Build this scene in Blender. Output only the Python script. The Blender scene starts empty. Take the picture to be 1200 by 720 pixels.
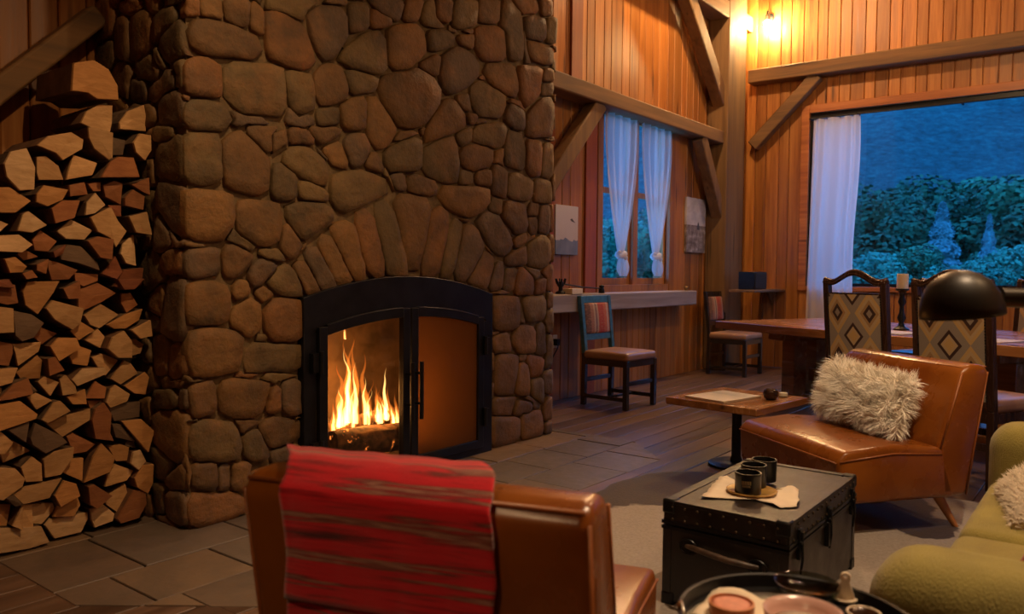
import bpy, bmesh, math, random
import numpy as np
from mathutils import Vector, Matrix, noise
C = bpy.context.scene
COL = C.collection
rng = random.Random(11)
PI = math.pi

# ------------------------------------------------------------------ camera
EYE = Vector((0, 0, 1.2))
YAW, PITCH, ROLL = math.atan2(717, 933.0), math.radians(2.5), math.radians(0.5)
_f = Vector((math.cos(YAW)*math.cos(PITCH), math.sin(YAW)*math.cos(PITCH), -math.sin(PITCH)))
_r = Vector((math.sin(YAW), -math.cos(YAW), 0))
_u = _r.cross(_f)
_r, _u = math.cos(ROLL)*_r + math.sin(ROLL)*_u, -math.sin(ROLL)*_r + math.cos(ROLL)*_u
cd = bpy.data.cameras.new('camera')
cam = bpy.data.objects.new('camera', cd)
COL.objects.link(cam)
cam.matrix_world = Matrix(((_r.x, _u.x, -_f.x, 0), (_r.y, _u.y, -_f.y, 0), (_r.z, _u.z, -_f.z, 1.2), (0, 0, 0, 1)))
cd.sensor_width = 36
cd.lens = 933/1200*36
cd.clip_start = 0.05
cd.clip_end = 2000
cd.dof.use_dof = True
cd.dof.focus_distance = 4.8
cd.dof.aperture_fstop = 3.2
C.camera = cam

# ------------------------------------------------------------------ dusk sky
w = bpy.data.worlds.new('dusk_sky')
C.world = w
w.use_nodes = True
wt = w.node_tree
wb = wt.nodes['Background']
tc = wt.nodes.new('ShaderNodeTexCoord')
sx = wt.nodes.new('ShaderNodeSeparateXYZ')
rp = wt.nodes.new('ShaderNodeValToRGB')
wt.links.new(tc.outputs['Generated'], sx.inputs[0])
wt.links.new(sx.outputs['Z'], rp.inputs[0])
rp.color_ramp.elements[0].position = 0.0
rp.color_ramp.elements[0].color = (0.05, 0.36, 0.92, 1)
rp.color_ramp.elements[1].position = 0.8
rp.color_ramp.elements[1].color = (0.025, 0.19, 0.66, 1)
wt.links.new(rp.outputs[0], wb.inputs[0])
wb.inputs[1].default_value = 5.0

# ------------------------------------------------------------------ exposure
C.view_settings.view_transform = 'Standard'
C.view_settings.look = 'None'
C.view_settings.exposure = 0.0
C.view_settings.gamma = 1.0
C.view_settings.use_curve_mapping = False
C.cycles.max_bounces = 8
C.cycles.diffuse_bounces = 3
C.cycles.transparent_max_bounces = 12
C.cycles.sample_clamp_indirect = 6.0
C.cycles.volume_step_rate = 1.0

# ------------------------------------------------------------------ unseen room lamps, added fill lights and the fire's light
def lamp(name, loc, power, color, radius=0.06, spot=None, aim=None, blend=0.6):
    d = bpy.data.lights.new(name, 'SPOT' if spot else 'POINT')
    d.energy = power
    d.color = color
    d.shadow_soft_size = radius
    if spot:
        d.spot_size = math.radians(spot)
        d.spot_blend = blend
    o = bpy.data.objects.new(name, d)
    COL.objects.link(o)
    o.location = loc
    if aim:
        o.rotation_euler = (Vector(aim)-Vector(loc)).to_track_quat('-Z', 'Y').to_euler()
    return o
WARM = (1.0, 0.62, 0.31)
lamp('living_fill', (3.2, -1.2, 3.8), 95, WARM, 0.10)  # added warm ambient fill near the ceiling, no fixture
lamp('seating_spotlight', (2.5, -0.1, 4.2), 430, (1.0, 0.70, 0.43), 0.05, 62, (2.7, 0.75, 0.3))
lamp('near_chair_fill', (-1.6, 0.1, 3.2), 110, WARM, 0.08, 34, (1.0, 1.05, 0.45), 0.9)  # added spot that brightens the near chair's back and throw
lamp('dining_chair_fill', (1.2, 0.9, 4.4), 420, (1.0, 0.68, 0.40), 0.05, 28, (5.3, 0.9, 0.85), 0.8)  # added narrow spot, brightens the diamond-patterned chairs and spares the stones
lamp('hearth_fill', (1.5, 0.9, 4.4), 260, WARM, 0.06, 62, (2.1, 3.55, 0.35), 1.0)  # added spot that brightens the lower woodpile and hearth
lamp('gable_lamp', (7.9, 3.35, 5.05), 250, WARM, 0.05)
lamp('dining_fill', (7.2, 1.0, 3.9), 110, WARM, 0.10)  # added warm fill above the dining table, no fixture
lamp('fire_glow', (3.25, 3.66, 0.42), 17, (1.0, 0.42, 0.10), 0.10)

# ------------------------------------------------------------------ helpers
def setp(o, label=None, cat=None, group=None, kind=None):
    if label: o['label'] = label
    if cat: o['category'] = cat
    if group: o['group'] = group
    if kind: o['kind'] = kind
    return o

def thing(name, loc=(0, 0, 0), rz=0.0, label=None, cat=None, group=None, kind=None):
    o = bpy.data.objects.new(name, None)
    o.empty_display_size = 0.1
    COL.objects.link(o)
    o.location = loc
    o.rotation_euler = (0, 0, rz)
    return setp(o, label, cat, group, kind)

class MB:
    """collects faces, then links them as one mesh object"""
    def __init__(s):
        s.v, s.f, s.mi, s.uv = [], [], [], {}
    def add(s, vs, fs, m=0):
        b = len(s.v)
        s.v += [tuple(v) for v in vs]
        s.f += [tuple(i+b for i in f) for f in fs]
        s.mi += [m]*len(fs)
        return b
    def box(s, x0, x1, y0, y1, z0, z1, m=0, mat=None):
        vs = [Vector((x, y, z)) for z in (z0, z1) for y in (y0, y1) for x in (x0, x1)]
        if mat is not None: vs = [mat @ v for v in vs]
        s.add(vs, [(0, 2, 3, 1), (4, 5, 7, 6), (0, 1, 5, 4), (2, 6, 7, 3), (0, 4, 6, 2), (1, 3, 7, 5)], m)
        return s
    def extr(s, poly, vec, m=0, mat=None):
        """closed polygon (3-D points) swept along vec"""
        vec = Vector(vec)
        a = [Vector(p) for p in poly]
        n = len(a)
        nor = Vector((0, 0, 0))
        for i in range(n): nor += a[i].cross(a[(i+1) % n])
        if nor.dot(vec) > 0: a = a[::-1]
        b = [p+vec for p in a]
        vs = a+b
        if mat is not None: vs = [mat @ v for v in vs]
        fs = [tuple(range(n)), tuple(range(2*n-1, n-1, -1))]
        for i in range(n):
            j = (i+1) % n
            fs.append((j, i, n+i, n+j))
        s.add(vs, fs, m)
        return s
    def tube(s, pts, r, n=8, m=0, closed=False, cap=True):
        pts = [Vector(p) for p in pts]
        k = len(pts)
        rr = r if isinstance(r, (list, tuple)) else [r]*k
        rings = []
        up = None
        for i in range(k):
            if closed: t = pts[(i+1) % k]-pts[i-1]
            else: t = pts[min(i+1, k-1)]-pts[max(i-1, 0)]
            t.normalize()
            if up is None:
                up = Vector((0, 0, 1)) if abs(t.z) < 0.9 else Vector((1, 0, 0))
            a = t.cross(up)
            if a.length < 1e-5: a = t.orthogonal()
            a.normalize()
            b = a.cross(t).normalized()
            up = b
            rings.append([pts[i]+(a*math.cos(2*PI*q/n)+b*math.sin(2*PI*q/n))*rr[i] for q in range(n)])
        vs = [v for R in rings for v in R]
        fs = []
        for i in range(k if closed else k-1):
            j = (i+1) % k
            for q in range(n):
                p = (q+1) % n
                fs.append((i*n+q, j*n+q, j*n+p, i*n+p))
        if cap and not closed:
            fs.append(tuple(range(n)))
            fs.append(tuple(range(k*n-1, (k-1)*n-1, -1)))
        s.add(vs, fs, m)
        return s
    def lathe(s, prof, cx=0, cy=0, n=24, m=0, mat=None):
        vs, fs = [], []
        k = len(prof)
        for r, z in prof:
            for q in range(n):
                a = 2*PI*q/n
                vs.append(Vector((cx+r*math.cos(a), cy+r*math.sin(a), z)))
        if mat is not None: vs = [mat @ v for v in vs]
        for i in range(k-1):
            for q in range(n):
                p = (q+1) % n
                fs.append((i*n+q, i*n+p, (i+1)*n+p, (i+1)*n+q))
        if prof[0][0] > 1e-4: fs.append(tuple(range(n-1, -1, -1)))
        if prof[-1][0] > 1e-4: fs.append(tuple(range((k-1)*n, k*n)))
        s.add(vs, fs, m)
        return s
    def grid(s, fn, nu, nv, m=0):
        """fn(u,v) -> point, u and v from 0 to 1; keeps uv"""
        b = len(s.v)
        for j in range(nv+1):
            for i in range(nu+1):
                s.uv[len(s.v)] = (i/nu, j/nv)
                s.v.append(tuple(fn(i/nu, j/nv)))
        for j in range(nv):
            for i in range(nu):
                a = b+j*(nu+1)+i
                s.f.append((a, a+1, a+nu+2, a+nu+1))
                s.mi.append(m)
        return s
    def mesh(s, name, mats, smooth=False, angle=None):
        me = bpy.data.meshes.new(name)
        me.from_pydata(s.v, [], s.f)
        mats = mats if isinstance(mats, (list, tuple)) else [mats]
        for q in mats: me.materials.append(q)
        if len(mats) > 1: me.polygons.foreach_set('material_index', s.mi)
        if smooth: me.polygons.foreach_set('use_smooth', [True]*len(me.polygons))
        if s.uv:
            l = me.uv_layers.new(name='UVMap')
            for lp in me.loops: l.data[lp.index].uv = s.uv.get(lp.vertex_index, (0, 0))
        me.update()
        if smooth and angle: me.set_sharp_from_angle(angle=math.radians(angle))
        return me
    def build(s, name, mats, parent=None, smooth=False, angle=None, bevel=0, solid=0):
        o = bpy.data.objects.new(name, s.mesh(name, mats, smooth or bevel > 0, angle if angle else (35 if bevel else None)))
        COL.objects.link(o)
        if parent is not None: o.parent = parent
        if solid:
            md = o.modifiers.new('solid', 'SOLIDIFY'); md.thickness = solid; md.offset = 0
        if bevel:
            md = o.modifiers.new('bevel', 'BEVEL'); md.width = bevel; md.segments = 2; md.limit_method = 'ANGLE'
            md.harden_normals = False
        return o

def link(name, me, parent=None, loc=None, rot=None):
    o = bpy.data.objects.new(name, me)
    COL.objects.link(o)
    if parent is not None: o.parent = parent
    if loc is not None: o.location = loc
    if rot is not None: o.rotation_euler = rot
    return o

def copy_tree(o, parent=None):
    c = o.copy()
    COL.objects.link(c)
    if parent is not None: c.parent = parent
    for ch in list(o.children): copy_tree(ch, c)
    return c

def rbox_bm(sx, sy, sz, r, seg=4, sub=3):
    """box with rounded edges; sub = extra cuts across each flat"""
    def line(s):
        hf = s/2
        rr = min(r, hf*0.999)
        e = [hf-rr*(1-math.sin(PI/2*i/seg)) for i in range(seg+1)]
        e = [-q for q in e[::-1]]+[-(hf-rr)+2*(hf-rr)*i/(sub+1) for i in range(1, sub+1)]+e
        return e
    X, Y, Z = line(sx), line(sy), line(sz)
    bm = bmesh.new()
    H = Vector((sx/2, sy/2, sz/2))
    cache = {}
    def vert(p):
        inn = Vector([max(-max(H[k]-r, 0), min(max(H[k]-r, 0), p[k])) for k in range(3)])
        d = Vector(p)-inn
        rr = min(r, H.x, H.y, H.z)
        if d.length > 1e-9: d = d.normalized()*rr
        q = inn+d
        k = tuple(round(c, 5) for c in q)
        if k not in cache: cache[k] = bm.verts.new(q)
        return cache[k]
    for ax, (A, B) in ((0, (Y, Z)), (1, (Z, X)), (2, (X, Y))):
        for sg in (-1, 1):
            for i in range(len(A)-1):
                for j in range(len(B)-1):
                    vs = []
                    for a, b in ((A[i], B[j]), (A[i+1], B[j]), (A[i+1], B[j+1]), (A[i], B[j+1])):
                        p = [0, 0, 0]
                        p[ax] = sg*H[ax]; p[(ax+1) % 3] = a; p[(ax+2) % 3] = b
                        v = vert(p)
                        if v not in vs: vs.append(v)
                    if len(vs) < 3: continue
                    if sg < 0: vs = vs[::-1]
                    try: bm.faces.new(vs)
                    except ValueError: pass
    return bm

def bm_obj(name, bm, mat, parent=None, smooth=True, fn=None, loc=None, rot=None):
    if fn:
        for v in bm.verts: v.co = Vector(fn(v.co))
    me = bpy.data.meshes.new(name)
    bm.to_mesh(me)
    bm.free()
    me.materials.append(mat)
    if smooth: me.polygons.foreach_set('use_smooth', [True]*len(me.polygons))
    me.update()
    return link(name, me, parent, loc, rot)

# ------------------------------------------------------------------ materials
class G:
    def __init__(s, name):
        s.m = bpy.data.materials.new(name)
        s.m.use_nodes = True
        s.t = s.m.node_tree
        s.b = s.t.nodes['Principled BSDF']
        s.o = s.t.nodes['Material Output']
    def put(s, sock, v):
        if isinstance(v, bpy.types.NodeSocket): s.t.links.new(v, sock)
        elif isinstance(v, (tuple, list)) and len(v) == 3 and sock.type == 'RGBA': sock.default_value = (*v, 1)
        else: sock.default_value = v
    def n(s, typ, ins=None, **pr):
        nd = s.t.nodes.new('ShaderNode'+typ)
        for k, v in pr.items(): setattr(nd, k, v)
        for k, v in (ins or {}).items(): s.put(nd.inputs[k], v)
        return nd
    def ma(s, op, a, b=None, c=None):
        nd = s.n('Math', operation=op)
        s.put(nd.inputs[0], a)
        if b is not None: s.put(nd.inputs[1], b)
        if c is not None: s.put(nd.inputs[2], c)
        return nd.outputs[0]
    def pos(s): return s.n('NewGeometry').outputs['Position']
    def obj(s): return s.n('TexCoord').outputs['Object']
    def gen(s): return s.n('TexCoord').outputs['Generated']
    def uv(s): return s.n('TexCoord').outputs['UV']
    def rnd(s): return s.n('ObjectInfo').outputs['Random']
    def scale(s, v, sc, off=None):
        nd = s.n('VectorMath', {0: v, 1: sc}, operation='MULTIPLY')
        r = nd.outputs[0]
        if off is not None:
            cmb = s.n('CombineXYZ', {0: off, 1: off, 2: off})
            r = s.n('VectorMath', {0: r, 1: cmb.outputs[0]}, operation='ADD').outputs[0]
        return r
    def noise(s, v, sc=1, det=3, rough=0.55, dist=0.0):
        return s.n('TexNoise', {'Vector': v, 'Scale': sc, 'Detail': det, 'Roughness': rough, 'Distortion': dist}).outputs[0]
    def ramp(s, fac, stops, interp='LINEAR'):
        nd = s.n('ValToRGB')
        cr = nd.color_ramp
        cr.interpolation = interp
        while len(cr.elements) < len(stops): cr.elements.new(0.5)
        for e, (p, c) in zip(cr.elements, stops):
            e.position = p
            e.color = (*c, 1) if len(c) == 3 else c
        s.put(nd.inputs[0], fac)
        return nd.outputs[0]
    def mix(s, f, a, b, mode='MIX'):
        nd = s.n('Mix', data_type='RGBA', blend_type=mode)
        s.put(nd.inputs[0], f); s.put(nd.inputs[6], a); s.put(nd.inputs[7], b)
        return nd.outputs[2]
    def mr(s, v, a, b, c, d):
        return s.n('MapRange', {0: v, 1: a, 2: b, 3: c, 4: d}).outputs[0]
    def bump(s, h, st=0.3, dist=0.01):
        s.put(s.b.inputs['Normal'], s.n('Bump', {'Height': h, 'Strength': st, 'Distance': dist}).outputs[0])
    def fin(s, color=None, rough=None, metal=None, **kw):
        if color is not None: s.put(s.b.inputs['Base Color'], color)
        if rough is not None: s.put(s.b.inputs['Roughness'], rough)
        if metal is not None: s.put(s.b.inputs['Metallic'], metal)
        for k, v in kw.items(): s.put(s.b.inputs[k.replace('_', ' ')], v)
        return s.m

def plain(name, color, rough=0.5, metal=0.0, var=0.12, bump=0.0, sc=20, **kw):
    g = G(name)
    nz = g.noise(g.obj(), sc, 3)
    dark = tuple(c*(1-var) for c in color)
    lite = tuple(min(1, c*(1+var)) for c in color)
    if bump: g.bump(nz, bump, 0.004)
    return g.fin(g.ramp(nz, [(0.3, dark), (0.7, lite)]), rough, metal, **kw)

def wood(name, c0, c1, c2, axis='z', rough=0.45, coord='pos', knots=True, grain=28, long=1.4, var=0.35, bump=0.15):
    g = G(name)
    v = g.pos() if coord == 'pos' else g.obj()
    sc = {'x': (long, grain, grain), 'y': (grain, long, grain), 'z': (grain, grain, long)}[axis]
    r = g.rnd()
    off = g.ma('MULTIPLY', r, 37.0)
    vv = g.scale(v, sc, off)
    n1 = g.noise(vv, 1.0, 4, 0.6, 0.6)
    n2 = g.noise(g.scale(v, tuple(q*0.25 for q in sc), off), 1.0, 2)
    f = g.ma('ADD', g.ma('MULTIPLY', n1, 0.6), g.ma('MULTIPLY', n2, 0.4))
    col = g.ramp(f, [(0.30, c0), (0.5, c1), (0.68, c2)])
    if knots:
        ks = tuple(0.55*q if q < grain else 7.0 for q in sc)
        kv = g.n('TexVoronoi', {'Vector': g.scale(v, ks, off), 'Scale': 1.0}).outputs[0]
        km = g.mr(kv, 0.06, 0.16, 1.0, 0.0)
        col = g.mix(g.ma('MULTIPLY', km, 0.75), col, tuple(q*0.25 for q in c0))
    hv = g.n('HueSaturation', {'Color': col, 'Value': g.mr(r, 0, 1, 1-var, 1+var)}).outputs[0]
    g.bump(n1, bump, 0.004)
    return g.fin(hv, g.mr(n1, 0.3, 0.7, rough-0.06, rough+0.08))
MAT = {}
def stone_mat():
    g = G('fieldstone')
    r = g.rnd()
    p = g.pos()
    base = g.ramp(r, [(0.0, (0.21, 0.12, 0.045)), (0.2, (0.27, 0.15, 0.048)), (0.38, (0.17, 0.12, 0.052)), (0.5, (0.29, 0.14, 0.045)),
                      (0.62, (0.23, 0.16, 0.065)), (0.75, (0.31, 0.175, 0.058)), (0.87, (0.18, 0.125, 0.075)), (1.0, (0.25, 0.14, 0.05))], 'CONSTANT')
    off = g.ma('MULTIPLY', r, 50.0)
    big = g.noise(g.scale(p, (4, 4, 4), off), 1.0, 4, 0.6)
    col = g.mix(g.mr(big, 0.42, 0.72, 0, 0.8), base, (0.085, 0.062, 0.035))
    col = g.mix(g.mr(g.noise(g.scale(p, (5, 5, 5), g.ma('ADD', off, 9.0)), 1.0, 3), 0.52, 0.72, 0, 0.6), col, (0.33, 0.17, 0.06))
    fine = g.noise(p, 40, 5, 0.65)
    col = g.mix(0.35, col, g.ramp(fine, [(0.3, (0.05, 0.035, 0.02)), (0.7, (0.42, 0.26, 0.14))]), 'OVERLAY')
    h = g.ma('ADD', g.ma('MULTIPLY', g.noise(p, 14, 4, 0.6), 0.8), g.ma('MULTIPLY', fine, 0.35))
    g.bump(h, 0.7, 0.02)
    return g.fin(col, 0.72)
MAT['stone'] = stone_mat()
MAT['mortar'] = plain('mortar', (0.17, 0.115, 0.055), 0.9, var=0.35, bump=0.6, sc=30)
def slate_mat():
    g = G('slate')
    r = g.rnd(); p = g.pos()
    off = g.ma('MULTIPLY', r, 40.0)
    base = g.ramp(r, [(0, (0.15, 0.105, 0.075)), (0.25, (0.19, 0.13, 0.085)), (0.45, (0.135, 0.105, 0.085)), (0.6, (0.22, 0.14, 0.08)), (0.8, (0.155, 0.12, 0.095)), (1, (0.18, 0.12, 0.08))], 'CONSTANT')
    n1 = g.noise(g.scale(p, (3, 3, 3), off), 1, 5, 0.6, 0.5)
    col = g.mix(g.mr(n1, 0.42, 0.7, 0, 0.7), base, (0.095, 0.075, 0.06))
    n2 = g.noise(p, 16, 5, 0.6)
    g.bump(n2, 0.35, 0.008)
    return g.fin(col, g.mr(n2, 0.3, 0.7, 0.38, 0.55))
MAT['slate'] = slate_mat()
MAT['grout'] = plain('grout', (0.05, 0.04, 0.03), 0.9, var=0.2)
MAT['pine'] = wood('pine_plank', (0.20, 0.06, 0.012), (0.37, 0.14, 0.028), (0.50, 0.215, 0.05), 'z', 0.42, var=0.28)
MAT['pine_x'] = wood('pine_board_across', (0.22, 0.065, 0.016), (0.38, 0.13, 0.035), (0.48, 0.19, 0.055), 'x', 0.45, var=0.15)
MAT['pine_y'] = wood('pine_board_right', (0.20, 0.06, 0.016), (0.36, 0.12, 0.03), (0.46, 0.18, 0.05), 'y', 0.45, var=0.15)
MAT['trim_red'] = wood('red_stained_board', (0.16, 0.035, 0.010), (0.26, 0.06, 0.014), (0.33, 0.085, 0.02), 'z', 0.45, var=0.1)
MAT['timber_z'] = wood('timber_upright', (0.09, 0.045, 0.016), (0.18, 0.098, 0.036), (0.26, 0.145, 0.055), 'z', 0.7, long=0.9, grain=16, var=0.1, bump=0.4)
MAT['timber_x'] = wood('timber_beam', (0.09, 0.045, 0.016), (0.18, 0.095, 0.034), (0.26, 0.14, 0.055), 'x', 0.7, long=0.9, grain=16, var=0.1, bump=0.4)
MAT['timber_y'] = wood('timber_beam_right', (0.09, 0.045, 0.016), (0.18, 0.095, 0.034), (0.26, 0.14, 0.055), 'y', 0.7, long=0.9, grain=16, var=0.1, bump=0.4)
MAT['sillwood'] = wood('weathered_sill', (0.16, 0.12, 0.10), (0.30, 0.24, 0.20), (0.42, 0.36, 0.31), 'x', 0.6, long=0.8, grain=14, var=0.1, bump=0.4)
MAT['floorwood'] = wood('dark_floorboard', (0.055, 0.030, 0.019), (0.105, 0.06, 0.038), (0.16, 0.095, 0.062), 'x', 0.38, var=0.3, grain=22, long=0.8)
MAT['tablewood'] = wood('table_wood', (0.16, 0.055, 0.016), (0.30, 0.12, 0.035), (0.42, 0.19, 0.06), 'x', 0.22, coord='obj', grain=14, var=0.08)
MAT['darkwood'] = wood('dark_chair_wood', (0.018, 0.009, 0.006), (0.035, 0.016, 0.010), (0.06, 0.026, 0.015), 'z', 0.25, coord='obj', knots=False, var=0.1)
MAT['legwood'] = wood('oak_leg', (0.30, 0.11, 0.03), (0.42, 0.17, 0.05), (0.5, 0.22, 0.07), 'z', 0.35, coord='obj', knots=False, var=0.05)
def leather_mat(name, c0, c1, rough):
    g = G(name)
    p = g.obj()
    n1 = g.noise(p, 4, 4, 0.6)
    n2 = g.n('TexVoronoi', {'Vector': p, 'Scale': 220.0}).outputs[0]
    g.bump(g.ma('ADD', g.ma('MULTIPLY', g.noise(p, 9, 3), 1.0), g.ma('MULTIPLY', n2, 0.12)), 0.06, 0.008)
    return g.fin(g.ramp(n1, [(0.3, c0), (0.7, c1)]), g.mr(n1, 0.3, 0.7, rough-0.02, rough+0.04))
MAT['leather'] = leather_mat('cognac_leather', (0.16, 0.040, 0.005), (0.26, 0.078, 0.009), 0.27)
MAT['seatleather'] = leather_mat('tan_seat_leather', (0.30, 0.17, 0.10), (0.40, 0.23, 0.14), 0.35)
MAT['piping'] = plain('leather_piping', (0.27, 0.08, 0.018), 0.4)
MAT['steel'] = plain('blackened_steel', (0.018, 0.019, 0.024), 0.38, 0.6, var=0.3, sc=8)
MAT['iron'] = plain('black_iron', (0.012, 0.012, 0.013), 0.4, 0.5, var=0.3)
MAT['blackpaint'] = plain('black_lamp_enamel', (0.016, 0.011, 0.007), 0.42, 0.2, var=0.2)
MAT['chrome'] = plain('worn_nickel', (0.5, 0.45, 0.38), 0.3, 1.0, var=0.2)
MAT['brass'] = plain('aged_brass', (0.35, 0.20, 0.06), 0.35, 0.9, var=0.3)
MAT['firebrick'] = plain('sooty_firebrick', (0.10, 0.06, 0.035), 0.9, var=0.5, sc=6, bump=0.3)
MAT['white'] = plain('white_plastic', (0.7, 0.68, 0.62), 0.5, var=0.05)
MAT['paper'] = plain('cream_paper', (0.72, 0.60, 0.44), 0.8, var=0.06, sc=12, bump=0.1)
MAT['wax'] = plain('ivory_wax', (0.80, 0.70, 0.50), 0.5, var=0.04)
MAT['ceilingwood'] = plain('ceiling_boards', (0.26, 0.11, 0.04), 0.7, var=0.3, sc=3)
def olive():
    g = G('olive_fabric')
    p = g.obj()
    wv = g.ma('ADD', g.noise(g.scale(p, (260, 260, 20)), 1, 1), g.noise(g.scale(p, (20, 260, 260)), 1, 1))
    n = g.noise(p, 7, 3)
    g.bump(wv, 0.6, 0.004)
    return g.fin(g.ramp(n, [(0.3, (0.21, 0.165, 0.03)), (0.7, (0.30, 0.24, 0.045))]), 0.85, Sheen_Weight=0.2)
MAT['olive'] = olive()
def glass(name, tint, gloss, soot=None, soot_col=(0.2, 0.1, 0.05)):
    g = G(name)
    fr = g.ma('MULTIPLY', g.n('Fresnel', {'IOR': 1.45}).outputs[0], g.ma('SUBTRACT', 1.0, g.n('NewGeometry').outputs['Backfacing']))
    tr = g.n('BsdfTransparent', {'Color': (*tint, 1)}).outputs[0]
    gl = g.n('BsdfGlossy', {'Color': (1, 1, 1, 1), 'Roughness': gloss}).outputs[0]
    mx = g.n('MixShader', {0: fr, 1: tr, 2: gl}).outputs[0]
    if soot is not None:
        tl = g.n('BsdfTranslucent', {'Color': (*soot_col, 1)}).outputs[0]
        df = g.n('BsdfDiffuse', {'Color': (*[q*0.6 for q in soot_col], 1)}).outputs[0]
        st = g.n('MixShader', {0: 0.35, 1: tl, 2: df}).outputs[0]
        nz = g.noise(g.obj(), 3, 3)
        mx = g.n('MixShader', {0: g.mr(nz, 0.3, 0.7, soot-0.06, soot+0.06), 1: mx, 2: st}).outputs[0]
    g.t.links.new(mx, g.o.inputs['Surface'])
    return g.m
MAT['pane'] = glass('window_glass', (0.96, 0.98, 1.0), 0.02)
MAT['doorglass'] = glass('fire_glass', (0.95, 0.9, 0.82), 0.05)
MAT['sootglass'] = glass('sooty_fire_glass', (0.75, 0.6, 0.45), 0.12, 0.72, (0.24, 0.125, 0.055))
def sheer(name, col, tr):
    g = G(name)
    d = g.n('BsdfDiffuse', {'Color': (*col, 1)}).outputs[0]
    l = g.n('BsdfTranslucent', {'Color': (*col, 1)}).outputs[0]
    t = g.n('BsdfTransparent').outputs[0]
    m1 = g.n('MixShader', {0: 0.5, 1: d, 2: l}).outputs[0]
    m2 = g.n('MixShader', {0: tr, 1: m1, 2: t}).outputs[0]
    g.t.links.new(m2, g.o.inputs['Surface'])
    return g.m
MAT['sheer'] = sheer('sheer_white_cloth', (0.78, 0.74, 0.72), 0.40)
MAT['drape'] = sheer('white_curtain_cloth', (0.85, 0.83, 0.82), 0.06)
def log_end(name, c0, c1):
    g = G(name)
    p = g.pos()
    off = g.ma('MULTIPLY', g.rnd(), 30.0)
    n1 = g.noise(g.scale(p, (16, 16, 60), off), 1, 4, 0.6, 0.5)
    n2 = g.noise(g.scale(p, (5, 5, 5), off), 1, 2)
    col = g.ramp(g.ma('ADD', g.ma('MULTIPLY', n1, 0.6), g.ma('MULTIPLY', n2, 0.4)), [(0.3, c0), (0.65, c1)])
    g.bump(n1, 0.4, 0.006)
    return g.fin(g.n('HueSaturation', {'Color': col, 'Value': g.mr(g.rnd(), 0, 1, 0.8, 1.2)}).outputs[0], 0.75)
END = {'p': log_end('pale_cut_wood', (0.46, 0.27, 0.11), (0.72, 0.48, 0.25)), 'b': log_end('tan_cut_wood', (0.40, 0.21, 0.075), (0.62, 0.37, 0.16)),
       'a': log_end('amber_cut_wood', (0.36, 0.16, 0.045), (0.54, 0.27, 0.09)), 'o': log_end('orange_cut_wood', (0.24, 0.08, 0.025), (0.38, 0.15, 0.05)),
       'r': log_end('reddish_cut_wood', (0.16, 0.045, 0.018), (0.27, 0.085, 0.03)), 'd': log_end('weathered_cut_wood', (0.10, 0.06, 0.035), (0.17, 0.105, 0.06))}
MAT['splitside'] = plain('split_log_side', (0.15, 0.07, 0.03), 0.9, var=0.35, sc=12, bump=0.4)
MAT['bark'] = plain('log_bark', (0.13, 0.075, 0.04), 0.9, var=0.5, sc=30, bump=0.6)

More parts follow.
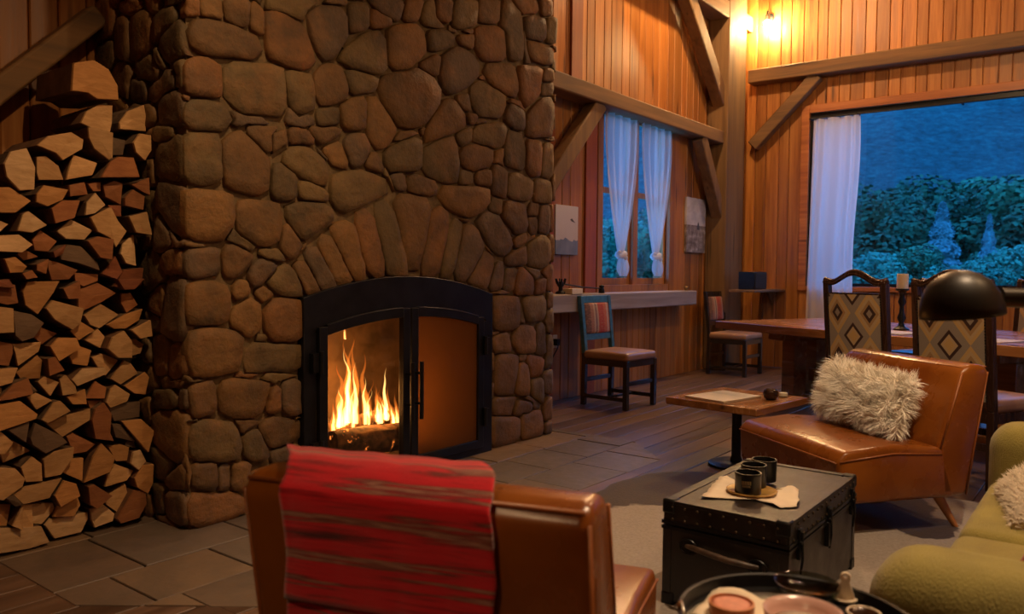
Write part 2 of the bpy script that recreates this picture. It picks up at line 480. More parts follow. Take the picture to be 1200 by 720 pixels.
# ---- outlines of stones and log ends, millimetres: centre, then offsets
FACE_STONES="""2165 2269 211 0 176 64 90 75 48 82 15 83 -15 83 -48 82 -94 79 -162 59 -196 0 -182 -67 -109 -92 -49 -86 -14 -79 13 -74 40 -70 80 -67 156 -57
2053 2076 93 0 94 34 90 75 53 91 18 100 -17 96 -50 86 -80 67 -98 35 -100 0 -99 -36 -97 -82 -54 -93 -16 -91 15 -87 50 -87 88 -74 94 -34
2335 2080 170 0 163 59 154 129 79 137 23 131 -21 121 -68 117 -127 107 -179 65 -183 0 -179 -65 -128 -108 -78 -135 -23 -131 22 -126 71 -122 138 -116 171 -62
2074 1908 126 0 110 40 82 68 43 74 13 74 -13 74 -40 70 -76 64 -109 40 -120 0 -118 -43 -89 -74 -44 -76 -12 -69 12 -69 38 -65 77 -65 103 -38
1999 2377 32 0 33 11 33 27 28 48 9 48 -7 43 -20 34 -30 25 -30 11 -30 0 -35 -13 -36 -31 -27 -47 -7 -42 7 -37 19 -33 34 -29 33 -12
2098 2402 53 0 54 20 52 44 31 54 9 50 -8 45 -23 39 -42 35 -58 21 -60 0 -59 -21 -58 -48 -29 -49 -8 -44 8 -44 25 -43 49 -40 58 -21
2231 2422 60 0 61 22 66 55 43 74 11 64 -11 59 -31 54 -57 47 -72 26 -72 0 -68 -25 -64 -54 -36 -63 -12 -69 12 -69 39 -69 60 -51 61 -22
2337 2414 40 0 40 15 40 34 31 54 12 69 -15 84 -35 60 -40 34 -37 14 -37 0 -37 -13 -40 -33 -34 -59 -12 -66 14 -75 40 -69 41 -34 40 -14
2526 2346 151 0 130 47 110 92 70 120 22 126 -24 135 -81 140 -141 118 -144 52 -143 0 -139 -51 -126 -106 -68 -118 -22 -128 23 -129 74 -128 128 -108 169 -62
2777 2467 134 0 130 47 124 104 83 143 24 136 -22 124 -66 114 -101 85 -137 50 -133 0 -124 -45 -103 -87 -77 -134 -30 -174 26 -147 63 -108 88 -74 111 -40
2545 2532 94 0 158 58 74 62 27 46 7 40 -7 39 -20 35 -36 31 -64 23 -149 0 -160 -58 -57 -48 -29 -50 -9 -54 10 -54 34 -59 70 -58 84 -31
2825 2630 75 0 79 29 33 28 12 22 3 17 -3 17 -8 13 -15 13 -27 10 -60 0 -82 -30 -28 -24 -13 -21 -3 -17 3 -17 9 -17 15 -13 38 -14
2982 2585 76 0 76 28 75 63 55 96 16 87 -14 81 -41 72 -67 57 -72 27 -72 0 -68 -24 -69 -57 -58 -101 -16 -91 14 -76 39 -66 63 -52 79 -28
3213 2702 103 0 116 42 88 73 36 61 10 54 -8 49 -26 45 -50 41 -86 31 -158 0 -110 -41 -60 -51 -31 -55 -10 -57 11 -58 42 -73 76 -64 94 -35
3134 2607 95 0 85 31 42 36 22 39 7 39 -8 44 -29 50 -60 50 -70 25 -70 0 -71 -26 -64 -53 -34 -58 -9 -49 7 -44 24 -43 40 -34 59 -22
3045 2403 146 0 142 52 140 118 88 152 24 134 -19 111 -51 89 -77 65 -111 41 -163 0 -209 -76 -127 -106 -62 -106 -19 -106 19 -106 61 -105 109 -91 148 -54
3346 2515 178 0 170 61 150 125 87 150 25 138 -21 121 -65 112 -109 91 -155 56 -153 0 -153 -56 -147 -124 -95 -165 -25 -147 23 -131 62 -106 93 -78 130 -48
3397 2733 65 0 74 26 88 73 49 83 14 74 -11 66 -33 58 -52 44 -58 21 -62 0 -68 -26 -81 -69 -48 -84 -13 -75 12 -67 34 -58 50 -42 59 -22
2593 2111 92 0 85 31 78 66 60 104 18 102 -18 102 -58 100 -101 85 -95 35 -85 0 -80 -29 -75 -62 -56 -96 -21 -117 20 -112 55 -95 89 -74 94 -34
2791 2183 119 0 106 38 92 77 66 115 21 118 -20 113 -57 98 -83 69 -107 39 -112 0 -108 -40 -98 -82 -70 -122 -20 -114 18 -104 51 -89 84 -71 114 -42
3002 2236 120 0 126 45 68 56 33 56 10 56 -10 56 -33 56 -68 56 -121 44 -108 0 -94 -35 -83 -70 -45 -78 -12 -67 10 -57 30 -52 58 -49 97 -36
3390 2223 236 0 248 91 183 154 100 174 32 186 -27 154 -78 135 -143 120 -232 85 -263 0 -221 -80 -162 -136 -109 -188 -34 -190 31 -179 90 -156 141 -119 184 -67
2955 2059 87 0 87 32 91 77 63 111 17 97 -16 87 -43 74 -64 54 -99 36 -96 0 -97 -35 -91 -76 -58 -100 -17 -96 16 -91 49 -86 81 -67 82 -30
3141 2025 133 0 101 37 76 64 50 87 21 117 -28 160 -86 148 -95 79 -92 34 -97 0 -96 -35 -91 -76 -62 -107 -25 -143 24 -135 65 -112 96 -80 120 -44
2773 2016 78 0 78 28 68 57 33 56 9 49 -7 44 -23 41 -44 37 -73 27 -79 0 -75 -27 -67 -56 -33 -58 -9 -52 9 -47 25 -43 46 -39 76 -28
3555 2738 41 0 37 14 33 28 33 59 18 105 -17 94 -45 78 -67 56 -76 27 -86 0 -95 -34 -73 -60 -40 -69 -13 -69 11 -64 37 -65 67 -57 115 -42
3667 2806 70 0 69 25 74 62 48 84 13 74 -11 65 -35 61 -60 51 -78 29 -73 0 -72 -26 -68 -57 -44 -76 -13 -74 14 -78 42 -72 64 -53 64 -23
3863 2835 118 0 125 46 126 107 64 111 17 101 -16 91 -48 83 -86 72 -114 42 -121 0 -126 -45 -126 -105 -68 -116 -19 -106 16 -91 45 -78 80 -67 117 -43
4110 2914 112 0 118 43 119 100 56 98 15 86 -14 77 -43 73 -77 64 -109 40 -115 0 -116 -42 -119 -100 -56 -96 -16 -87 14 -81 43 -76 78 -65 104 -38
4366 2849 115 0 110 40 107 90 87 152 30 174 -37 205 -108 186 -133 111 -138 50 -149 0 -86 -31 -80 -66 -74 -128 -37 -205 36 -204 103 -179 126 -106 120 -44
4627 2930 125 0 124 45 107 90 54 93 16 91 -15 86 -47 82 -81 68 -131 47 -128 0 -120 -44 -107 -90 -53 -92 -15 -87 15 -82 48 -83 91 -77 123 -45
4819 2960 57 0 56 21 58 49 57 99 18 106 -16 92 -47 82 -64 54 -61 23 -60 0 -61 -22 -62 -51 -56 -97 -18 -100 17 -95 49 -85 57 -48 56 -20
4690 2770 151 0 158 57 87 73 42 72 13 71 -12 71 -41 71 -81 68 -153 56 -157 0 -135 -50 -91 -77 -44 -77 -13 -77 14 -77 44 -76 86 -73 139 -51
4129 2709 163 0 154 56 145 121 79 136 22 124 -20 114 -62 108 -111 93 -162 59 -166 0 -169 -62 -126 -106 -77 -133 -22 -126 21 -116 62 -107 114 -96 160 -58
3637 2616 133 0 140 51 87 72 44 76 12 67 -10 61 -32 56 -61 52 -102 37 -121 0 -113 -41 -102 -86 -47 -83 -12 -72 11 -62 31 -54 52 -44 83 -30
3881 2669 70 0 75 27 67 56 28 48 8 42 -6 37 -19 33 -38 32 -67 25 -90 0 -76 -28 -49 -41 -24 -41 -7 -39 7 -39 26 -45 55 -46 70 -25
3559 2448 68 0 77 28 80 68 44 77 11 64 -9 49 -23 39 -37 31 -57 21 -94 0 -99 -36 -56 -47 -31 -54 -11 -59 11 -64 37 -64 60 -50 63 -23
3813 2469 201 0 215 78 153 128 85 147 27 152 -26 147 -71 123 -112 94 -162 59 -175 0 -185 -68 -166 -140 -100 -174 -26 -151 22 -126 62 -106 100 -84 136 -50
4264 2508 162 0 148 54 126 106 68 119 18 105 -17 99 -53 92 -101 85 -177 65 -211 0 -151 -54 -92 -77 -49 -84 -17 -93 19 -105 64 -111 135 -113 166 -60
4562 2530 136 0 144 53 151 127 81 141 23 131 -21 121 -67 117 -121 102 -151 55 -134 0 -129 -47 -118 -99 -85 -147 -31 -179 25 -141 65 -112 100 -83 133 -48
4099 2328 195 0 184 67 108 91 57 100 19 108 -21 114 -71 123 -121 102 -174 63 -180 0 -157 -57 -120 -100 -69 -118 -20 -113 19 -108 60 -105 119 -100 162 -59
4399 2265 108 0 103 37 80 67 44 76 14 81 -15 86 -52 90 -80 67 -101 37 -119 0 -117 -43 -71 -60 -41 -72 -14 -81 14 -81 48 -82 91 -76 112 -41
4704 2302 152 0 153 56 151 127 102 177 29 165 -24 135 -61 104 -96 80 -135 49 -179 0 -182 -66 -173 -145 -87 -150 -25 -139 22 -129 71 -124 131 -111 148 -54
4788 2632 72 0 68 25 58 49 31 54 9 54 -9 49 -27 46 -53 44 -64 23 -70 0 -75 -27 -69 -58 -32 -54 -9 -49 7 -44 25 -43 48 -40 77 -28
4783 2530 78 0 84 30 73 61 30 52 8 47 -8 46 -24 41 -44 37 -74 27 -80 0 -80 -29 -72 -61 -30 -53 -9 -51 8 -47 24 -42 49 -41 72 -26
3689 2131 184 0 183 67 133 112 85 149 26 150 -23 130 -53 92 -77 65 -101 37 -127 0 -170 -62 -198 -166 -71 -122 -18 -99 15 -88 45 -77 77 -64 123 -44
3862 2281 59 0 54 20 49 42 34 60 9 55 -9 49 -27 46 -48 40 -74 27 -77 0 -55 -19 -40 -33 -25 -43 -9 -46 9 -51 33 -58 63 -53 65 -24
3936 2186 45 0 50 19 37 32 20 35 6 34 -6 34 -18 31 -38 32 -51 19 -47 0 -34 -12 -32 -27 -25 -42 -8 -41 6 -37 22 -38 30 -25 39 -14
3662 1884 155 0 144 53 136 114 98 170 26 149 -23 129 -65 113 -106 89 -166 61 -173 0 -177 -64 -133 -111 -71 -122 -24 -135 24 -136 79 -136 143 -120 151 -55
3990 1946 175 0 177 64 99 83 47 81 16 86 -15 86 -46 80 -84 71 -135 50 -175 0 -162 -59 -105 -88 -54 -93 -17 -97 15 -84 43 -74 78 -65 140 -51
3871 2063 64 0 66 24 69 58 36 63 9 54 -8 44 -23 39 -38 32 -57 21 -81 0 -73 -26 -58 -48 -39 -68 -11 -59 8 -49 26 -45 42 -35 60 -22
4133 2112 153 0 170 62 119 100 55 96 15 84 -13 74 -40 69 -74 62 -129 47 -184 0 -190 -69 -96 -80 -46 -79 -14 -79 15 -84 51 -89 94 -79 141 -52
4404 2036 127 0 122 45 103 87 74 129 24 136 -25 141 -81 141 -104 87 -116 42 -130 0 -130 -47 -124 -104 -69 -119 -22 -123 23 -128 75 -130 117 -98 123 -44
4625 2020 93 0 96 35 97 81 75 129 23 130 -22 126 -72 124 -100 84 -88 32 -90 0 -96 -35 -97 -81 -70 -121 -25 -144 24 -136 72 -126 88 -74 92 -34
4793 2017 68 0 69 25 71 59 73 127 25 138 -23 133 -60 105 -65 56 -66 25 -69 0 -70 -25 -75 -63 -73 -126 -23 -133 24 -132 64 -110 70 -58 69 -24
3883 1803 73 0 72 26 53 44 25 43 9 48 -8 49 -28 49 -53 44 -65 23 -70 0 -70 -26 -58 -49 -28 -50 -8 -45 8 -44 26 -45 48 -40 72 -26
4062 1821 75 0 75 27 69 58 35 60 10 56 -9 51 -26 45 -49 41 -72 26 -86 0 -83 -31 -62 -53 -30 -53 -9 -52 9 -52 30 -53 62 -52 75 -28
4223 1811 83 0 83 30 87 72 55 95 19 106 -20 115 -60 105 -85 71 -80 29 -80 0 -80 -30 -84 -71 -55 -97 -18 -101 19 -107 66 -114 79 -66 78 -29
4458 1791 158 0 157 57 98 82 51 87 17 96 -17 101 -58 102 -108 91 -144 52 -145 0 -148 -54 -104 -88 -53 -93 -16 -92 17 -96 54 -94 104 -87 151 -55
4732 1788 105 0 105 39 94 79 51 89 15 89 -17 94 -54 93 -93 78 -103 38 -103 0 -108 -39 -99 -83 -50 -85 -16 -88 15 -88 49 -85 97 -81 105 -38
3882 1663 242 0 238 87 116 97 52 90 16 89 -15 88 -49 85 -98 82 -206 75 -256 0 -183 -67 -110 -92 -60 -104 -19 -109 21 -118 66 -114 109 -91 170 -62
4195 1647 61 0 70 25 59 49 29 50 10 54 -9 55 -33 57 -47 40 -58 22 -71 0 -71 -26 -53 -44 -28 -50 -9 -54 10 -54 34 -58 57 -47 61 -22
4192 1456 160 0 118 43 85 71 58 100 23 130 -24 137 -87 151 -151 127 -208 76 -154 0 -113 -41 -84 -71 -59 -103 -21 -123 25 -143 88 -152 149 -125 192 -70
4414 1587 133 0 127 46 111 93 58 100 18 104 -18 104 -64 110 -119 100 -150 55 -158 0 -120 -44 -83 -69 -54 -93 -21 -117 22 -127 66 -115 117 -98 142 -52
4628 1648 62 0 67 25 58 49 27 48 8 47 -10 52 -31 54 -46 39 -57 21 -65 0 -74 -26 -60 -50 -27 -45 -8 -44 7 -44 26 -45 49 -41 62 -22
4617 1536 55 0 54 20 54 46 34 60 10 59 -11 59 -33 57 -60 50 -59 22 -53 0 -49 -18 -44 -37 -35 -59 -13 -70 11 -66 33 -58 51 -42 54 -19
4761 1583 70 0 71 26 76 64 64 110 20 114 -19 108 -55 96 -64 54 -68 25 -77 0 -82 -30 -82 -68 -60 -104 -18 -99 19 -110 57 -98 71 -59 71 -25
4689 1344 138 0 132 48 117 98 73 127 23 132 -20 113 -56 97 -94 79 -143 52 -146 0 -145 -53 -119 -100 -64 -111 -21 -116 21 -120 63 -110 103 -87 141 -52
4468 1424 72 0 82 29 68 56 28 48 8 42 -6 37 -18 32 -34 29 -54 20 -78 0 -75 -27 -63 -54 -32 -56 -7 -44 7 -35 18 -30 33 -27 50 -18
4428 1302 108 0 108 39 101 84 44 76 11 60 -9 54 -31 53 -48 40 -74 27 -132 0 -131 -48 -76 -64 -34 -59 -9 -54 10 -54 32 -54 65 -55 106 -39
3488 1716 137 0 115 42 57 48 30 52 10 55 -10 59 -37 65 -78 66 -122 45 -125 0 -121 -44 -66 -55 -33 -58 -10 -56 10 -56 34 -58 72 -59 127 -46
2639 1745 132 0 112 41 75 63 44 76 16 91 -17 96 -53 92 -101 85 -144 53 -157 0 -106 -38 -67 -56 -41 -71 -13 -76 14 -82 56 -97 120 -100 138 -50
2488 1636 78 0 83 31 66 56 40 69 14 82 -19 105 -56 98 -66 55 -70 26 -70 0 -75 -27 -74 -62 -51 -87 -16 -89 15 -88 47 -82 77 -64 78 -28
2665 1607 105 0 72 26 42 35 22 39 7 44 -9 49 -32 54 -67 55 -91 33 -90 0 -86 -31 -54 -45 -26 -44 -8 -44 7 -44 25 -44 54 -46 105 -38
2650 1472 159 0 153 56 101 85 49 85 15 84 -15 84 -48 83 -92 77 -148 54 -149 0 -122 -44 -92 -77 -62 -108 -22 -121 17 -99 45 -78 73 -61 107 -39
2526 1338 73 0 56 20 42 35 28 50 12 69 -18 100 -44 75 -48 40 -52 19 -58 0 -61 -22 -53 -45 -35 -61 -15 -83 15 -88 39 -69 53 -45 69 -26
2976 1648 234 0 219 79 120 101 63 109 20 117 -20 108 -58 100 -108 90 -180 65 -193 0 -191 -70 -148 -124 -80 -138 -20 -110 17 -99 49 -85 84 -71 134 -49
2830 1818 70 0 57 21 48 40 37 64 14 78 -12 69 -34 59 -59 50 -90 33 -86 0 -61 -22 -48 -40 -33 -57 -10 -59 11 -64 40 -69 75 -63 82 -30
2973 1871 92 0 93 34 75 63 54 93 16 91 -15 86 -46 79 -73 61 -93 34 -94 0 -80 -29 -64 -54 -53 -92 -20 -112 17 -96 45 -78 63 -53 77 -28
3103 1807 57 0 49 18 36 31 26 46 11 63 -11 64 -31 54 -43 36 -58 21 -65 0 -69 -25 -48 -39 -23 -39 -8 -44 8 -44 28 -49 58 -48 67 -24
3341 1876 135 0 141 52 133 112 72 125 18 102 -16 91 -44 76 -74 62 -118 43 -170 0 -166 -60 -133 -111 -58 -99 -18 -98 16 -93 51 -89 98 -83 134 -49
3290 1720 52 0 47 17 42 35 29 51 10 56 -9 51 -28 47 -52 43 -73 26 -56 0 -47 -17 -37 -31 -27 -47 -9 -51 9 -52 30 -52 56 -47 60 -22
2751 1920 90 0 111 40 56 47 24 41 6 36 -6 32 -18 32 -34 28 -89 32 -105 0 -78 -29 -55 -47 -34 -60 -10 -57 8 -47 24 -41 38 -32 57 -21
2591 1882 84 0 59 22 46 38 26 45 8 44 -8 44 -26 46 -53 44 -72 26 -72 0 -72 -26 -58 -48 -23 -40 -7 -39 6 -34 20 -34 43 -36 82 -30
2466 1848 45 0 44 16 37 31 35 61 10 54 -7 42 -22 39 -37 32 -37 14 -37 0 -37 -13 -39 -33 -42 -74 -9 -50 7 -39 18 -30 31 -25 48 -17
3489 2047 5 0 6 2 16 14 11 19 3 15 -2 15 -8 15 -13 11 -18 7 -24 0 -21 -8 -20 -17 -14 -24 -7 -37 4 -24 4 -7 4 -3 5 -2
3069 1350 82 0 73 26 63 53 51 88 28 161 -36 204 -103 178 -106 89 -90 33 -76 0 -75 -27 -65 -55 -53 -92 -27 -151 37 -208 106 -185 110 -92 88 -32
3225 1383 80 0 71 26 67 56 55 94 30 172 -41 235 -119 205 -114 96 -93 34 -82 0 -71 -26 -62 -52 -55 -96 -36 -205 40 -229 124 -215 118 -99 93 -34
3413 1460 123 0 135 49 153 129 109 190 34 193 -36 202 -113 195 -162 136 -136 50 -121 0 -109 -39 -99 -82 -83 -144 -47 -264 45 -261 86 -150 105 -89 115 -42
3606 1380 90 0 102 37 121 102 114 198 41 229 -35 198 -60 104 -69 58 -73 26 -82 0 -93 -34 -115 -97 -124 -215 -40 -226 34 -194 60 -104 71 -60 80 -29
3756 1345 70 0 76 28 97 81 100 173 35 198 -24 135 -42 73 -52 43 -58 21 -63 0 -73 -27 -90 -76 -107 -185 -36 -203 22 -127 43 -74 52 -44 61 -22
3915 1318 133 0 159 58 127 107 93 162 34 196 -33 189 -61 106 -73 62 -82 30 -91 0 -107 -39 -135 -113 -113 -194 -33 -187 23 -131 54 -93 77 -64 101 -36
4057 1197 106 0 124 46 123 103 76 132 26 147 -17 100 -40 70 -59 50 -78 29 -104 0 -145 -52 -117 -98 -63 -109 -21 -118 22 -126 54 -93 75 -62 90 -32
4218 1168 62 0 68 24 69 58 61 105 19 112 -17 95 -37 62 -44 36 -50 18 -60 0 -70 -26 -88 -74 -59 -103 -17 -95 16 -93 44 -77 53 -46 58 -22
4353 1153 63 0 69 25 82 68 48 83 14 79 -14 78 -42 72 -59 49 -64 23 -70 0 -75 -28 -77 -65 -48 -84 -16 -89 16 -89 44 -77 54 -46 59 -22
2924 1315 67 0 63 23 57 48 48 83 25 143 -29 164 -88 152 -142 119 -103 38 -81 0 -66 -24 -52 -43 -39 -67 -19 -105 31 -179 104 -181 99 -83 74 -27
2816 1252 55 0 47 17 42 35 29 50 14 77 -24 133 -85 146 -111 93 -83 30 -63 0 -52 -19 -42 -36 -34 -59 -15 -86 25 -145 82 -142 128 -108 78 -29
2716 1205 55 0 46 17 36 30 27 47 12 72 -22 123 -70 120 -102 85 -79 28 -58 0 -51 -19 -39 -33 -29 -50 -15 -82 21 -124 67 -117 113 -95 77 -28
2630 1155 50 0 38 14 32 27 23 39 11 62 -17 99 -56 97 -85 72 -58 21 -47 0 -37 -14 -32 -27 -24 -42 -13 -76 17 -95 50 -87 89 -75 63 -23
2051 1708 90 0 92 33 92 77 73 127 22 123 -21 118 -66 113 -97 81 -97 35 -98 0 -97 -36 -97 -82 -71 -122 -23 -128 21 -123 62 -108 94 -80 96 -35
2276 1702 140 0 138 51 96 81 62 108 24 136 -31 172 -84 145 -127 106 -128 46 -128 0 -123 -45 -121 -101 -74 -127 -24 -134 25 -143 79 -138 130 -109 136 -50
2078 1455 132 0 129 47 122 102 67 117 20 116 -21 116 -68 117 -122 102 -125 45 -126 0 -125 -46 -123 -103 -73 -125 -23 -126 22 -126 69 -120 98 -83 123 -45
2353 1438 127 0 133 48 116 98 62 108 19 108 -19 108 -63 108 -117 98 -138 50 -136 0 -133 -48 -96 -80 -58 -100 -22 -122 22 -128 69 -121 108 -91 120 -44
2383 1855 37 0 40 15 76 64 33 57 10 56 -9 52 -30 52 -58 49 -103 37 -98 0 -66 -24 -44 -37 -27 -48 -11 -62 14 -80 39 -68 39 -32 38 -14
2047 1232 90 0 85 30 83 69 44 75 13 69 -12 68 -37 65 -71 60 -93 33 -92 0 -93 -34 -81 -68 -44 -78 -13 -74 12 -69 37 -64 70 -59 89 -33
2214 1240 92 0 95 35 62 52 36 61 13 72 -14 81 -46 81 -66 56 -74 28 -70 0 -70 -25 -69 -58 -47 -81 -15 -85 14 -75 34 -58 52 -43 73 -26
2240 1104 52 0 42 16 40 33 27 47 9 51 -9 51 -25 43 -35 29 -46 17 -45 0 -47 -17 -42 -35 -28 -49 -9 -49 8 -44 21 -37 36 -30 49 -18
2353 1190 73 0 96 35 63 53 33 57 12 66 -11 66 -32 56 -46 39 -60 22 -69 0 -74 -27 -64 -54 -46 -80 -12 -71 10 -56 25 -43 35 -29 52 -19
2503 1140 83 0 68 24 59 49 41 71 16 92 -17 95 -46 79 -65 54 -90 32 -117 0 -90 -33 -65 -55 -39 -67 -13 -72 13 -77 44 -77 95 -80 98 -36
2370 1081 56 0 42 16 26 23 17 30 6 39 -8 44 -20 35 -36 31 -51 19 -50 0 -40 -14 -29 -24 -19 -32 -8 -45 6 -37 18 -32 32 -27 46 -17
2069 1043 118 0 117 42 100 84 58 99 19 108 -19 108 -60 104 -105 88 -115 42 -115 0 -115 -42 -110 -93 -60 -104 -18 -104 18 -104 60 -104 102 -86 113 -41
2279 969 82 0 78 28 76 63 48 82 18 101 -15 88 -42 73 -70 59 -91 33 -99 0 -95 -35 -67 -56 -38 -66 -16 -91 19 -104 49 -85 78 -65 82 -30
2491 949 110 0 111 40 116 97 63 108 20 113 -21 118 -64 111 -98 82 -125 45 -123 0 -121 -44 -97 -82 -63 -110 -20 -112 20 -116 66 -115 109 -92 111 -41
2103 814 148 0 157 57 111 93 62 108 20 114 -21 118 -68 117 -128 107 -148 54 -150 0 -139 -51 -123 -103 -67 -115 -21 -116 20 -116 64 -111 124 -104 143 -52
2430 759 170 0 161 58 84 70 43 73 13 72 -13 76 -48 83 -105 88 -164 60 -177 0 -163 -59 -80 -67 -38 -66 -12 -69 12 -69 44 -77 103 -87 168 -61
2419 1277 63 0 47 17 36 30 20 34 6 34 -5 29 -17 30 -37 31 -71 26 -78 0 -45 -17 -28 -24 -14 -24 -4 -22 5 -27 16 -28 41 -34 81 -30
2040 599 70 0 66 24 67 56 49 86 15 86 -14 82 -47 82 -75 64 -73 27 -72 0 -66 -24 -66 -55 -49 -85 -15 -86 15 -81 49 -85 70 -58 71 -25
2255 580 142 0 153 56 92 77 48 84 16 91 -17 96 -62 106 -116 96 -140 51 -136 0 -135 -49 -93 -78 -56 -97 -18 -101 18 -106 63 -110 106 -89 127 -47
2428 544 32 0 33 12 34 29 34 60 14 80 -12 66 -25 43 -30 26 -29 10 -35 0 -41 -15 -54 -45 -35 -60 -12 -66 11 -66 32 -55 34 -29 33 -12
2536 549 65 0 66 24 65 54 48 82 18 98 -17 98 -50 88 -68 57 -68 25 -67 0 -68 -25 -66 -55 -43 -76 -16 -95 18 -101 54 -93 66 -55 66 -24
2098 394 133 0 118 42 93 78 52 89 18 98 -19 108 -66 114 -118 99 -133 48 -135 0 -128 -47 -94 -80 -49 -85 -16 -92 19 -106 64 -111 126 -106 143 -52
2311 332 61 0 50 18 43 35 35 60 16 87 -15 88 -44 77 -71 59 -68 24 -63 0 -67 -25 -53 -45 -35 -61 -13 -78 14 -80 49 -84 79 -67 75 -28
2471 382 130 0 114 41 66 55 38 65 13 69 -14 79 -51 88 -90 76 -135 49 -118 0 -98 -36 -78 -65 -48 -83 -14 -79 13 -74 43 -74 83 -69 127 -46
2496 262 94 0 88 31 55 46 24 41 7 39 -7 38 -20 34 -42 35 -85 30 -97 0 -89 -33 -52 -44 -25 -44 -6 -38 7 -37 22 -39 41 -35 81 -30
2042 236 65 0 63 23 60 51 35 61 11 64 -11 65 -43 75 -68 57 -68 25 -67 0 -67 -24 -53 -44 -30 -52 -11 -61 13 -71 44 -76 64 -54 64 -23
2144 211 32 0 32 12 32 28 31 55 11 66 -12 66 -31 53 -31 26 -31 11 -30 0 -31 -11 -31 -26 -33 -57 -11 -62 11 -65 29 -51 29 -24 32 -12
2232 199 49 0 50 18 59 50 38 67 12 71 -13 72 -42 72 -48 40 -47 17 -48 0 -54 -19 -53 -44 -37 -64 -13 -71 14 -80 40 -70 40 -34 44 -16
2102 75 168 0 120 44 74 63 36 64 12 67 -14 77 -48 84 -116 98 -147 54 -148 0 -137 -49 -93 -78 -45 -78 -14 -76 13 -76 45 -78 94 -79 165 -60
2341 53 66 0 70 25 53 44 29 49 9 49 -8 49 -31 54 -61 51 -63 23 -62 0 -63 -23 -61 -52 -31 -54 -9 -54 10 -54 32 -55 64 -53 66 -24
2347 163 59 0 59 21 59 50 33 58 10 58 -10 54 -31 53 -53 44 -63 23 -68 0 -68 -25 -58 -49 -29 -50 -10 -54 9 -55 33 -58 59 -50 59 -22
2514 138 88 0 87 31 86 72 49 84 15 83 -14 78 -43 74 -83 69 -100 36 -100 0 -100 -37 -77 -65 -40 -70 -13 -77 15 -84 51 -89 86 -73 87 -32
2495 29 102 0 49 18 24 20 14 23 4 22 -4 27 -16 28 -40 34 -80 29 -82 0 -79 -29 -38 -33 -17 -30 -5 -29 6 -29 18 -30 39 -33 88 -32
4314 922 153 0 152 55 130 109 67 115 21 116 -21 121 -73 126 -140 117 -146 53 -141 0 -141 -52 -130 -109 -71 -124 -22 -128 22 -124 71 -124 129 -108 148 -54
4650 944 141 0 144 53 109 92 51 88 15 86 -15 86 -49 85 -105 88 -159 58 -143 0 -131 -48 -108 -90 -59 -102 -18 -101 17 -96 55 -96 108 -90 135 -49
4272 713 90 0 80 29 73 61 46 79 13 74 -12 69 -38 65 -69 57 -106 38 -98 0 -94 -34 -77 -65 -38 -66 -11 -64 11 -65 40 -70 82 -70 98 -36
4534 722 133 0 137 50 106 90 57 100 18 104 -19 109 -61 106 -97 81 -140 51 -163 0 -128 -46 -96 -80 -58 -99 -19 -103 18 -103 60 -104 120 -100 133 -48
4731 709 55 0 55 20 56 47 56 96 23 127 -22 127 -58 102 -54 46 -54 20 -57 0 -59 -21 -63 -53 -60 -104 -20 -116 21 -120 60 -104 62 -52 55 -20
4311 496 131 0 142 52 141 118 79 137 25 141 -25 146 -83 144 -126 107 -127 47 -127 0 -127 -46 -126 -106 -82 -142 -26 -148 27 -153 92 -158 112 -93 121 -43
4510 434 75 0 71 26 68 57 62 107 23 128 -23 131 -58 101 -64 54 -72 27 -77 0 -82 -30 -90 -76 -58 -101 -19 -111 21 -116 66 -114 77 -64 76 -27
4662 524 100 0 108 39 71 60 39 67 13 72 -14 77 -50 87 -97 82 -98 36 -74 0 -73 -26 -74 -62 -49 -85 -15 -86 15 -86 46 -80 79 -66 89 -32
4693 346 73 0 69 25 69 58 50 85 16 87 -15 86 -48 85 -88 74 -93 34 -85 0 -78 -28 -57 -48 -36 -62 -12 -72 16 -89 68 -117 79 -66 78 -28
4300 278 130 0 137 49 67 56 34 58 10 59 -11 63 -38 66 -89 74 -129 47 -128 0 -124 -45 -73 -62 -38 -65 -12 -69 12 -69 43 -75 93 -79 107 -39
4519 237 116 0 86 31 48 40 26 45 9 49 -10 54 -35 60 -66 55 -87 31 -105 0 -112 -41 -60 -51 -31 -53 -7 -38 6 -37 23 -40 54 -46 108 -39
4316 102 171 0 168 61 104 87 53 91 17 96 -18 101 -62 107 -145 121 -158 57 -158 0 -156 -57 -123 -103 -60 -105 -18 -104 18 -104 60 -105 123 -104 170 -62
4634 97 138 0 132 48 111 93 58 100 18 103 -16 90 -52 90 -111 93 -140 51 -140 0 -136 -49 -116 -97 -58 -100 -17 -98 18 -98 58 -100 117 -98 142 -52
4519 1122 122 0 112 41 78 66 46 81 17 99 -21 118 -67 117 -86 73 -96 35 -105 0 -114 -41 -100 -83 -51 -89 -15 -84 15 -84 51 -89 100 -84 121 -44
4723 1100 67 0 68 25 67 56 35 61 10 57 -10 56 -30 52 -57 47 -68 25 -70 0 -69 -25 -67 -56 -36 -63 -11 -61 10 -57 32 -56 56 -47 63 -23
4826 185 50 0 51 18 52 44 51 88 17 95 -15 85 -36 62 -52 43 -65 23 -58 0 -56 -21 -54 -46 -48 -83 -15 -87 15 -87 49 -85 52 -44 51 -19
2679 2868 131 0 111 41 71 60 44 76 16 94 -19 108 -58 100 -101 84 -124 45 -124 0 -90 -33 -71 -59 -52 -90 -20 -112 18 -103 53 -91 94 -79 117 -43
4851 1387 25 0 25 9 27 23 28 48 17 96 -17 98 -45 77 -25 21 -23 9 -22 0 -23 -8 -18 -15 -19 -33 -15 -85 20 -113 28 -49 27 -22 25 -9
2325 2714 125 0 97 35 76 64 55 95 16 93 -16 88 -48 82 -81 68 -92 33 -101 0 -124 -46 -91 -77 -47 -80 -13 -75 13 -74 41 -72 83 -70 112 -41
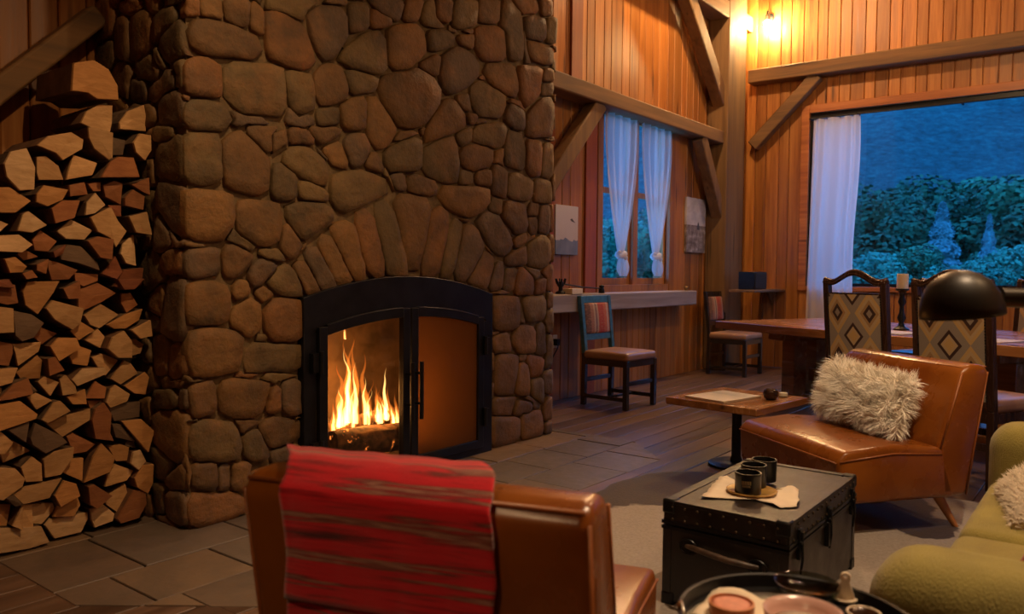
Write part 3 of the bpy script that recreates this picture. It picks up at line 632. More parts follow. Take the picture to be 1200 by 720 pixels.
3153 2860 123 0 128 47 111 93 75 130 20 112 -17 97 -50 87 -98 82 -147 54 -126 0 -111 -40 -105 -88 -75 -130 -21 -121 19 -111 59 -102 104 -87 124 -45
2156 3007 95 0 75 27 61 51 44 76 17 97 -16 89 -46 80 -72 60 -82 30 -88 0 -91 -33 -76 -63 -43 -74 -15 -83 15 -83 42 -73 71 -60 108 -39
4822 392 54 0 54 20 55 47 50 87 16 94 -16 89 -50 86 -72 60 -60 22 -53 0 -54 -19 -49 -40 -45 -76 -17 -93 18 -102 54 -95 56 -47 54 -19
2016 2553 55 0 55 19 55 46 42 72 13 73 -12 69 -41 72 -62 52 -63 23 -62 0 -63 -23 -62 -52 -37 -65 -12 -69 13 -74 45 -78 56 -47 55 -20
4858 1600 17 0 19 7 19 16 21 37 19 106 -17 98 -17 31 -20 17 -18 7 -19 0 -18 -7 -21 -18 -22 -39 -18 -102 18 -102 21 -36 19 -16 19 -7
2344 2572 115 0 97 35 77 64 38 65 11 59 -10 59 -35 60 -66 56 -95 34 -95 0 -92 -34 -86 -72 -42 -74 -12 -71 16 -90 28 -49 43 -36 78 -28
2059 2858 107 0 96 35 71 59 41 70 14 79 -13 79 -39 69 -65 55 -103 38 -105 0 -104 -37 -72 -61 -43 -75 -13 -78 13 -69 35 -60 62 -51 100 -36
3544 2947 101 0 86 32 59 50 37 65 14 79 -18 98 -56 97 -84 70 -95 35 -104 0 -85 -31 -65 -54 -41 -69 -16 -88 17 -97 49 -85 88 -74 103 -37
2924 2842 107 0 94 34 78 65 54 94 19 109 -18 100 -47 80 -78 65 -101 36 -111 0 -122 -45 -88 -74 -51 -89 -15 -85 14 -84 45 -79 92 -78 116 -43
4223 1059 131 0 56 20 17 15 5 8 1 7 -2 7 -5 8 -10 8 -23 8 -105 0 -12 -4 -4 -4 -3 -5 -1 -5 1 -5 3 -6 7 -7 25 -10
2766 2705 95 0 89 33 69 58 41 72 14 81 -12 72 -35 61 -63 53 -96 35 -92 0 -82 -30 -69 -57 -49 -84 -12 -71 11 -61 33 -56 62 -51 99 -36
2429 2930 117 0 105 38 69 58 42 71 15 86 -16 90 -45 78 -75 63 -116 42 -100 0 -86 -32 -71 -60 -56 -97 -16 -91 14 -77 39 -67 69 -58 105 -38
4820 839 57 0 56 21 57 49 52 91 15 87 -15 84 -28 48 -30 25 -40 15 -53 0 -36 -13 -28 -23 -28 -47 -15 -84 15 -86 51 -88 57 -48 56 -20
4435 2360 47 0 37 14 27 22 18 32 6 31 -4 22 -13 22 -33 28 -80 29 -129 0 -28 -10 -11 -9 -6 -10 -2 -12 2 -12 6 -11 23 -19 88 -32
4820 1169 57 0 56 21 58 49 52 91 17 96 -15 86 -41 71 -63 53 -87 32 -33 0 -21 -7 -17 -14 -19 -32 -19 -106 19 -106 57 -99 58 -49 56 -20
4842 2697 35 0 35 13 35 29 35 61 13 76 -6 35 -7 11 -9 8 -14 5 -16 0 -5 -2 -4 -3 -3 -4 -1 -5 1 -5 3 -6 32 -27 35 -13
4830 608 47 0 47 17 48 41 48 85 24 136 -24 134 -34 59 -33 28 -31 11 -30 0 -32 -11 -53 -44 -70 -120 -22 -121 21 -119 48 -83 48 -40 47 -17
2562 2654 124 0 109 40 98 82 54 92 14 77 -11 67 -36 63 -70 59 -107 39 -126 0 -114 -42 -92 -78 -49 -86 -13 -77 12 -67 36 -61 66 -55 116 -42
2014 2700 63 0 52 19 42 36 32 56 13 71 -14 82 -54 95 -61 52 -61 23 -60 0 -61 -22 -60 -50 -38 -66 -12 -71 12 -66 39 -66 68 -57 77 -28
2157 2558 90 0 85 31 79 67 48 83 17 94 -16 94 -51 88 -77 65 -78 29 -77 0 -78 -28 -78 -65 -56 -97 -16 -88 14 -79 44 -75 77 -64 89 -32
3385 2861 123 0 88 31 62 51 41 70 12 66 -12 66 -39 67 -79 66 -96 34 -102 0 -101 -37 -90 -76 -47 -82 -10 -58 9 -52 28 -48 53 -45 114 -42
4167 600 10 0 9 3 10 8 12 20 10 55 -11 63 -11 18 -9 8 -9 3 -7 0 -9 -3 -9 -8 -11 -19 -11 -64 12 -66 12 -21 10 -8 9 -3
4517 2723 30 0 23 8 21 17 16 28 9 54 -29 161 -27 47 -20 16 -19 6 -17 0 -19 -7 -19 -16 -16 -28 -12 -67 11 -64 34 -59 62 -53 37 -14
4869 2317 7 0 7 3 7 6 9 16 10 56 -8 45 -8 14 -6 5 -5 2 -5 0 -5 -2 -6 -5 -9 -15 -12 -70 10 -57 9 -16 7 -6 7 -2
4252 1959 10 0 9 3 10 8 17 29 14 80 -13 73 -36 63 -64 53 -64 23 -73 0 -85 -31 -32 -27 -17 -30 -6 -35 7 -40 25 -43 11 -9 9 -4
2588 1960 100 0 96 36 55 47 18 32 5 27 -4 20 -16 28 -71 60 -76 28 -89 0 -78 -28 -34 -28 -16 -28 -5 -26 5 -26 16 -28 32 -27 51 -18
2463 660 109 0 40 15 21 18 10 17 3 17 -3 17 -12 21 -28 23 -76 28 -110 0 -52 -19 -38 -32 -10 -18 -4 -22 5 -26 10 -17 19 -16 40 -14
4166 381 10 0 11 4 11 9 13 23 13 72 -10 55 -10 16 -8 6 -7 2 -7 0 -7 -3 -8 -6 -10 -16 -9 -53 5 -28 12 -21 11 -10 11 -4
2284 1919 125 0 79 29 28 24 13 22 4 22 -3 20 -10 18 -23 20 -90 33 -68 0 -88 -32 -49 -41 -13 -22 -3 -19 3 -14 9 -15 21 -17 39 -14
4208 792 32 0 6 3 3 4 2 5 0 5 -1 5 -3 5 -4 4 -7 3 -46 0 -48 -17 -25 -20 -12 -19 -3 -14 2 -14 8 -14 15 -12 29 -10
4505 882 10 0 12 5 11 10 8 14 6 33 -17 102 -33 59 -33 28 -37 14 -37 0 -37 -13 -37 -31 -22 -38 -6 -39 8 -44 28 -47 22 -18 17 -5
4860 1831 15 0 16 6 17 14 19 33 18 101 -9 52 -23 40 -23 19 -16 6 -17 0 -16 -6 -17 -14 -20 -35 -18 -106 19 -104 19 -33 17 -14 16 -6
2506 2791 104 0 80 29 61 51 42 73 14 80 -13 72 -37 65 -64 53 -101 37 -106 0 -83 -30 -68 -57 -44 -77 -13 -72 12 -66 36 -63 64 -53 106 -38
3774 2969 134 0 120 44 73 62 41 72 13 77 -15 81 -39 67 -61 52 -81 30 -119 0 -120 -43 -101 -84 -40 -68 -11 -61 10 -56 29 -51 50 -42 91 -33
2795 2997 91 0 71 26 54 45 40 70 18 102 -17 98 -46 80 -72 61 -92 34 -110 0 -91 -33 -60 -50 -37 -65 -14 -78 16 -88 49 -84 83 -69 119 -43
3325 1979 21 0 127 46 66 55 26 44 8 41 -6 37 -22 38 -34 28 -42 15 -57 0 -73 -27 -20 -17 -3 -6 -1 -5 1 -5 3 -5 7 -6 7 -3
1993 688 52 0 17 6 5 4 2 4 0 4 -1 4 -4 6 -38 31 -40 14 -38 0 -7 -3 -4 -4 -3 -5 -1 -5 0 -5 2 -5 3 -4 7 -3
4641 1197 78 0 58 21 31 26 17 30 5 29 -5 29 -18 31 -44 37 -109 39 -59 0 -33 -12 -23 -19 -14 -24 -6 -30 9 -52 25 -44 47 -40 69 -25
4018 2193 96 0 33 12 12 10 5 8 1 5 -1 5 -3 4 -6 5 -16 6 -29 0 -36 -13 -46 -39 -20 -35 -5 -29 4 -25 14 -24 25 -21 46 -17
1998 2162 4 0 4 2 3 4 2 5 0 5 -1 5 -4 7 -42 35 -45 17 -41 0 -7 -2 -4 -3 -3 -4 -1 -4 0 -4 2 -4 3 -3 4 -1
4838 996 38 0 38 14 39 32 34 59 11 59 -10 59 -31 55 -31 26 -34 13 -34 0 -35 -13 -35 -29 -35 -61 -11 -61 11 -61 33 -57 38 -32 38 -14
2148 2739 78 0 88 32 69 58 42 73 14 76 -11 66 -33 58 -58 49 -93 34 -85 0 -75 -27 -61 -51 -43 -75 -14 -81 15 -81 43 -75 56 -47 68 -25
2338 883 38 0 6 2 3 3 2 4 0 4 -1 4 -3 4 -4 3 -5 1 -6 0 -5 -2 -5 -5 -17 -29 -6 -34 6 -35 20 -35 41 -35 52 -20
4472 612 86 0 21 7 8 6 3 4 1 4 -1 4 -2 4 -7 5 -5 1 -5 0 -4 -2 -4 -4 -10 -18 -7 -40 7 -38 25 -44 52 -43 79 -29
4647 267 32 0 16 6 11 10 6 11 2 15 -4 20 -15 26 -59 50 -118 43 -23 0 -14 -5 -9 -7 -6 -9 -6 -34 10 -58 37 -65 75 -63 90 -32
2272 453 67 0 31 11 15 13 7 13 3 14 -2 14 -7 13 -19 15 -66 24 -53 0 -45 -17 -41 -35 -28 -49 -6 -35 6 -34 16 -28 26 -22 53 -20
3353 2992 93 0 101 37 60 50 32 54 11 59 -10 59 -37 64 -59 50 -84 31 -107 0 -85 -31 -64 -54 -33 -58 -10 -59 11 -59 34 -58 64 -54 82 -30
2236 1343 41 0 21 8 16 14 7 13 3 17 -5 24 -33 56 -46 39 -57 21 -70 0 -39 -14 -25 -20 -14 -23 -5 -24 5 -29 20 -35 65 -55 92 -33
4319 1501 22 0 11 4 7 6 6 10 2 14 -3 15 -15 26 -34 28 -7 3 -5 0 -5 -2 -4 -3 -3 -4 -1 -5 1 -5 9 -16 67 -57 47 -17
4858 2478 17 0 18 6 19 16 19 33 5 28 -3 14 -5 8 -5 3 -5 1 -6 0 -5 -2 -4 -4 -3 -5 -1 -5 1 -7 18 -33 19 -17 18 -7
4830 48 45 0 47 17 45 37 25 43 8 44 -7 44 -25 43 -46 39 -47 17 -47 0 -46 -17 -41 -35 -28 -49 -8 -49 9 -49 29 -49 45 -38 47 -17
4018 2462 70 0 53 20 34 30 3 7 0 5 -1 5 -3 5 -4 4 -5 2 -6 0 -5 -1 -4 -3 -3 -4 -1 -4 0 -4 2 -4 5 -4 18 -6
2007 3018 55 0 59 21 69 58 42 73 15 84 -17 93 -53 92 -54 45 -54 19 -53 0 -54 -20 -54 -46 -54 -93 -17 -98 15 -84 41 -71 50 -42 54 -20
4596 1452 53 0 44 16 6 6 2 4 0 5 -1 5 -4 7 -40 33 -34 12 -38 0 -48 -17 -60 -50 -17 -29 -4 -22 3 -17 10 -19 17 -14 30 -11
2008 1306 49 0 35 12 14 11 9 14 3 14 -2 14 -9 15 -26 22 -52 19 -52 0 -13 -5 -4 -4 -2 -5 -1 -5 1 -5 3 -5 4 -4 13 -5
2002 508 5 0 5 1 4 3 3 4 1 4 0 4 -2 4 -3 3 -6 2 -42 0 -6 -3 -3 -4 -2 -5 0 -5 1 -5 3 -5 4 -4 5 -2
1968 272 4 0 4 2 3 4 2 5 2 14 -16 88 -17 29 -16 13 -14 6 -13 0 -14 -5 -16 -12 -17 -28 -16 -87 2 -13 2 -4 3 -3 4 -1
2552 438 44 0 17 6 6 4 3 4 1 4 0 4 -2 4 -3 3 -4 1 -4 0 -4 -2 -3 -4 -2 -5 0 -5 1 -5 3 -5 4 -4 7 -3
2263 2874 87 0 72 26 59 50 42 73 16 92 -14 77 -39 67 -64 53 -97 35 -95 0 -85 -31 -67 -56 -42 -71 -15 -80 12 -72 37 -65 72 -61 101 -37
3739 1129 26 0 16 6 13 11 7 12 1 7 -1 5 -2 4 -4 4 -14 5 -28 0 -8 -3 -4 -3 -2 -4 -1 -5 1 -5 3 -4 5 -4 20 -7
4832 2168 41 0 45 16 43 35 14 24 3 14 -1 9 -4 8 -11 9 -30 11 -93 0 -9 -4 -3 -4 -2 -5 0 -5 1 -5 3 -5 4 -4 7 -3
2762 1792 6 0 5 2 4 4 3 5 1 5 0 5 -4 8 -63 53 -29 11 -8 0 -4 -1 -3 -3 -2 -4 -1 -9 3 -13 3 -4 4 -3 5 -1
3722 2692 64 0 58 21 26 22 14 24 6 34 -6 38 -8 16 -11 10 -15 6 -7 0 -4 -1 -3 -3 -2 -4 0 -4 1 -4 3 -4 4 -3 8 -2
3203 1741 7 0 8 3 4 3 6 9 1 9 -4 20 -29 50 -26 21 -34 12 -15 0 -5 -2 -4 -4 -3 -5 -1 -7 2 -12 49 -85 21 -18 9 -4
4377 2182 5 0 5 2 4 4 3 5 1 5 0 5 -2 5 -3 4 -5 2 -15 0 -5 -1 -3 -3 -2 -4 0 -4 1 -4 3 -4 4 -3 5 -1
2960 2714 89 0 90 32 52 43 25 43 8 41 -7 41 -22 39 -46 39 -93 34 -92 0 -85 -31 -52 -44 -28 -50 -7 -45 7 -40 20 -35 37 -31 70 -26
3461 1149 108 0 16 6 4 4 2 5 1 7 -2 12 -9 15 -14 11 -32 12 -148 0 -14 -5 -4 -3 -3 -4 -1 -5 1 -5 2 -4 4 -3 11 -4
4842 2843 33 0 32 11 18 14 9 14 3 14 -2 14 -8 14 -14 11 -5 1 -4 0 -4 -2 -3 -4 -2 -5 0 -5 1 -5 4 -7 33 -28 33 -12
2001 2443 54 0 67 25 35 29 17 30 5 32 -6 32 -23 39 -47 39 -47 17 -47 0 -47 -17 -46 -38 -10 -16 -3 -14 2 -14 6 -11 13 -11 22 -8
2249 687 90 0 19 7 8 6 6 10 2 14 -4 23 -11 19 -19 16 -35 12 -43 0 -15 -6 -6 -5 -3 -5 -1 -5 1 -5 3 -5 12 -10 43 -16
3908 1538 4 0 4 1 3 3 2 4 0 4 -1 4 -3 4 -4 3 -9 2 -74 0 -41 -15 -18 -15 -9 -15 -3 -15 2 -15 8 -15 16 -14 5 -3
3174 1148 26 0 17 6 13 10 3 5 1 5 -1 5 -2 4 -4 3 -5 1 -5 0 -5 -2 -10 -9 -5 -9 -1 -5 1 -5 3 -5 6 -5 18 -7
3912 2722 7 0 39 14 40 33 23 39 6 30 -4 25 -13 24 -24 21 -40 15 -67 0 -7 -2 -3 -3 -2 -4 0 -4 1 -4 3 -4 4 -3 5 -1
3087 3008 107 0 80 29 54 45 31 54 12 69 -14 78 -39 69 -54 45 -68 25 -83 0 -96 -35 -67 -56 -35 -60 -9 -54 10 -54 29 -50 54 -45 86 -31
2618 1318 4 0 4 1 4 4 16 27 3 19 -3 14 -9 14 -6 4 -9 3 -8 0 -15 -6 -27 -23 -4 -6 -1 -5 0 -5 2 -5 3 -4 4 -2
2872 2398 6 0 5 1 4 3 3 4 1 4 0 4 -2 4 -3 3 -4 1 -4 0 -4 -2 -3 -4 -2 -5 0 -5 1 -5 3 -5 4 -4 5 -2
1978 1963 4 0 4 1 4 3 8 14 3 19 -4 19 -12 19 -24 20 -24 8 -22 0 -6 -3 -4 -4 -3 -5 -1 -5 0 -5 2 -5 3 -4 4 -2
4137 1338 7 0 5 1 4 3 2 4 1 4 -1 5 -10 17 -58 48 -17 5 -7 0 -5 -2 -4 -4 -3 -5 -1 -5 1 -5 3 -6 17 -15 49 -19
4618 1758 4 0 4 1 4 3 4 7 0 5 -1 4 -3 4 -4 3 -5 1 -6 0 -5 -2 -4 -4 -3 -5 -2 -10 1 -10 2 -5 3 -4 4 -2
4529 3061 135 0 122 44 90 75 36 61 9 51 -8 46 -24 41 -44 37 -80 29 -167 0 -109 -40 -68 -57 -44 -77 -11 -63 10 -57 28 -48 52 -44 96 -35
4754 3108 78 0 73 27 68 57 42 73 12 69 -10 60 -31 55 -59 50 -83 30 -75 0 -70 -25 -66 -55 -45 -78 -12 -69 11 -59 31 -54 57 -48 81 -29
3004 3296 103 0 106 39 73 61 41 71 13 69 -11 64 -35 61 -70 59 -96 35 -113 0 -91 -33 -67 -56 -44 -76 -13 -73 12 -66 37 -63 70 -58 96 -34
2779 3372 136 0 118 43 89 74 44 76 13 74 -13 74 -44 76 -89 74 -119 43 -128 0 -110 -40 -82 -69 -53 -92 -14 -84 14 -79 43 -74 82 -69 117 -43
4487 3165 122 0 105 38 79 66 39 67 11 66 -12 66 -39 67 -79 66 -94 34 -98 0 -104 -38 -97 -81 -42 -72 -11 -62 10 -57 29 -52 50 -43 91 -33
4053 3043 156 0 104 38 71 60 45 78 17 97 -15 84 -36 63 -55 47 -76 28 -105 0 -135 -49 -94 -79 -38 -66 -10 -59 9 -54 26 -45 48 -40 88 -32
2134 3372 165 0 131 48 89 75 43 74 13 74 -13 74 -43 74 -91 77 -175 64 -140 0 -100 -36 -77 -64 -53 -92 -18 -103 18 -102 49 -84 83 -69 137 -50
4671 3385 116 0 145 52 76 63 36 63 11 61 -11 61 -37 63 -76 63 -151 55 -114 0 -87 -32 -70 -59 -53 -92 -16 -91 14 -82 44 -76 79 -67 101 -37
2268 3210 139 0 95 34 63 53 40 69 15 86 -17 95 -48 82 -81 68 -122 44 -106 0 -94 -35 -85 -71 -50 -86 -14 -77 13 -72 39 -68 75 -63 116 -43
4163 3336 155 0 113 42 84 71 59 103 19 111 -20 111 -64 110 -105 88 -133 48 -126 0 -116 -42 -113 -94 -65 -112 -19 -103 16 -93 47 -83 88 -74 147 -54
3521 3231 117 0 102 37 89 75 55 95 18 101 -18 101 -52 90 -79 66 -117 43 -158 0 -108 -40 -69 -58 -44 -76 -17 -98 19 -107 54 -93 91 -76 146 -53
4742 3210 131 0 132 48 90 76 53 91 19 105 -17 96 -50 87 -91 77 -132 48 -141 0 -124 -45 -89 -75 -25 -43 -6 -36 6 -31 17 -28 33 -27 57 -20
3740 3389 111 0 96 35 70 58 34 58 10 56 -10 56 -34 58 -70 59 -100 36 -110 0 -118 -43 -62 -52 -29 -50 -9 -50 9 -54 33 -57 77 -65 105 -38
2931 3059 95 0 95 34 62 51 37 63 14 76 -15 87 -45 78 -76 64 -109 40 -83 0 -64 -23 -53 -45 -37 -65 -16 -90 18 -100 50 -86 66 -55 80 -29
2541 3395 105 0 108 39 63 53 30 52 9 51 -9 51 -30 52 -63 53 -106 38 -116 0 -87 -32 -61 -52 -40 -71 -12 -67 11 -62 33 -57 61 -52 95 -35
3346 3365 124 0 109 39 98 81 48 82 15 81 -14 81 -48 82 -98 82 -123 44 -152 0 -93 -34 -61 -52 -41 -72 -17 -96 20 -114 52 -89 81 -68 114 -42
2572 3098 196 0 170 62 128 108 53 91 16 89 -16 94 -60 106 -139 117 -176 65 -163 0 -153 -55 -103 -87 -61 -106 -23 -134 24 -130 70 -120 109 -91 141 -51
4248 3163 133 0 142 51 117 98 65 113 17 99 -16 88 -47 80 -85 71 -147 53 -181 0 -130 -48 -91 -76 -57 -98 -21 -117 20 -114 60 -105 106 -89 128 -47
3874 3144 170 0 174 63 95 80 50 87 18 104 -22 121 -59 102 -91 76 -136 49 -167 0 -137 -50 -103 -86 -56 -96 -20 -111 22 -124 61 -106 92 -77 123 -45
4486 3315 114 0 94 34 71 59 50 86 19 108 -16 91 -42 71 -67 56 -95 34 -130 0 -117 -43 -82 -69 -44 -76 -14 -77 13 -77 44 -77 90 -76 118 -43
2069 3176 97 0 86 32 72 61 49 86 16 96 -16 91 -42 72 -68 57 -103 37 -115 0 -113 -41 -72 -60 -42 -71 -14 -77 15 -87 45 -78 81 -68 102 -37
3214 3117 98 0 104 38 105 89 49 85 14 84 -15 84 -52 90 -89 74 -102 37 -119 0 -109 -40 -71 -60 -43 -75 -18 -103 21 -121 51 -90 78 -66 97 -36
2828 3211 116 0 95 34 75 62 50 85 16 86 -14 81 -43 75 -79 66 -105 38 -113 0 -94 -35 -70 -60 -46 -80 -16 -95 15 -82 42 -72 75 -63 103 -38
3635 3075 99 0 87 32 69 58 47 81 15 86 -13 76 -38 67 -63 53 -100 36 -115 0 -91 -33 -58 -49 -38 -67 -14 -81 17 -94 44 -76 67 -56 91 -33
3948 3302 93 0 89 32 72 60 40 69 12 69 -12 68 -38 65 -77 64 -101 36 -113 0 -89 -33 -59 -50 -34 -59 -11 -65 13 -74 45 -78 88 -74 96 -35
3136 3405 75 0 97 35 52 43 24 41 7 41 -8 41 -24 41 -52 43 -81 29 -78 0 -76 -28 -50 -42 -32 -56 -11 -61 9 -52 26 -46 45 -39 61 -23
3717 3271 113 0 106 38 62 51 33 56 11 61 -10 61 -35 61 -73 61 -97 35 -92 0 -79 -29 -64 -55 -44 -77 -14 -81 13 -72 37 -63 58 -48 81 -30
2594 3262 126 0 101 37 73 61 44 75 13 74 -12 69 -37 65 -72 61 -100 37 -119 0 -111 -40 -70 -59 -37 -65 -12 -68 13 -69 40 -69 71 -59 112 -40
2388 3311 101 0 84 30 59 50 37 64 12 71 -13 71 -38 65 -72 60 -98 36 -112 0 -76 -28 -52 -44 -31 -54 -12 -67 14 -81 47 -81 69 -58 85 -31
2315 3067 97 0 87 31 72 60 45 79 13 74 -12 69 -38 65 -68 56 -112 40 -95 0 -76 -28 -61 -52 -43 -74 -16 -92 14 -79 40 -69 65 -55 95 -35
3408 3116 106 0 76 28 50 42 33 56 12 65 -14 81 -54 94 -78 66 -89 33 -90 0 -88 -32 -64 -54 -34 -58 -11 -61 12 -66 42 -73 76 -64 103 -37
3546 3396 80 0 83 30 61 51 30 52 9 51 -9 51 -30 52 -61 51 -89 32 -82 0 -68 -25 -56 -48 -33 -58 -10 -57 10 -57 36 -62 64 -54 75 -28
3945 3414 96 0 91 33 41 35 19 33 5 32 -6 32 -19 33 -41 35 -91 33 -95 0 -85 -31 -50 -42 -24 -41 -6 -34 6 -34 21 -37 44 -37 76 -28
4835 3362 40 0 42 15 43 36 42 72 15 82 -12 69 -28 50 -38 32 -46 17 -52 0 -60 -22 -53 -44 -33 -58 -11 -64 13 -73 41 -71 43 -36 42 -15
3033 3168 78 0 88 32 70 58 37 64 10 59 -9 54 -31 53 -55 46 -84 30 -98 0 -79 -29 -53 -45 -31 -55 -12 -69 14 -78 40 -69 54 -45 68 -25
1995 3301 55 0 47 17 36 30 24 41 10 57 -13 75 -42 73 -42 36 -42 15 -42 0 -42 -15 -42 -36 -42 -73 -11 -67 10 -57 28 -47 43 -36 64 -23
4359 3406 101 0 113 41 51 43 23 41 7 39 -7 39 -24 41 -51 43 -114 41 -105 0 -76 -28 -56 -47 -36 -63 -14 -75 11 -62 29 -52 46 -39 68 -25
3211 3270 106 0 78 29 56 47 33 57 13 71 -14 81 -47 82 -83 70 -98 36 -102 0 -101 -37 -68 -57 -35 -60 -10 -61 11 -61 37 -63 76 -63 130 -47
2978 3409 72 0 67 24 45 38 22 39 6 36 -7 36 -23 39 -46 38 -78 28 -70 0 -59 -22 -49 -41 -26 -45 -7 -40 7 -40 23 -41 44 -37 71 -26
2350 3418 77 0 79 29 37 31 16 28 5 29 -5 29 -17 28 -37 31 -81 29 -70 0 -58 -21 -42 -35 -20 -35 -6 -34 6 -34 18 -33 36 -31 64 -24"""
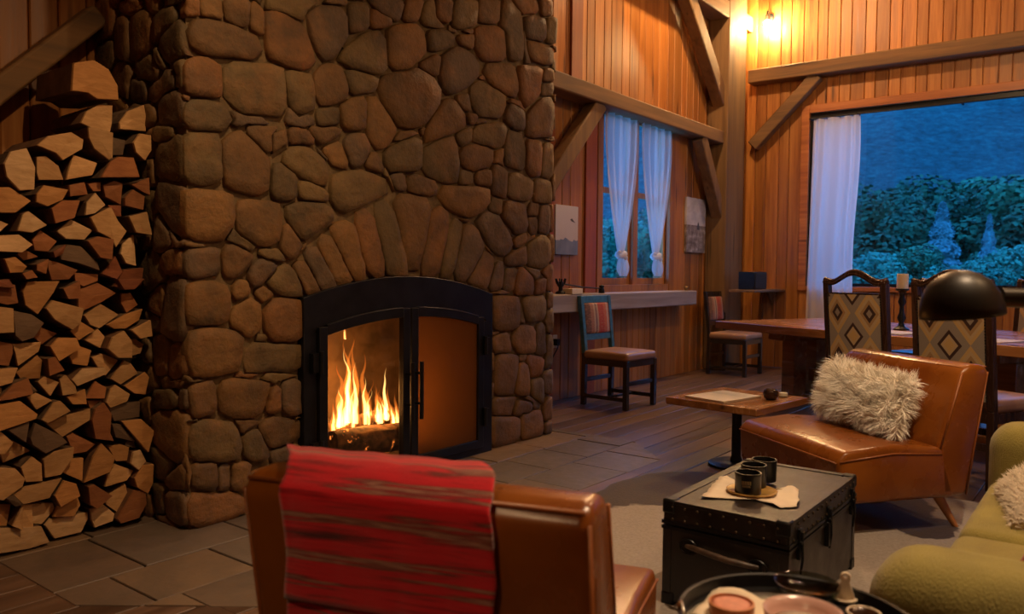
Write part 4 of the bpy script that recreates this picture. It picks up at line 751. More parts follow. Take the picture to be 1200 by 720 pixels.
SIDE_STONES="""3912 2322 75 0 76 34 79 87 37 113 -12 109 -54 93 -69 50 -73 15 -74 -16 -76 -56 -72 -126 -12 -113 32 -98 66 -73 69 -31
3736 2309 96 0 101 44 92 101 37 112 -13 120 -59 102 -102 73 -108 22 -108 -23 -103 -76 -57 -100 -11 -110 39 -119 95 -106 97 -44
3536 2329 86 0 83 37 47 52 20 62 -7 66 -35 62 -87 63 -106 22 -84 -18 -45 -33 -23 -41 -4 -45 20 -61 82 -91 86 -38
3462 2224 108 0 89 39 52 58 22 67 -8 83 -57 100 -88 64 -88 19 -88 -19 -87 -63 -44 -76 -9 -85 29 -89 63 -70 85 -38
3682 2140 117 0 95 42 43 48 19 57 -6 60 -38 66 -64 47 -84 18 -116 -24 -85 -62 -33 -57 -6 -56 16 -47 36 -39 76 -33
3771 2051 80 0 79 35 60 67 20 61 -6 50 -27 45 -58 42 -82 17 -84 -18 -79 -58 -37 -63 -6 -58 17 -53 43 -49 74 -33
3558 2047 120 0 60 27 27 30 11 33 -4 41 -42 72 -88 64 -123 26 -116 -25 -47 -34 -23 -39 -5 -42 16 -49 66 -73 121 -54
3626 2432 60 0 69 30 42 45 13 40 -3 34 -20 34 -42 30 -62 13 -63 -14 -48 -36 -29 -52 -5 -52 13 -39 27 -30 45 -21
3448 2401 71 0 92 41 38 42 12 36 -3 30 -16 28 -37 27 -68 15 -8 -2 -5 -4 -2 -4 0 -5 2 -5 4 -4 14 -6
3486 1929 124 0 114 51 62 69 24 77 -9 82 -48 83 -94 68 -113 24 -114 -24 -111 -80 -50 -86 -8 -71 23 -71 55 -62 109 -49
3495 1703 136 0 135 59 77 85 28 84 -9 91 -65 113 -121 88 -123 26 -123 -27 -120 -88 -60 -104 -10 -100 29 -89 78 -86 135 -60
3485 1491 121 0 140 63 106 119 36 111 -11 101 -55 96 -104 75 -111 24 -111 -23 -112 -81 -89 -153 -13 -122 28 -88 54 -59 78 -35
3572 1352 70 0 65 29 65 72 34 106 -7 71 -29 51 -49 36 -74 16 -109 -23 -75 -54 -40 -69 -8 -79 25 -78 58 -64 68 -30
3553 1827 82 0 78 35 35 40 11 34 -4 35 -18 31 -41 30 -88 19 -93 -19 -49 -35 -20 -34 -4 -34 11 -33 35 -38 67 -30
3476 1232 103 0 79 36 45 51 19 60 -7 65 -37 65 -72 53 -87 19 -88 -18 -80 -58 -32 -55 -6 -54 19 -59 53 -58 80 -35
3466 1013 91 0 85 37 76 84 48 147 -16 158 -82 142 -94 68 -93 19 -93 -20 -94 -69 -81 -142 -15 -145 43 -132 103 -115 102 -46
3593 796 77 0 84 38 75 84 31 96 -11 99 -47 81 -87 63 -79 17 -79 -16 -78 -56 -53 -91 -11 -97 34 -105 64 -71 69 -30
3445 777 62 0 62 27 62 69 27 85 -9 84 -46 79 -70 51 -71 15 -71 -15 -70 -51 -43 -73 -9 -82 28 -88 66 -74 62 -28
3561 590 119 0 84 38 38 42 15 45 -4 46 -30 53 -78 57 -120 26 -114 -24 -59 -43 -25 -43 -5 -46 16 -47 48 -53 118 -52
3511 433 156 0 157 70 89 99 34 104 -12 113 -68 119 -134 98 -138 30 -138 -29 -135 -98 -77 -133 -12 -119 33 -100 78 -86 137 -61
3596 277 76 0 76 33 70 77 26 80 -7 65 -33 56 -63 46 -109 23 -88 -19 -61 -45 -36 -63 -8 -77 25 -79 61 -68 79 -36
3451 228 80 0 47 21 30 34 14 43 -5 54 -46 81 -78 57 -78 17 -77 -16 -61 -44 -26 -46 -5 -49 18 -54 51 -56 97 -43
3463 95 93 0 96 43 60 67 23 72 -8 77 -47 82 -89 65 -91 19 -91 -19 -89 -65 -47 -82 -8 -77 23 -72 60 -66 88 -39
3623 107 58 0 64 29 58 64 24 74 -8 75 -39 68 -54 40 -54 12 -58 -12 -60 -43 -41 -72 -8 -75 25 -77 48 -53 53 -23
3406 604 30 0 25 11 26 29 15 46 -5 52 -29 50 -32 23 -32 6 -32 -7 -32 -24 -25 -44 -5 -45 16 -49 31 -35 30 -14
3743 1929 130 0 117 52 62 69 19 58 -5 52 -28 48 -71 51 -122 26 -123 -26 -79 -57 -38 -66 -8 -74 22 -66 47 -52 85 -38
3923 2126 94 0 101 45 69 76 30 90 -8 80 -41 72 -80 58 -107 23 -72 -15 -66 -48 -64 -112 -9 -93 24 -72 57 -63 92 -41
4092 2257 95 0 93 41 75 84 28 86 -9 85 -47 81 -97 70 -104 22 -115 -25 -83 -60 -48 -84 -9 -83 27 -85 83 -92 94 -42
3695 1188 131 0 108 48 79 88 32 98 -11 107 -56 98 -107 78 -120 26 -156 -33 -86 -62 -47 -80 -11 -100 38 -116 73 -81 115 -51
3623 1050 97 0 65 29 39 43 17 53 -7 68 -46 81 -73 54 -71 15 -63 -13 -59 -43 -48 -83 -7 -68 20 -61 48 -53 96 -42
3772 670 141 0 110 49 83 93 31 97 -9 83 -42 72 -92 67 -124 26 -156 -33 -85 -61 -46 -78 -10 -92 34 -106 77 -86 102 -45
3681 1493 122 0 90 40 62 69 27 83 -8 83 -44 76 -53 39 -55 12 -89 -19 -50 -36 -39 -68 -9 -87 23 -69 51 -55 83 -36
3667 940 70 0 73 32 56 61 18 53 -5 47 -23 41 -49 35 -90 19 -86 -19 -50 -37 -23 -41 -4 -42 23 -70 55 -61 64 -29
3729 350 68 0 76 34 57 63 28 85 -10 96 -52 90 -57 41 -61 13 -56 -12 -51 -38 -46 -81 -10 -96 26 -82 59 -66 69 -31
3983 1971 99 0 93 42 69 76 31 94 -9 85 -41 72 -75 55 -117 25 -105 -22 -80 -58 -45 -77 -9 -86 26 -79 67 -74 106 -46
3771 1366 131 0 92 41 62 69 31 97 -9 80 -39 67 -68 49 -107 22 -120 -26 -87 -63 -42 -72 -8 -77 24 -76 57 -63 89 -40
3570 2169 28 0 41 18 50 55 20 60 -3 33 -10 17 -16 11 -22 4 -28 -6 -54 -40 -32 -55 -4 -40 8 -26 15 -17 20 -9
3496 674 101 0 55 24 24 27 2 6 -1 5 -3 4 -10 7 -114 24 -82 -18 -31 -23 -11 -20 -2 -20 8 -26 24 -27 72 -32
3557 22 102 0 17 8 9 11 4 14 -2 14 -6 10 -8 6 -17 4 -113 -24 -37 -27 -14 -24 -3 -22 7 -24 22 -25 57 -26
3692 1656 65 0 74 33 62 69 21 67 -7 65 -37 64 -54 39 -54 11 -55 -12 -65 -47 -39 -67 -8 -72 23 -70 44 -50 55 -25
3408 2081 17 0 24 11 43 48 18 55 -6 60 -35 61 -35 26 -34 7 -34 -7 -35 -25 -35 -61 -8 -71 19 -60 21 -23 18 -8
4139 1993 47 0 48 22 48 53 22 68 -6 57 -28 48 -53 39 -56 12 -52 -11 -50 -36 -37 -63 -7 -64 19 -59 47 -52 48 -21
4103 2110 83 0 83 37 47 53 19 57 -6 55 -32 56 -64 47 -78 17 -78 -16 -64 -46 -36 -62 -6 -62 19 -57 44 -48 74 -33
3768 51 101 0 72 33 40 45 16 50 -6 55 -35 61 -77 56 -84 18 -97 -20 -74 -53 -32 -54 -6 -52 17 -52 49 -54 100 -44
3686 1792 60 0 55 25 46 51 19 60 -7 70 -44 77 -44 32 -47 10 -53 -11 -49 -35 -37 -63 -7 -64 21 -64 52 -58 66 -29
3736 802 78 0 57 26 36 41 17 55 -8 69 -37 64 -53 38 -57 12 -62 -13 -65 -47 -34 -58 -6 -52 15 -47 35 -39 67 -30
3729 520 57 0 71 32 43 48 18 57 -7 67 -40 69 -41 30 -44 10 -51 -11 -51 -37 -40 -69 -7 -67 20 -61 33 -37 43 -19
3422 1302 52 0 40 18 71 79 11 32 -2 25 -14 25 -46 34 -47 10 -7 -2 -4 -3 -2 -4 0 -5 2 -5 4 -4 7 -3
3842 2461 111 0 92 41 38 42 13 41 -4 40 -20 35 -39 29 -83 18 -114 -24 -50 -36 -23 -39 -5 -46 13 -38 30 -33 56 -25
3484 2785 114 0 82 36 48 54 23 71 -10 90 -42 72 -75 54 -109 23 -109 -23 -73 -53 -36 -61 -8 -72 25 -80 58 -65 93 -42
4090 2451 96 0 97 43 86 94 35 105 -12 118 -58 100 -79 58 -105 22 -96 -21 -92 -67 -61 -107 -10 -103 34 -103 95 -105 97 -43
3930 2908 148 0 131 58 81 90 38 117 -11 105 -54 93 -107 77 -149 31 -136 -29 -101 -74 -63 -110 -12 -115 35 -109 77 -86 121 -54
3604 2525 121 0 85 39 62 70 24 77 -8 76 -48 82 -92 67 -110 24 -111 -23 -105 -75 -45 -78 -7 -58 17 -52 45 -50 117 -52
4043 3204 129 0 78 35 48 54 23 72 -10 91 -53 92 -89 65 -114 24 -109 -23 -79 -57 -49 -85 -9 -80 23 -72 60 -67 116 -52
3418 3062 57 0 59 26 39 43 18 55 -7 74 -44 77 -45 33 -44 9 -44 -9 -45 -33 -43 -76 -8 -78 27 -81 36 -40 44 -20
3704 3021 102 0 82 37 63 71 30 94 -9 85 -47 81 -102 75 -101 22 -91 -19 -80 -58 -43 -74 -10 -92 33 -100 68 -76 99 -44
3507 3165 86 0 92 41 57 63 24 72 -9 85 -36 63 -65 47 -105 22 -92 -20 -59 -43 -35 -61 -8 -76 24 -72 65 -71 88 -39
4129 2638 58 0 58 26 58 64 31 95 -7 68 -31 54 -54 40 -75 16 -80 -17 -70 -51 -37 -65 -8 -74 25 -78 57 -64 58 -26
3907 2687 124 0 86 38 63 70 32 99 -11 105 -59 103 -94 68 -141 30 -121 -26 -76 -55 -49 -85 -9 -87 29 -89 80 -89 132 -59
3877 3096 108 0 89 39 60 67 30 93 -9 84 -44 76 -85 61 -115 24 -94 -20 -74 -54 -53 -91 -9 -88 26 -82 64 -72 95 -43
4097 3050 90 0 89 40 84 93 28 86 -8 77 -42 72 -86 62 -112 23 -111 -24 -73 -53 -42 -72 -9 -87 31 -95 77 -86 89 -40
3807 3243 125 0 120 54 50 55 17 53 -5 53 -31 55 -75 55 -130 28 -105 -22 -69 -50 -43 -74 -8 -74 21 -64 56 -61 104 -46
4136 2861 50 0 50 23 51 57 28 89 -9 84 -38 65 -53 39 -67 14 -81 -17 -57 -41 -34 -58 -8 -73 33 -103 52 -57 50 -22
3725 2809 108 0 87 39 62 69 31 97 -11 101 -43 74 -67 49 -95 20 -115 -24 -79 -57 -41 -72 -9 -84 29 -89 60 -67 91 -40
3447 2652 80 0 70 32 45 50 19 60 -7 65 -42 73 -74 54 -74 16 -74 -15 -73 -53 -35 -61 -7 -64 22 -68 53 -59 79 -35
3583 3267 77 0 69 30 27 30 10 30 -3 29 -18 30 -43 31 -85 18 -73 -16 -41 -30 -19 -33 -4 -38 14 -43 35 -40 67 -30
3627 2677 113 0 93 41 51 56 22 67 -8 79 -39 69 -65 48 -100 21 -97 -21 -81 -59 -40 -69 -7 -67 23 -68 51 -56 81 -36
3430 2509 57 0 57 25 52 58 22 68 -8 72 -46 79 -57 41 -57 12 -57 -12 -57 -42 -45 -78 -8 -75 22 -70 53 -60 57 -26
3925 2542 97 0 102 45 46 51 16 50 -5 50 -29 50 -66 48 -87 19 -117 -25 -50 -36 -20 -35 -3 -32 11 -35 55 -61 78 -35
3422 2914 60 0 59 26 39 43 19 57 -6 62 -35 61 -48 35 -48 10 -48 -10 -49 -36 -44 -77 -6 -60 17 -50 35 -39 50 -22
3532 3014 75 0 64 29 54 61 23 71 -7 68 -38 66 -55 40 -68 15 -77 -16 -68 -49 -41 -70 -7 -65 20 -61 47 -52 74 -33
4140 3265 47 0 46 21 28 31 10 31 -4 32 -19 32 -44 32 -64 13 -38 -8 -24 -18 -13 -22 -4 -30 13 -41 46 -52 48 -22
3586 2895 98 0 86 38 52 57 22 66 -6 62 -30 52 -66 48 -96 20 -96 -21 -59 -43 -34 -59 -7 -72 23 -71 47 -52 71 -32
3763 2591 86 0 68 30 45 50 22 66 -9 82 -36 63 -61 44 -84 18 -73 -16 -53 -38 -34 -58 -8 -72 26 -80 50 -56 69 -31
3425 3253 64 0 61 27 40 44 14 43 -5 44 -25 43 -51 37 -51 11 -51 -11 -52 -38 -36 -63 -5 -50 13 -38 27 -30 41 -19
4060 2755 102 0 65 28 39 42 19 57 -7 71 -36 62 -66 48 -88 18 -71 -16 -53 -39 -34 -59 -8 -74 22 -67 47 -52 73 -33
3671 3164 88 0 60 26 39 42 18 54 -7 66 -36 62 -62 45 -68 14 -73 -16 -67 -49 -32 -57 -6 -55 16 -50 42 -47 79 -35"""
LOG_ENDS="""a 1710 2029 -98 66 -11 97 54 70 95 3 99 -60 3 -72 -37 -51 -108 -56
b 1734 1878 -80 -32 -55 21 2 63 61 69 60 -11 47 -59 -32 -50
b 1713 1765 -54 57 -10 59 56 48 50 -66 37 -76 -28 -34 -51 12
b 1889 1898 -67 -26 -31 30 49 74 58 30 58 -49 -67 -56
b 1905 1772 -45 8 -14 55 41 55 41 -16 11 -67 -33 -34
b 1565 1733 -105 -14 -60 31 32 60 86 35 78 -7 -1 -65 -31 -37
d 1811 1760 -38 42 39 35 29 -34 -30 -41
p 1393 1609 -59 18 -34 71 30 94 61 16 56 -78 -2 -87 -50 -34
b 1509 1628 -41 -25 -40 46 -3 54 49 16 67 -42 -34 -52
b 1639 1639 -51 -24 -27 60 77 35 55 -21 -56 -52
o 1801 1667 -88 -60 -46 16 -12 41 57 45 87 -42
a 1353 1481 -57 48 5 54 89 3 24 -52 -59 -54
a 1503 1508 -51 4 -21 45 77 34 53 -12 -8 -44 -52 -28
o 1617 1545 -37 16 30 35 41 -18 -34 -32
o 1710 1567 -35 11 22 25 22 -17 -11 -20
o 1782 1558 -44 18 7 44 41 34 35 -64 -36 -32
o 1917 1582 -56 9 29 48 29 -35 -3 -21
o 1872 1521 -44 5 -5 47 52 21 42 -45 -45 -29
p 1679 1479 -37 -45 -28 13 9 58 53 7 3 -34
b 1751 1385 -87 42 3 93 36 32 74 -13 26 -87 2 -46 -56 -19
b 1892 1409 -58 32 30 59 52 -49 -24 -40
p 1428 1391 -48 -36 -25 35 -4 48 68 -7 9 -41
o 1561 1452 -53 3 -7 42 63 47 38 -32 -39 -60
p 1609 1360 -70 0 -12 55 79 11 42 -32 -36 -31
p 1316 1372 -18 25 -1 26 37 9 -2 -31 -18 -28
p 1354 1300 -65 31 21 38 74 -2 34 -35 -63 -33
o 1487 1309 -41 9 -8 54 59 8 21 -37 -31 -34
o 1712 1298 -65 24 -16 46 50 36 41 -57 -9 -49
d 1621 1249 -81 14 -42 56 13 49 85 -24 93 -57 4 -25 -73 -10
p 1850 1277 -34 -8 -25 35 28 84 40 -63 -9 -51
o 1421 1255 -35 4 -6 24 48 -6 -7 -23
a 1361 1210 -43 26 -1 35 40 -4 26 -27 -23 -31
o 1462 1205 -21 10 27 34 15 -29 -21 -14
o 1538 1192 -44 44 -10 37 82 1 42 -40 -27 -44 -41 0
r 1779 1193 -55 -16 5 65 38 -7 12 -41
o 1666 1152 -51 30 54 22 54 -7 -12 -32 -44 -15
r 1860 1150 -37 46 60 56 50 -23 6 -49 -81 -31
o 1411 1171 -26 5 10 21 31 -10 -12 -18
r 1531 1270 -24 0 29 33 13 -8 -18 -24
r 1797 1466 -36 23 24 27 23 -24 -11 -26
o 1304 1191 -12 30 9 38 15 -31 -13 -38
r 1319 1135 -29 12 20 19 40 -19 -29 -11
o 1335 1081 -46 35 37 50 47 -28 8 -35 -47 -18
a 1451 1088 -58 11 -40 54 86 57 62 9 -2 -85 -49 -44
o 1591 1098 -40 14 30 47 33 -32 -22 -31
o 1702 1076 -73 28 16 60 100 13 32 -28 -75 -75
o 1851 1048 -29 37 15 41 50 -17 -4 -54 -29 -6
r 1844 1130 -59 21 67 25 22 -22 -30 -26
b 1553 998 -78 31 -51 66 80 26 63 -39 31 -67 -45 -18
b 1714 979 -64 12 11 60 90 10 1 -50 -40 -31
a 1832 959 -88 -14 -2 30 82 53 64 1 -3 -35 -54 -34
b 1902 909 -58 7 32 51 40 -25 -14 -35
b 1319 985 -30 58 31 48 33 -52 -32 -53
d 1405 952 -51 71 20 53 67 15 26 -46 -18 -60 -46 -34
o 1474 913 -31 9 -8 36 66 3 5 -41 -31 -7
a 1631 924 -46 2 -2 41 58 0 -11 -42
b 1707 884 -54 -2 4 45 37 5 15 -45
b 1793 849 -61 -10 -40 40 16 67 50 17 49 -61 -16 -56
b 1880 835 -31 31 0 38 40 9 26 -34 -32 -47
o 1328 844 -42 59 33 38 33 -1 18 -54 -44 -41
b 1407 853 -47 29 -6 30 64 30 55 -10 -29 -66 -38 -11
a 1556 860 -61 4 -27 39 51 34 66 -13 -28 -63
a 1633 808 -46 2 -6 49 50 24 33 -46 -31 -32
a 1433 769 -60 -10 25 58 43 36 34 -43 -42 -40
o 1503 782 -26 30 4 36 41 -24 -20 -43
b 1320 750 -36 34 47 34 25 -27 -37 -39
b 1737 770 -50 29 0 42 68 7 7 -61 -25 -19
b 1822 722 -64 -26 -3 55 27 39 62 -12 -22 -56
a 1886 657 -71 1 27 57 45 33 26 -49 -27 -39
p 1658 723 -73 -13 -25 32 73 28 77 -2 -50 -44
b 1489 700 -39 13 -13 35 43 5 8 -52
b 1565 686 -35 32 -8 49 30 -4 38 -38 -25 -39
o 1354 688 -74 -33 -10 30 47 51 64 -18 -25 -31
d 1425 688 -9 30 23 -14 -14 -17
a 1609 624 -47 14 32 38 39 -30 -24 -22
o 1699 645 -53 -26 -12 49 38 14 29 -36
b 1779 613 -50 -21 -29 37 -3 55 61 5 48 -28 -30 -49
b 1446 638 -43 19 -6 31 56 -9 -7 -41
o 1700 581 -38 25 27 17 35 -22 -23 -19
b 1298 684 -15 17 13 22 19 -17 -16 -21
a 1357 591 -77 47 10 55 77 -10 68 -28 -79 -62
b 1502 578 -52 -24 -2 46 25 48 65 -1 -3 -31 -30 -41
b 1590 522 -117 16 82 47 77 -2 -42 -63
o 1713 502 -50 19 -35 67 4 92 38 37 32 -54 47 -92 -37 -68
d 1826 537 -83 37 71 38 65 -35 -54 -39
a 1881 429 -91 70 3 67 66 0 33 -96 -9 -41
d 1795 447 -42 42 -2 36 69 -58 -23 -22
d 1371 516 -48 13 32 37 16 -48
d 1462 469 -59 16 -41 79 64 6 91 -28 0 -61 -51 -14
b 1304 477 -24 51 -4 48 41 -5 11 -47 -26 -45
b 1353 425 -44 -1 2 51 74 -8 -32 -40
o 1618 418 -52 42 -24 52 70 -13 31 -41 -25 -41
b 1513 365 -60 20 -17 46 65 51 60 8 8 -61 -54 -63
b 1412 345 -44 19 0 58 34 23 37 -54 -28 -45
a 1587 320 -59 -6 -22 41 44 34 38 -70
a 1701 323 -76 -79 -36 33 4 87 63 11 42 -52
a 1801 349 -55 32 1 38 42 16 31 -45 -21 -40
p 1868 307 -34 -13 -23 38 14 42 40 -16 3 -51
b 1788 242 -59 -42 -48 12 -12 56 75 8 43 -33
a 1897 211 -49 11 -6 65 43 62 36 -28 14 -76 -39 -33
b 1324 307 -47 76 22 58 55 10 46 -21 -29 -66 -50 -56
b 1420 248 -83 9 -36 32 109 40 58 -37 -46 -42
a 1547 221 -51 -4 -14 56 37 31 55 -27 -29 -57
a 1568 142 -46 19 38 49 51 1 22 -42 -65 -26
o 1672 177 -36 50 -7 54 70 -13 1 -58 -28 -32
b 1786 133 -53 13 45 59 55 10 2 -66 -48 -19
o 1847 83 -77 -37 2 81 55 69 60 5 22 -55 -62 -61
p 1710 71 -48 43 11 50 60 -3 50 -36 -30 -47 -44 -8
p 1469 139 -46 50 43 34 51 3 -3 -51 -47 -36
b 1395 147 -20 53 22 48 25 -52 -26 -49
a 1304 170 -30 53 40 37 22 -52 -31 -39
b 1355 143 -26 -16 13 59 12 -44
p 1571 63 -96 19 -73 43 86 34 85 4 56 -49 -56 -50
p 1374 52 -104 74 77 38 107 -37 24 -44 -106 -31
d 1338 231 -32 20 -2 27 30 -22 5 -26
d 1848 378 -17 19 20 7 25 -25 -27 0"""
N_FACE, N_SIDE = 230, 48

# ================================================================== THE ROOM
YW, XW, ZC = 4.2, 10.25, 5.6            # window wall, picture-window wall, ceiling
def wall_mesh(name, rects, fixed, axis, thick, mat):
    """rects in (u,z); a wall with openings as joined slabs"""
    m = MB()
    for u0, u1, z0, z1 in rects:
        if axis == 'y': m.box(u0, u1, fixed, fixed+thick, z0, z1)
        else: m.box(fixed, fixed+thick, u0, u1, z0, z1)
    return setp(m.build(name, mat), kind='structure')

# --- floor: dark boards, slate hearth let in
floor = setp(MB().box(-4.2, XW+0.3, -5.7, YW+0.3, -0.2, -0.03).build('floor', MAT['grout']), kind='structure')
plank_mesh = {}
def plank(name, mat, parent, L, W, T, c=0.004):
    """a board along +x, top at z=0, chamfered top edges; meshes shared by size"""
    k = (name, mat.name, round(L, 2), round(W, 3), T)
    if k not in plank_mesh:
        h = W/2
        plank_mesh[k] = MB().extr([(0, -h, -T), (0, -h, -c), (0, -h+c, 0), (0, h-c, 0), (0, h, -c), (0, h, -T)], (L, 0, 0)).mesh(name, mat)
    return link(name, plank_mesh[k], parent)
# hearth outline
HEARTH = [(1.27, 4.18), (1.27, 2.93), (1.68, 2.40), (4.62, 2.33), (5.02, 2.75), (5.02, 3.6), (4.95, 4.18)]
def in_poly(x, y, P):
    c = False
    for i in range(len(P)):
        (x1, y1), (x2, y2) = P[i], P[(i+1) % len(P)]
        if (y1 > y) != (y2 > y) and x < (x2-x1)*(y-y1)/(y2-y1)+x1: c = not c
    return c
def clip(poly, P):
    """Sutherland-Hodgman against convex counter-clockwise P"""
    out = poly
    for i in range(len(P)):
        a, b = Vector(P[i]), Vector(P[(i+1) % len(P)])
        inp, out = out, []
        if not inp: return []
        side = lambda p: (b.x-a.x)*(p[1]-a.y)-(b.y-a.y)*(p[0]-a.x)
        for j in range(len(inp)):
            p, q = inp[j], inp[(j+1) % len(inp)]
            sp, sq = side(p), side(q)
            if sp >= 0: out.append(p)
            if (sp >= 0) != (sq >= 0):
                t = sp/(sp-sq)
                out.append((p[0]+(q[0]-p[0])*t, p[1]+(q[1]-p[1])*t))
    return out
HC = HEARTH                      # already counter-clockwise
# slate tiles: a bond of rectangles, each its own piece
cells = []
y = 2.28
row = 0
while y < 4.2:
    hgt = [0.46, 0.36, 0.52, 0.40, 0.5][row % 5]
    x = 1.2-[0.0, 0.25, 0.1, 0.33, 0.18][row % 5]
    while x < 5.15:
        wd = rng.choice([0.42, 0.52, 0.62, 0.36])
        cells.append((x, x+wd, y, y+hgt))
        x += wd
    y += hgt
    row += 1
for x0, x1, y0, y1 in cells:
    j = 0.005
    P = clip([(x0+j, y0+j), (x1-j, y0+j), (x1-j, y1-j), (x0+j, y1-j)], HC)
    if len(P) < 3: continue
    cx = sum(p[0] for p in P)/len(P); cy = sum(p[1] for p in P)/len(P)
    if 2.05 < cx < 4.8 and cy > 3.6: continue
    m = MB()
    z = rng.uniform(-0.002, 0.002)
    n = len(P)
    out = [Vector((px, py, -0.03)) for px, py in P]
    mid = [Vector((px, py, z-0.004)) for px, py in P]
    top = [Vector((px+(cx-px)*0.012, py+(cy-py)*0.012, z)) for px, py in P]
    fs = [tuple(range(2*n, 3*n))]
    for a in (0, 1):
        for i in range(n):
            k = (i+1) % n
            fs.append((a*n+i, a*n+k, (a+1)*n+k, (a+1)*n+i))
    m.add(out+mid+top, fs)
    m.build('slate_tile', MAT['slate'], floor)
# floorboards
bw = 0.165
y = -2.2
k = 0
while y < YW:
    xs = []
    x = 0.6-rng.random()*1.5
    while x < XW:
        L = rng.choice([2.2, 2.8, 3.4])
        xs.append((x, min(x+L, XW+0.02)))
        x += L
    for a, b in xs:
        # cut where the hearth lies
        pieces = [(a, b)]
        yc = y+bw/2
        hx = []
        for q in range(200):
            xx = 1.1+q*0.02
            if in_poly(xx, y, HC) and in_poly(xx, y+bw, HC): hx.append(xx)
        if hx:
            h0, h1 = min(hx), max(hx)
            np_ = []
            for p0, p1 in pieces:
                if p0 < h0: np_.append((p0, min(p1, h0-0.004)))
                if p1 > h1: np_.append((max(p0, h1+0.004), p1))
            pieces = np_
        for p0, p1 in pieces:
            if p1-p0 < 0.05: continue
            o = plank('floorboard', MAT['floorwood'], floor, p1-p0, bw-0.005, 0.03, 0.003)
            o.location = (p0, yc, -0.004+rng.uniform(-0.001, 0.001))
    y += bw
# --- ceiling and the walls nobody sees from here
setp(MB().box(-4.2, XW+0.3, -5.7, YW+0.3, ZC, ZC+0.15).build('ceiling', MAT['ceilingwood']), kind='structure')
wall_mesh('wall_left', [(-5.7, YW+0.2, 0, ZC)], -4.2, 'x', 0.2, MAT['pine'])
wall_mesh('wall_front', [(-4.2, 6.2, 0, ZC), (6.2, 8.2, 0, 0.9), (6.2, 8.2, 2.5, ZC), (8.2, XW, 0, ZC)], -5.7, 'y', 0.2, MAT['pine'])
# --- window wall (behind the fireplace and the side chairs)
WX0, WX1, WZ0, WZ1 = 6.93, 8.40, 1.08, 2.86
wall_back = wall_mesh('wall_back', [(-4.2, WX0, 0, ZC), (WX0, WX1, 0, WZ0), (WX0, WX1, WZ1, ZC), (WX1, XW+0.2, 0, ZC)], YW+0.02, 'y', 0.16, MAT['pine_x'])
vp_mesh = {}
def vplank(parent, axis, u0, u1, z0, z1, fixed, mat, t=0.022):
    """an upright board on a wall: axis 'y' faces -y at y=fixed, axis 'x' faces -x at x=fixed"""
    W, H = u1-u0-0.006, z1-z0
    k = (axis, round(W, 3), round(H, 3), mat.name)
    if k not in vp_mesh:
        h, c = W/2, 0.006
        sec = [(-h, t), (-h, c), (-h+c, 0), (h-c, 0), (h, c), (h, t)]
        P = [(a, b, 0) for a, b in sec] if axis == 'y' else [(b, a, 0) for a, b in sec]
        vp_mesh[k] = MB().extr(P, (0, 0, H)).mesh('plank', mat)
    o = link('plank', vp_mesh[k], parent)
    uc = (u0+u1)/2
    o.location = (uc, fixed, z0) if axis == 'y' else (fixed, uc, z0)
    return o
WIDTHS = [0.18, 0.14, 0.22, 0.16, 0.20, 0.14]
def run_planks(parent, axis, u0, u1, z0, z1, fixed, mat, widths):
    u = u0
    i = rng.randrange(6)
    while u < u1-0.02:
        wd = widths[i % len(widths)]
        if u+wd > u1-0.04: wd = u1-u
        vplank(parent, axis, u, u+wd, z0, z1, fixed, mat)
        u += wd
        i += 1
run_planks(wall_back, 'y', -0.24, 2.0, 0, 4.2, YW, MAT['pine'], [0.135])
run_planks(wall_back, 'y', 4.86, WX0-0.10, 0, 2.92, YW, MAT['pine'], WIDTHS)
run_planks(wall_back, 'y', 4.86, XW, 2.92, ZC, YW, MAT['pine'], WIDTHS)
run_planks(wall_back, 'y', WX0-0.10, WX1+0.12, 0, WZ0-0.06, YW, MAT['pine'], [0.12, 0.14, 0.13])
run_planks(wall_back, 'y', WX1+0.12, XW, 0, 2.92, YW, MAT['pine'], WIDTHS)
# red-stained uprights on the window wall
for a, b, z0, z1 in ((6.60, 6.80, 0.0, 2.9), (5.98, 6.06, 0.0, 2.9), (6.32, 6.72, 2.95, ZC), (8.46, 8.62, 0.9, 2.9)):
    if b-a > 0.3:
        setp(MB().box(a, a+0.19, YW-0.025, YW, z0, z1).build('trim_1', MAT['trim_red'], bevel=0.004), kind='structure')
        continue
    setp(MB().box(a, b, YW-0.025, YW, z0, z1).build('trim_1', MAT['trim_red'] if a != 8.46 else MAT['pine'], bevel=0.004), kind='structure')
# sill ledge: a heavy weathered timber under the window
sill = setp(MB().box(5.55, 8.68, 3.95, YW, 0.84, 1.005).build('trim_2', MAT['sillwood'], bevel=0.012), kind='structure')
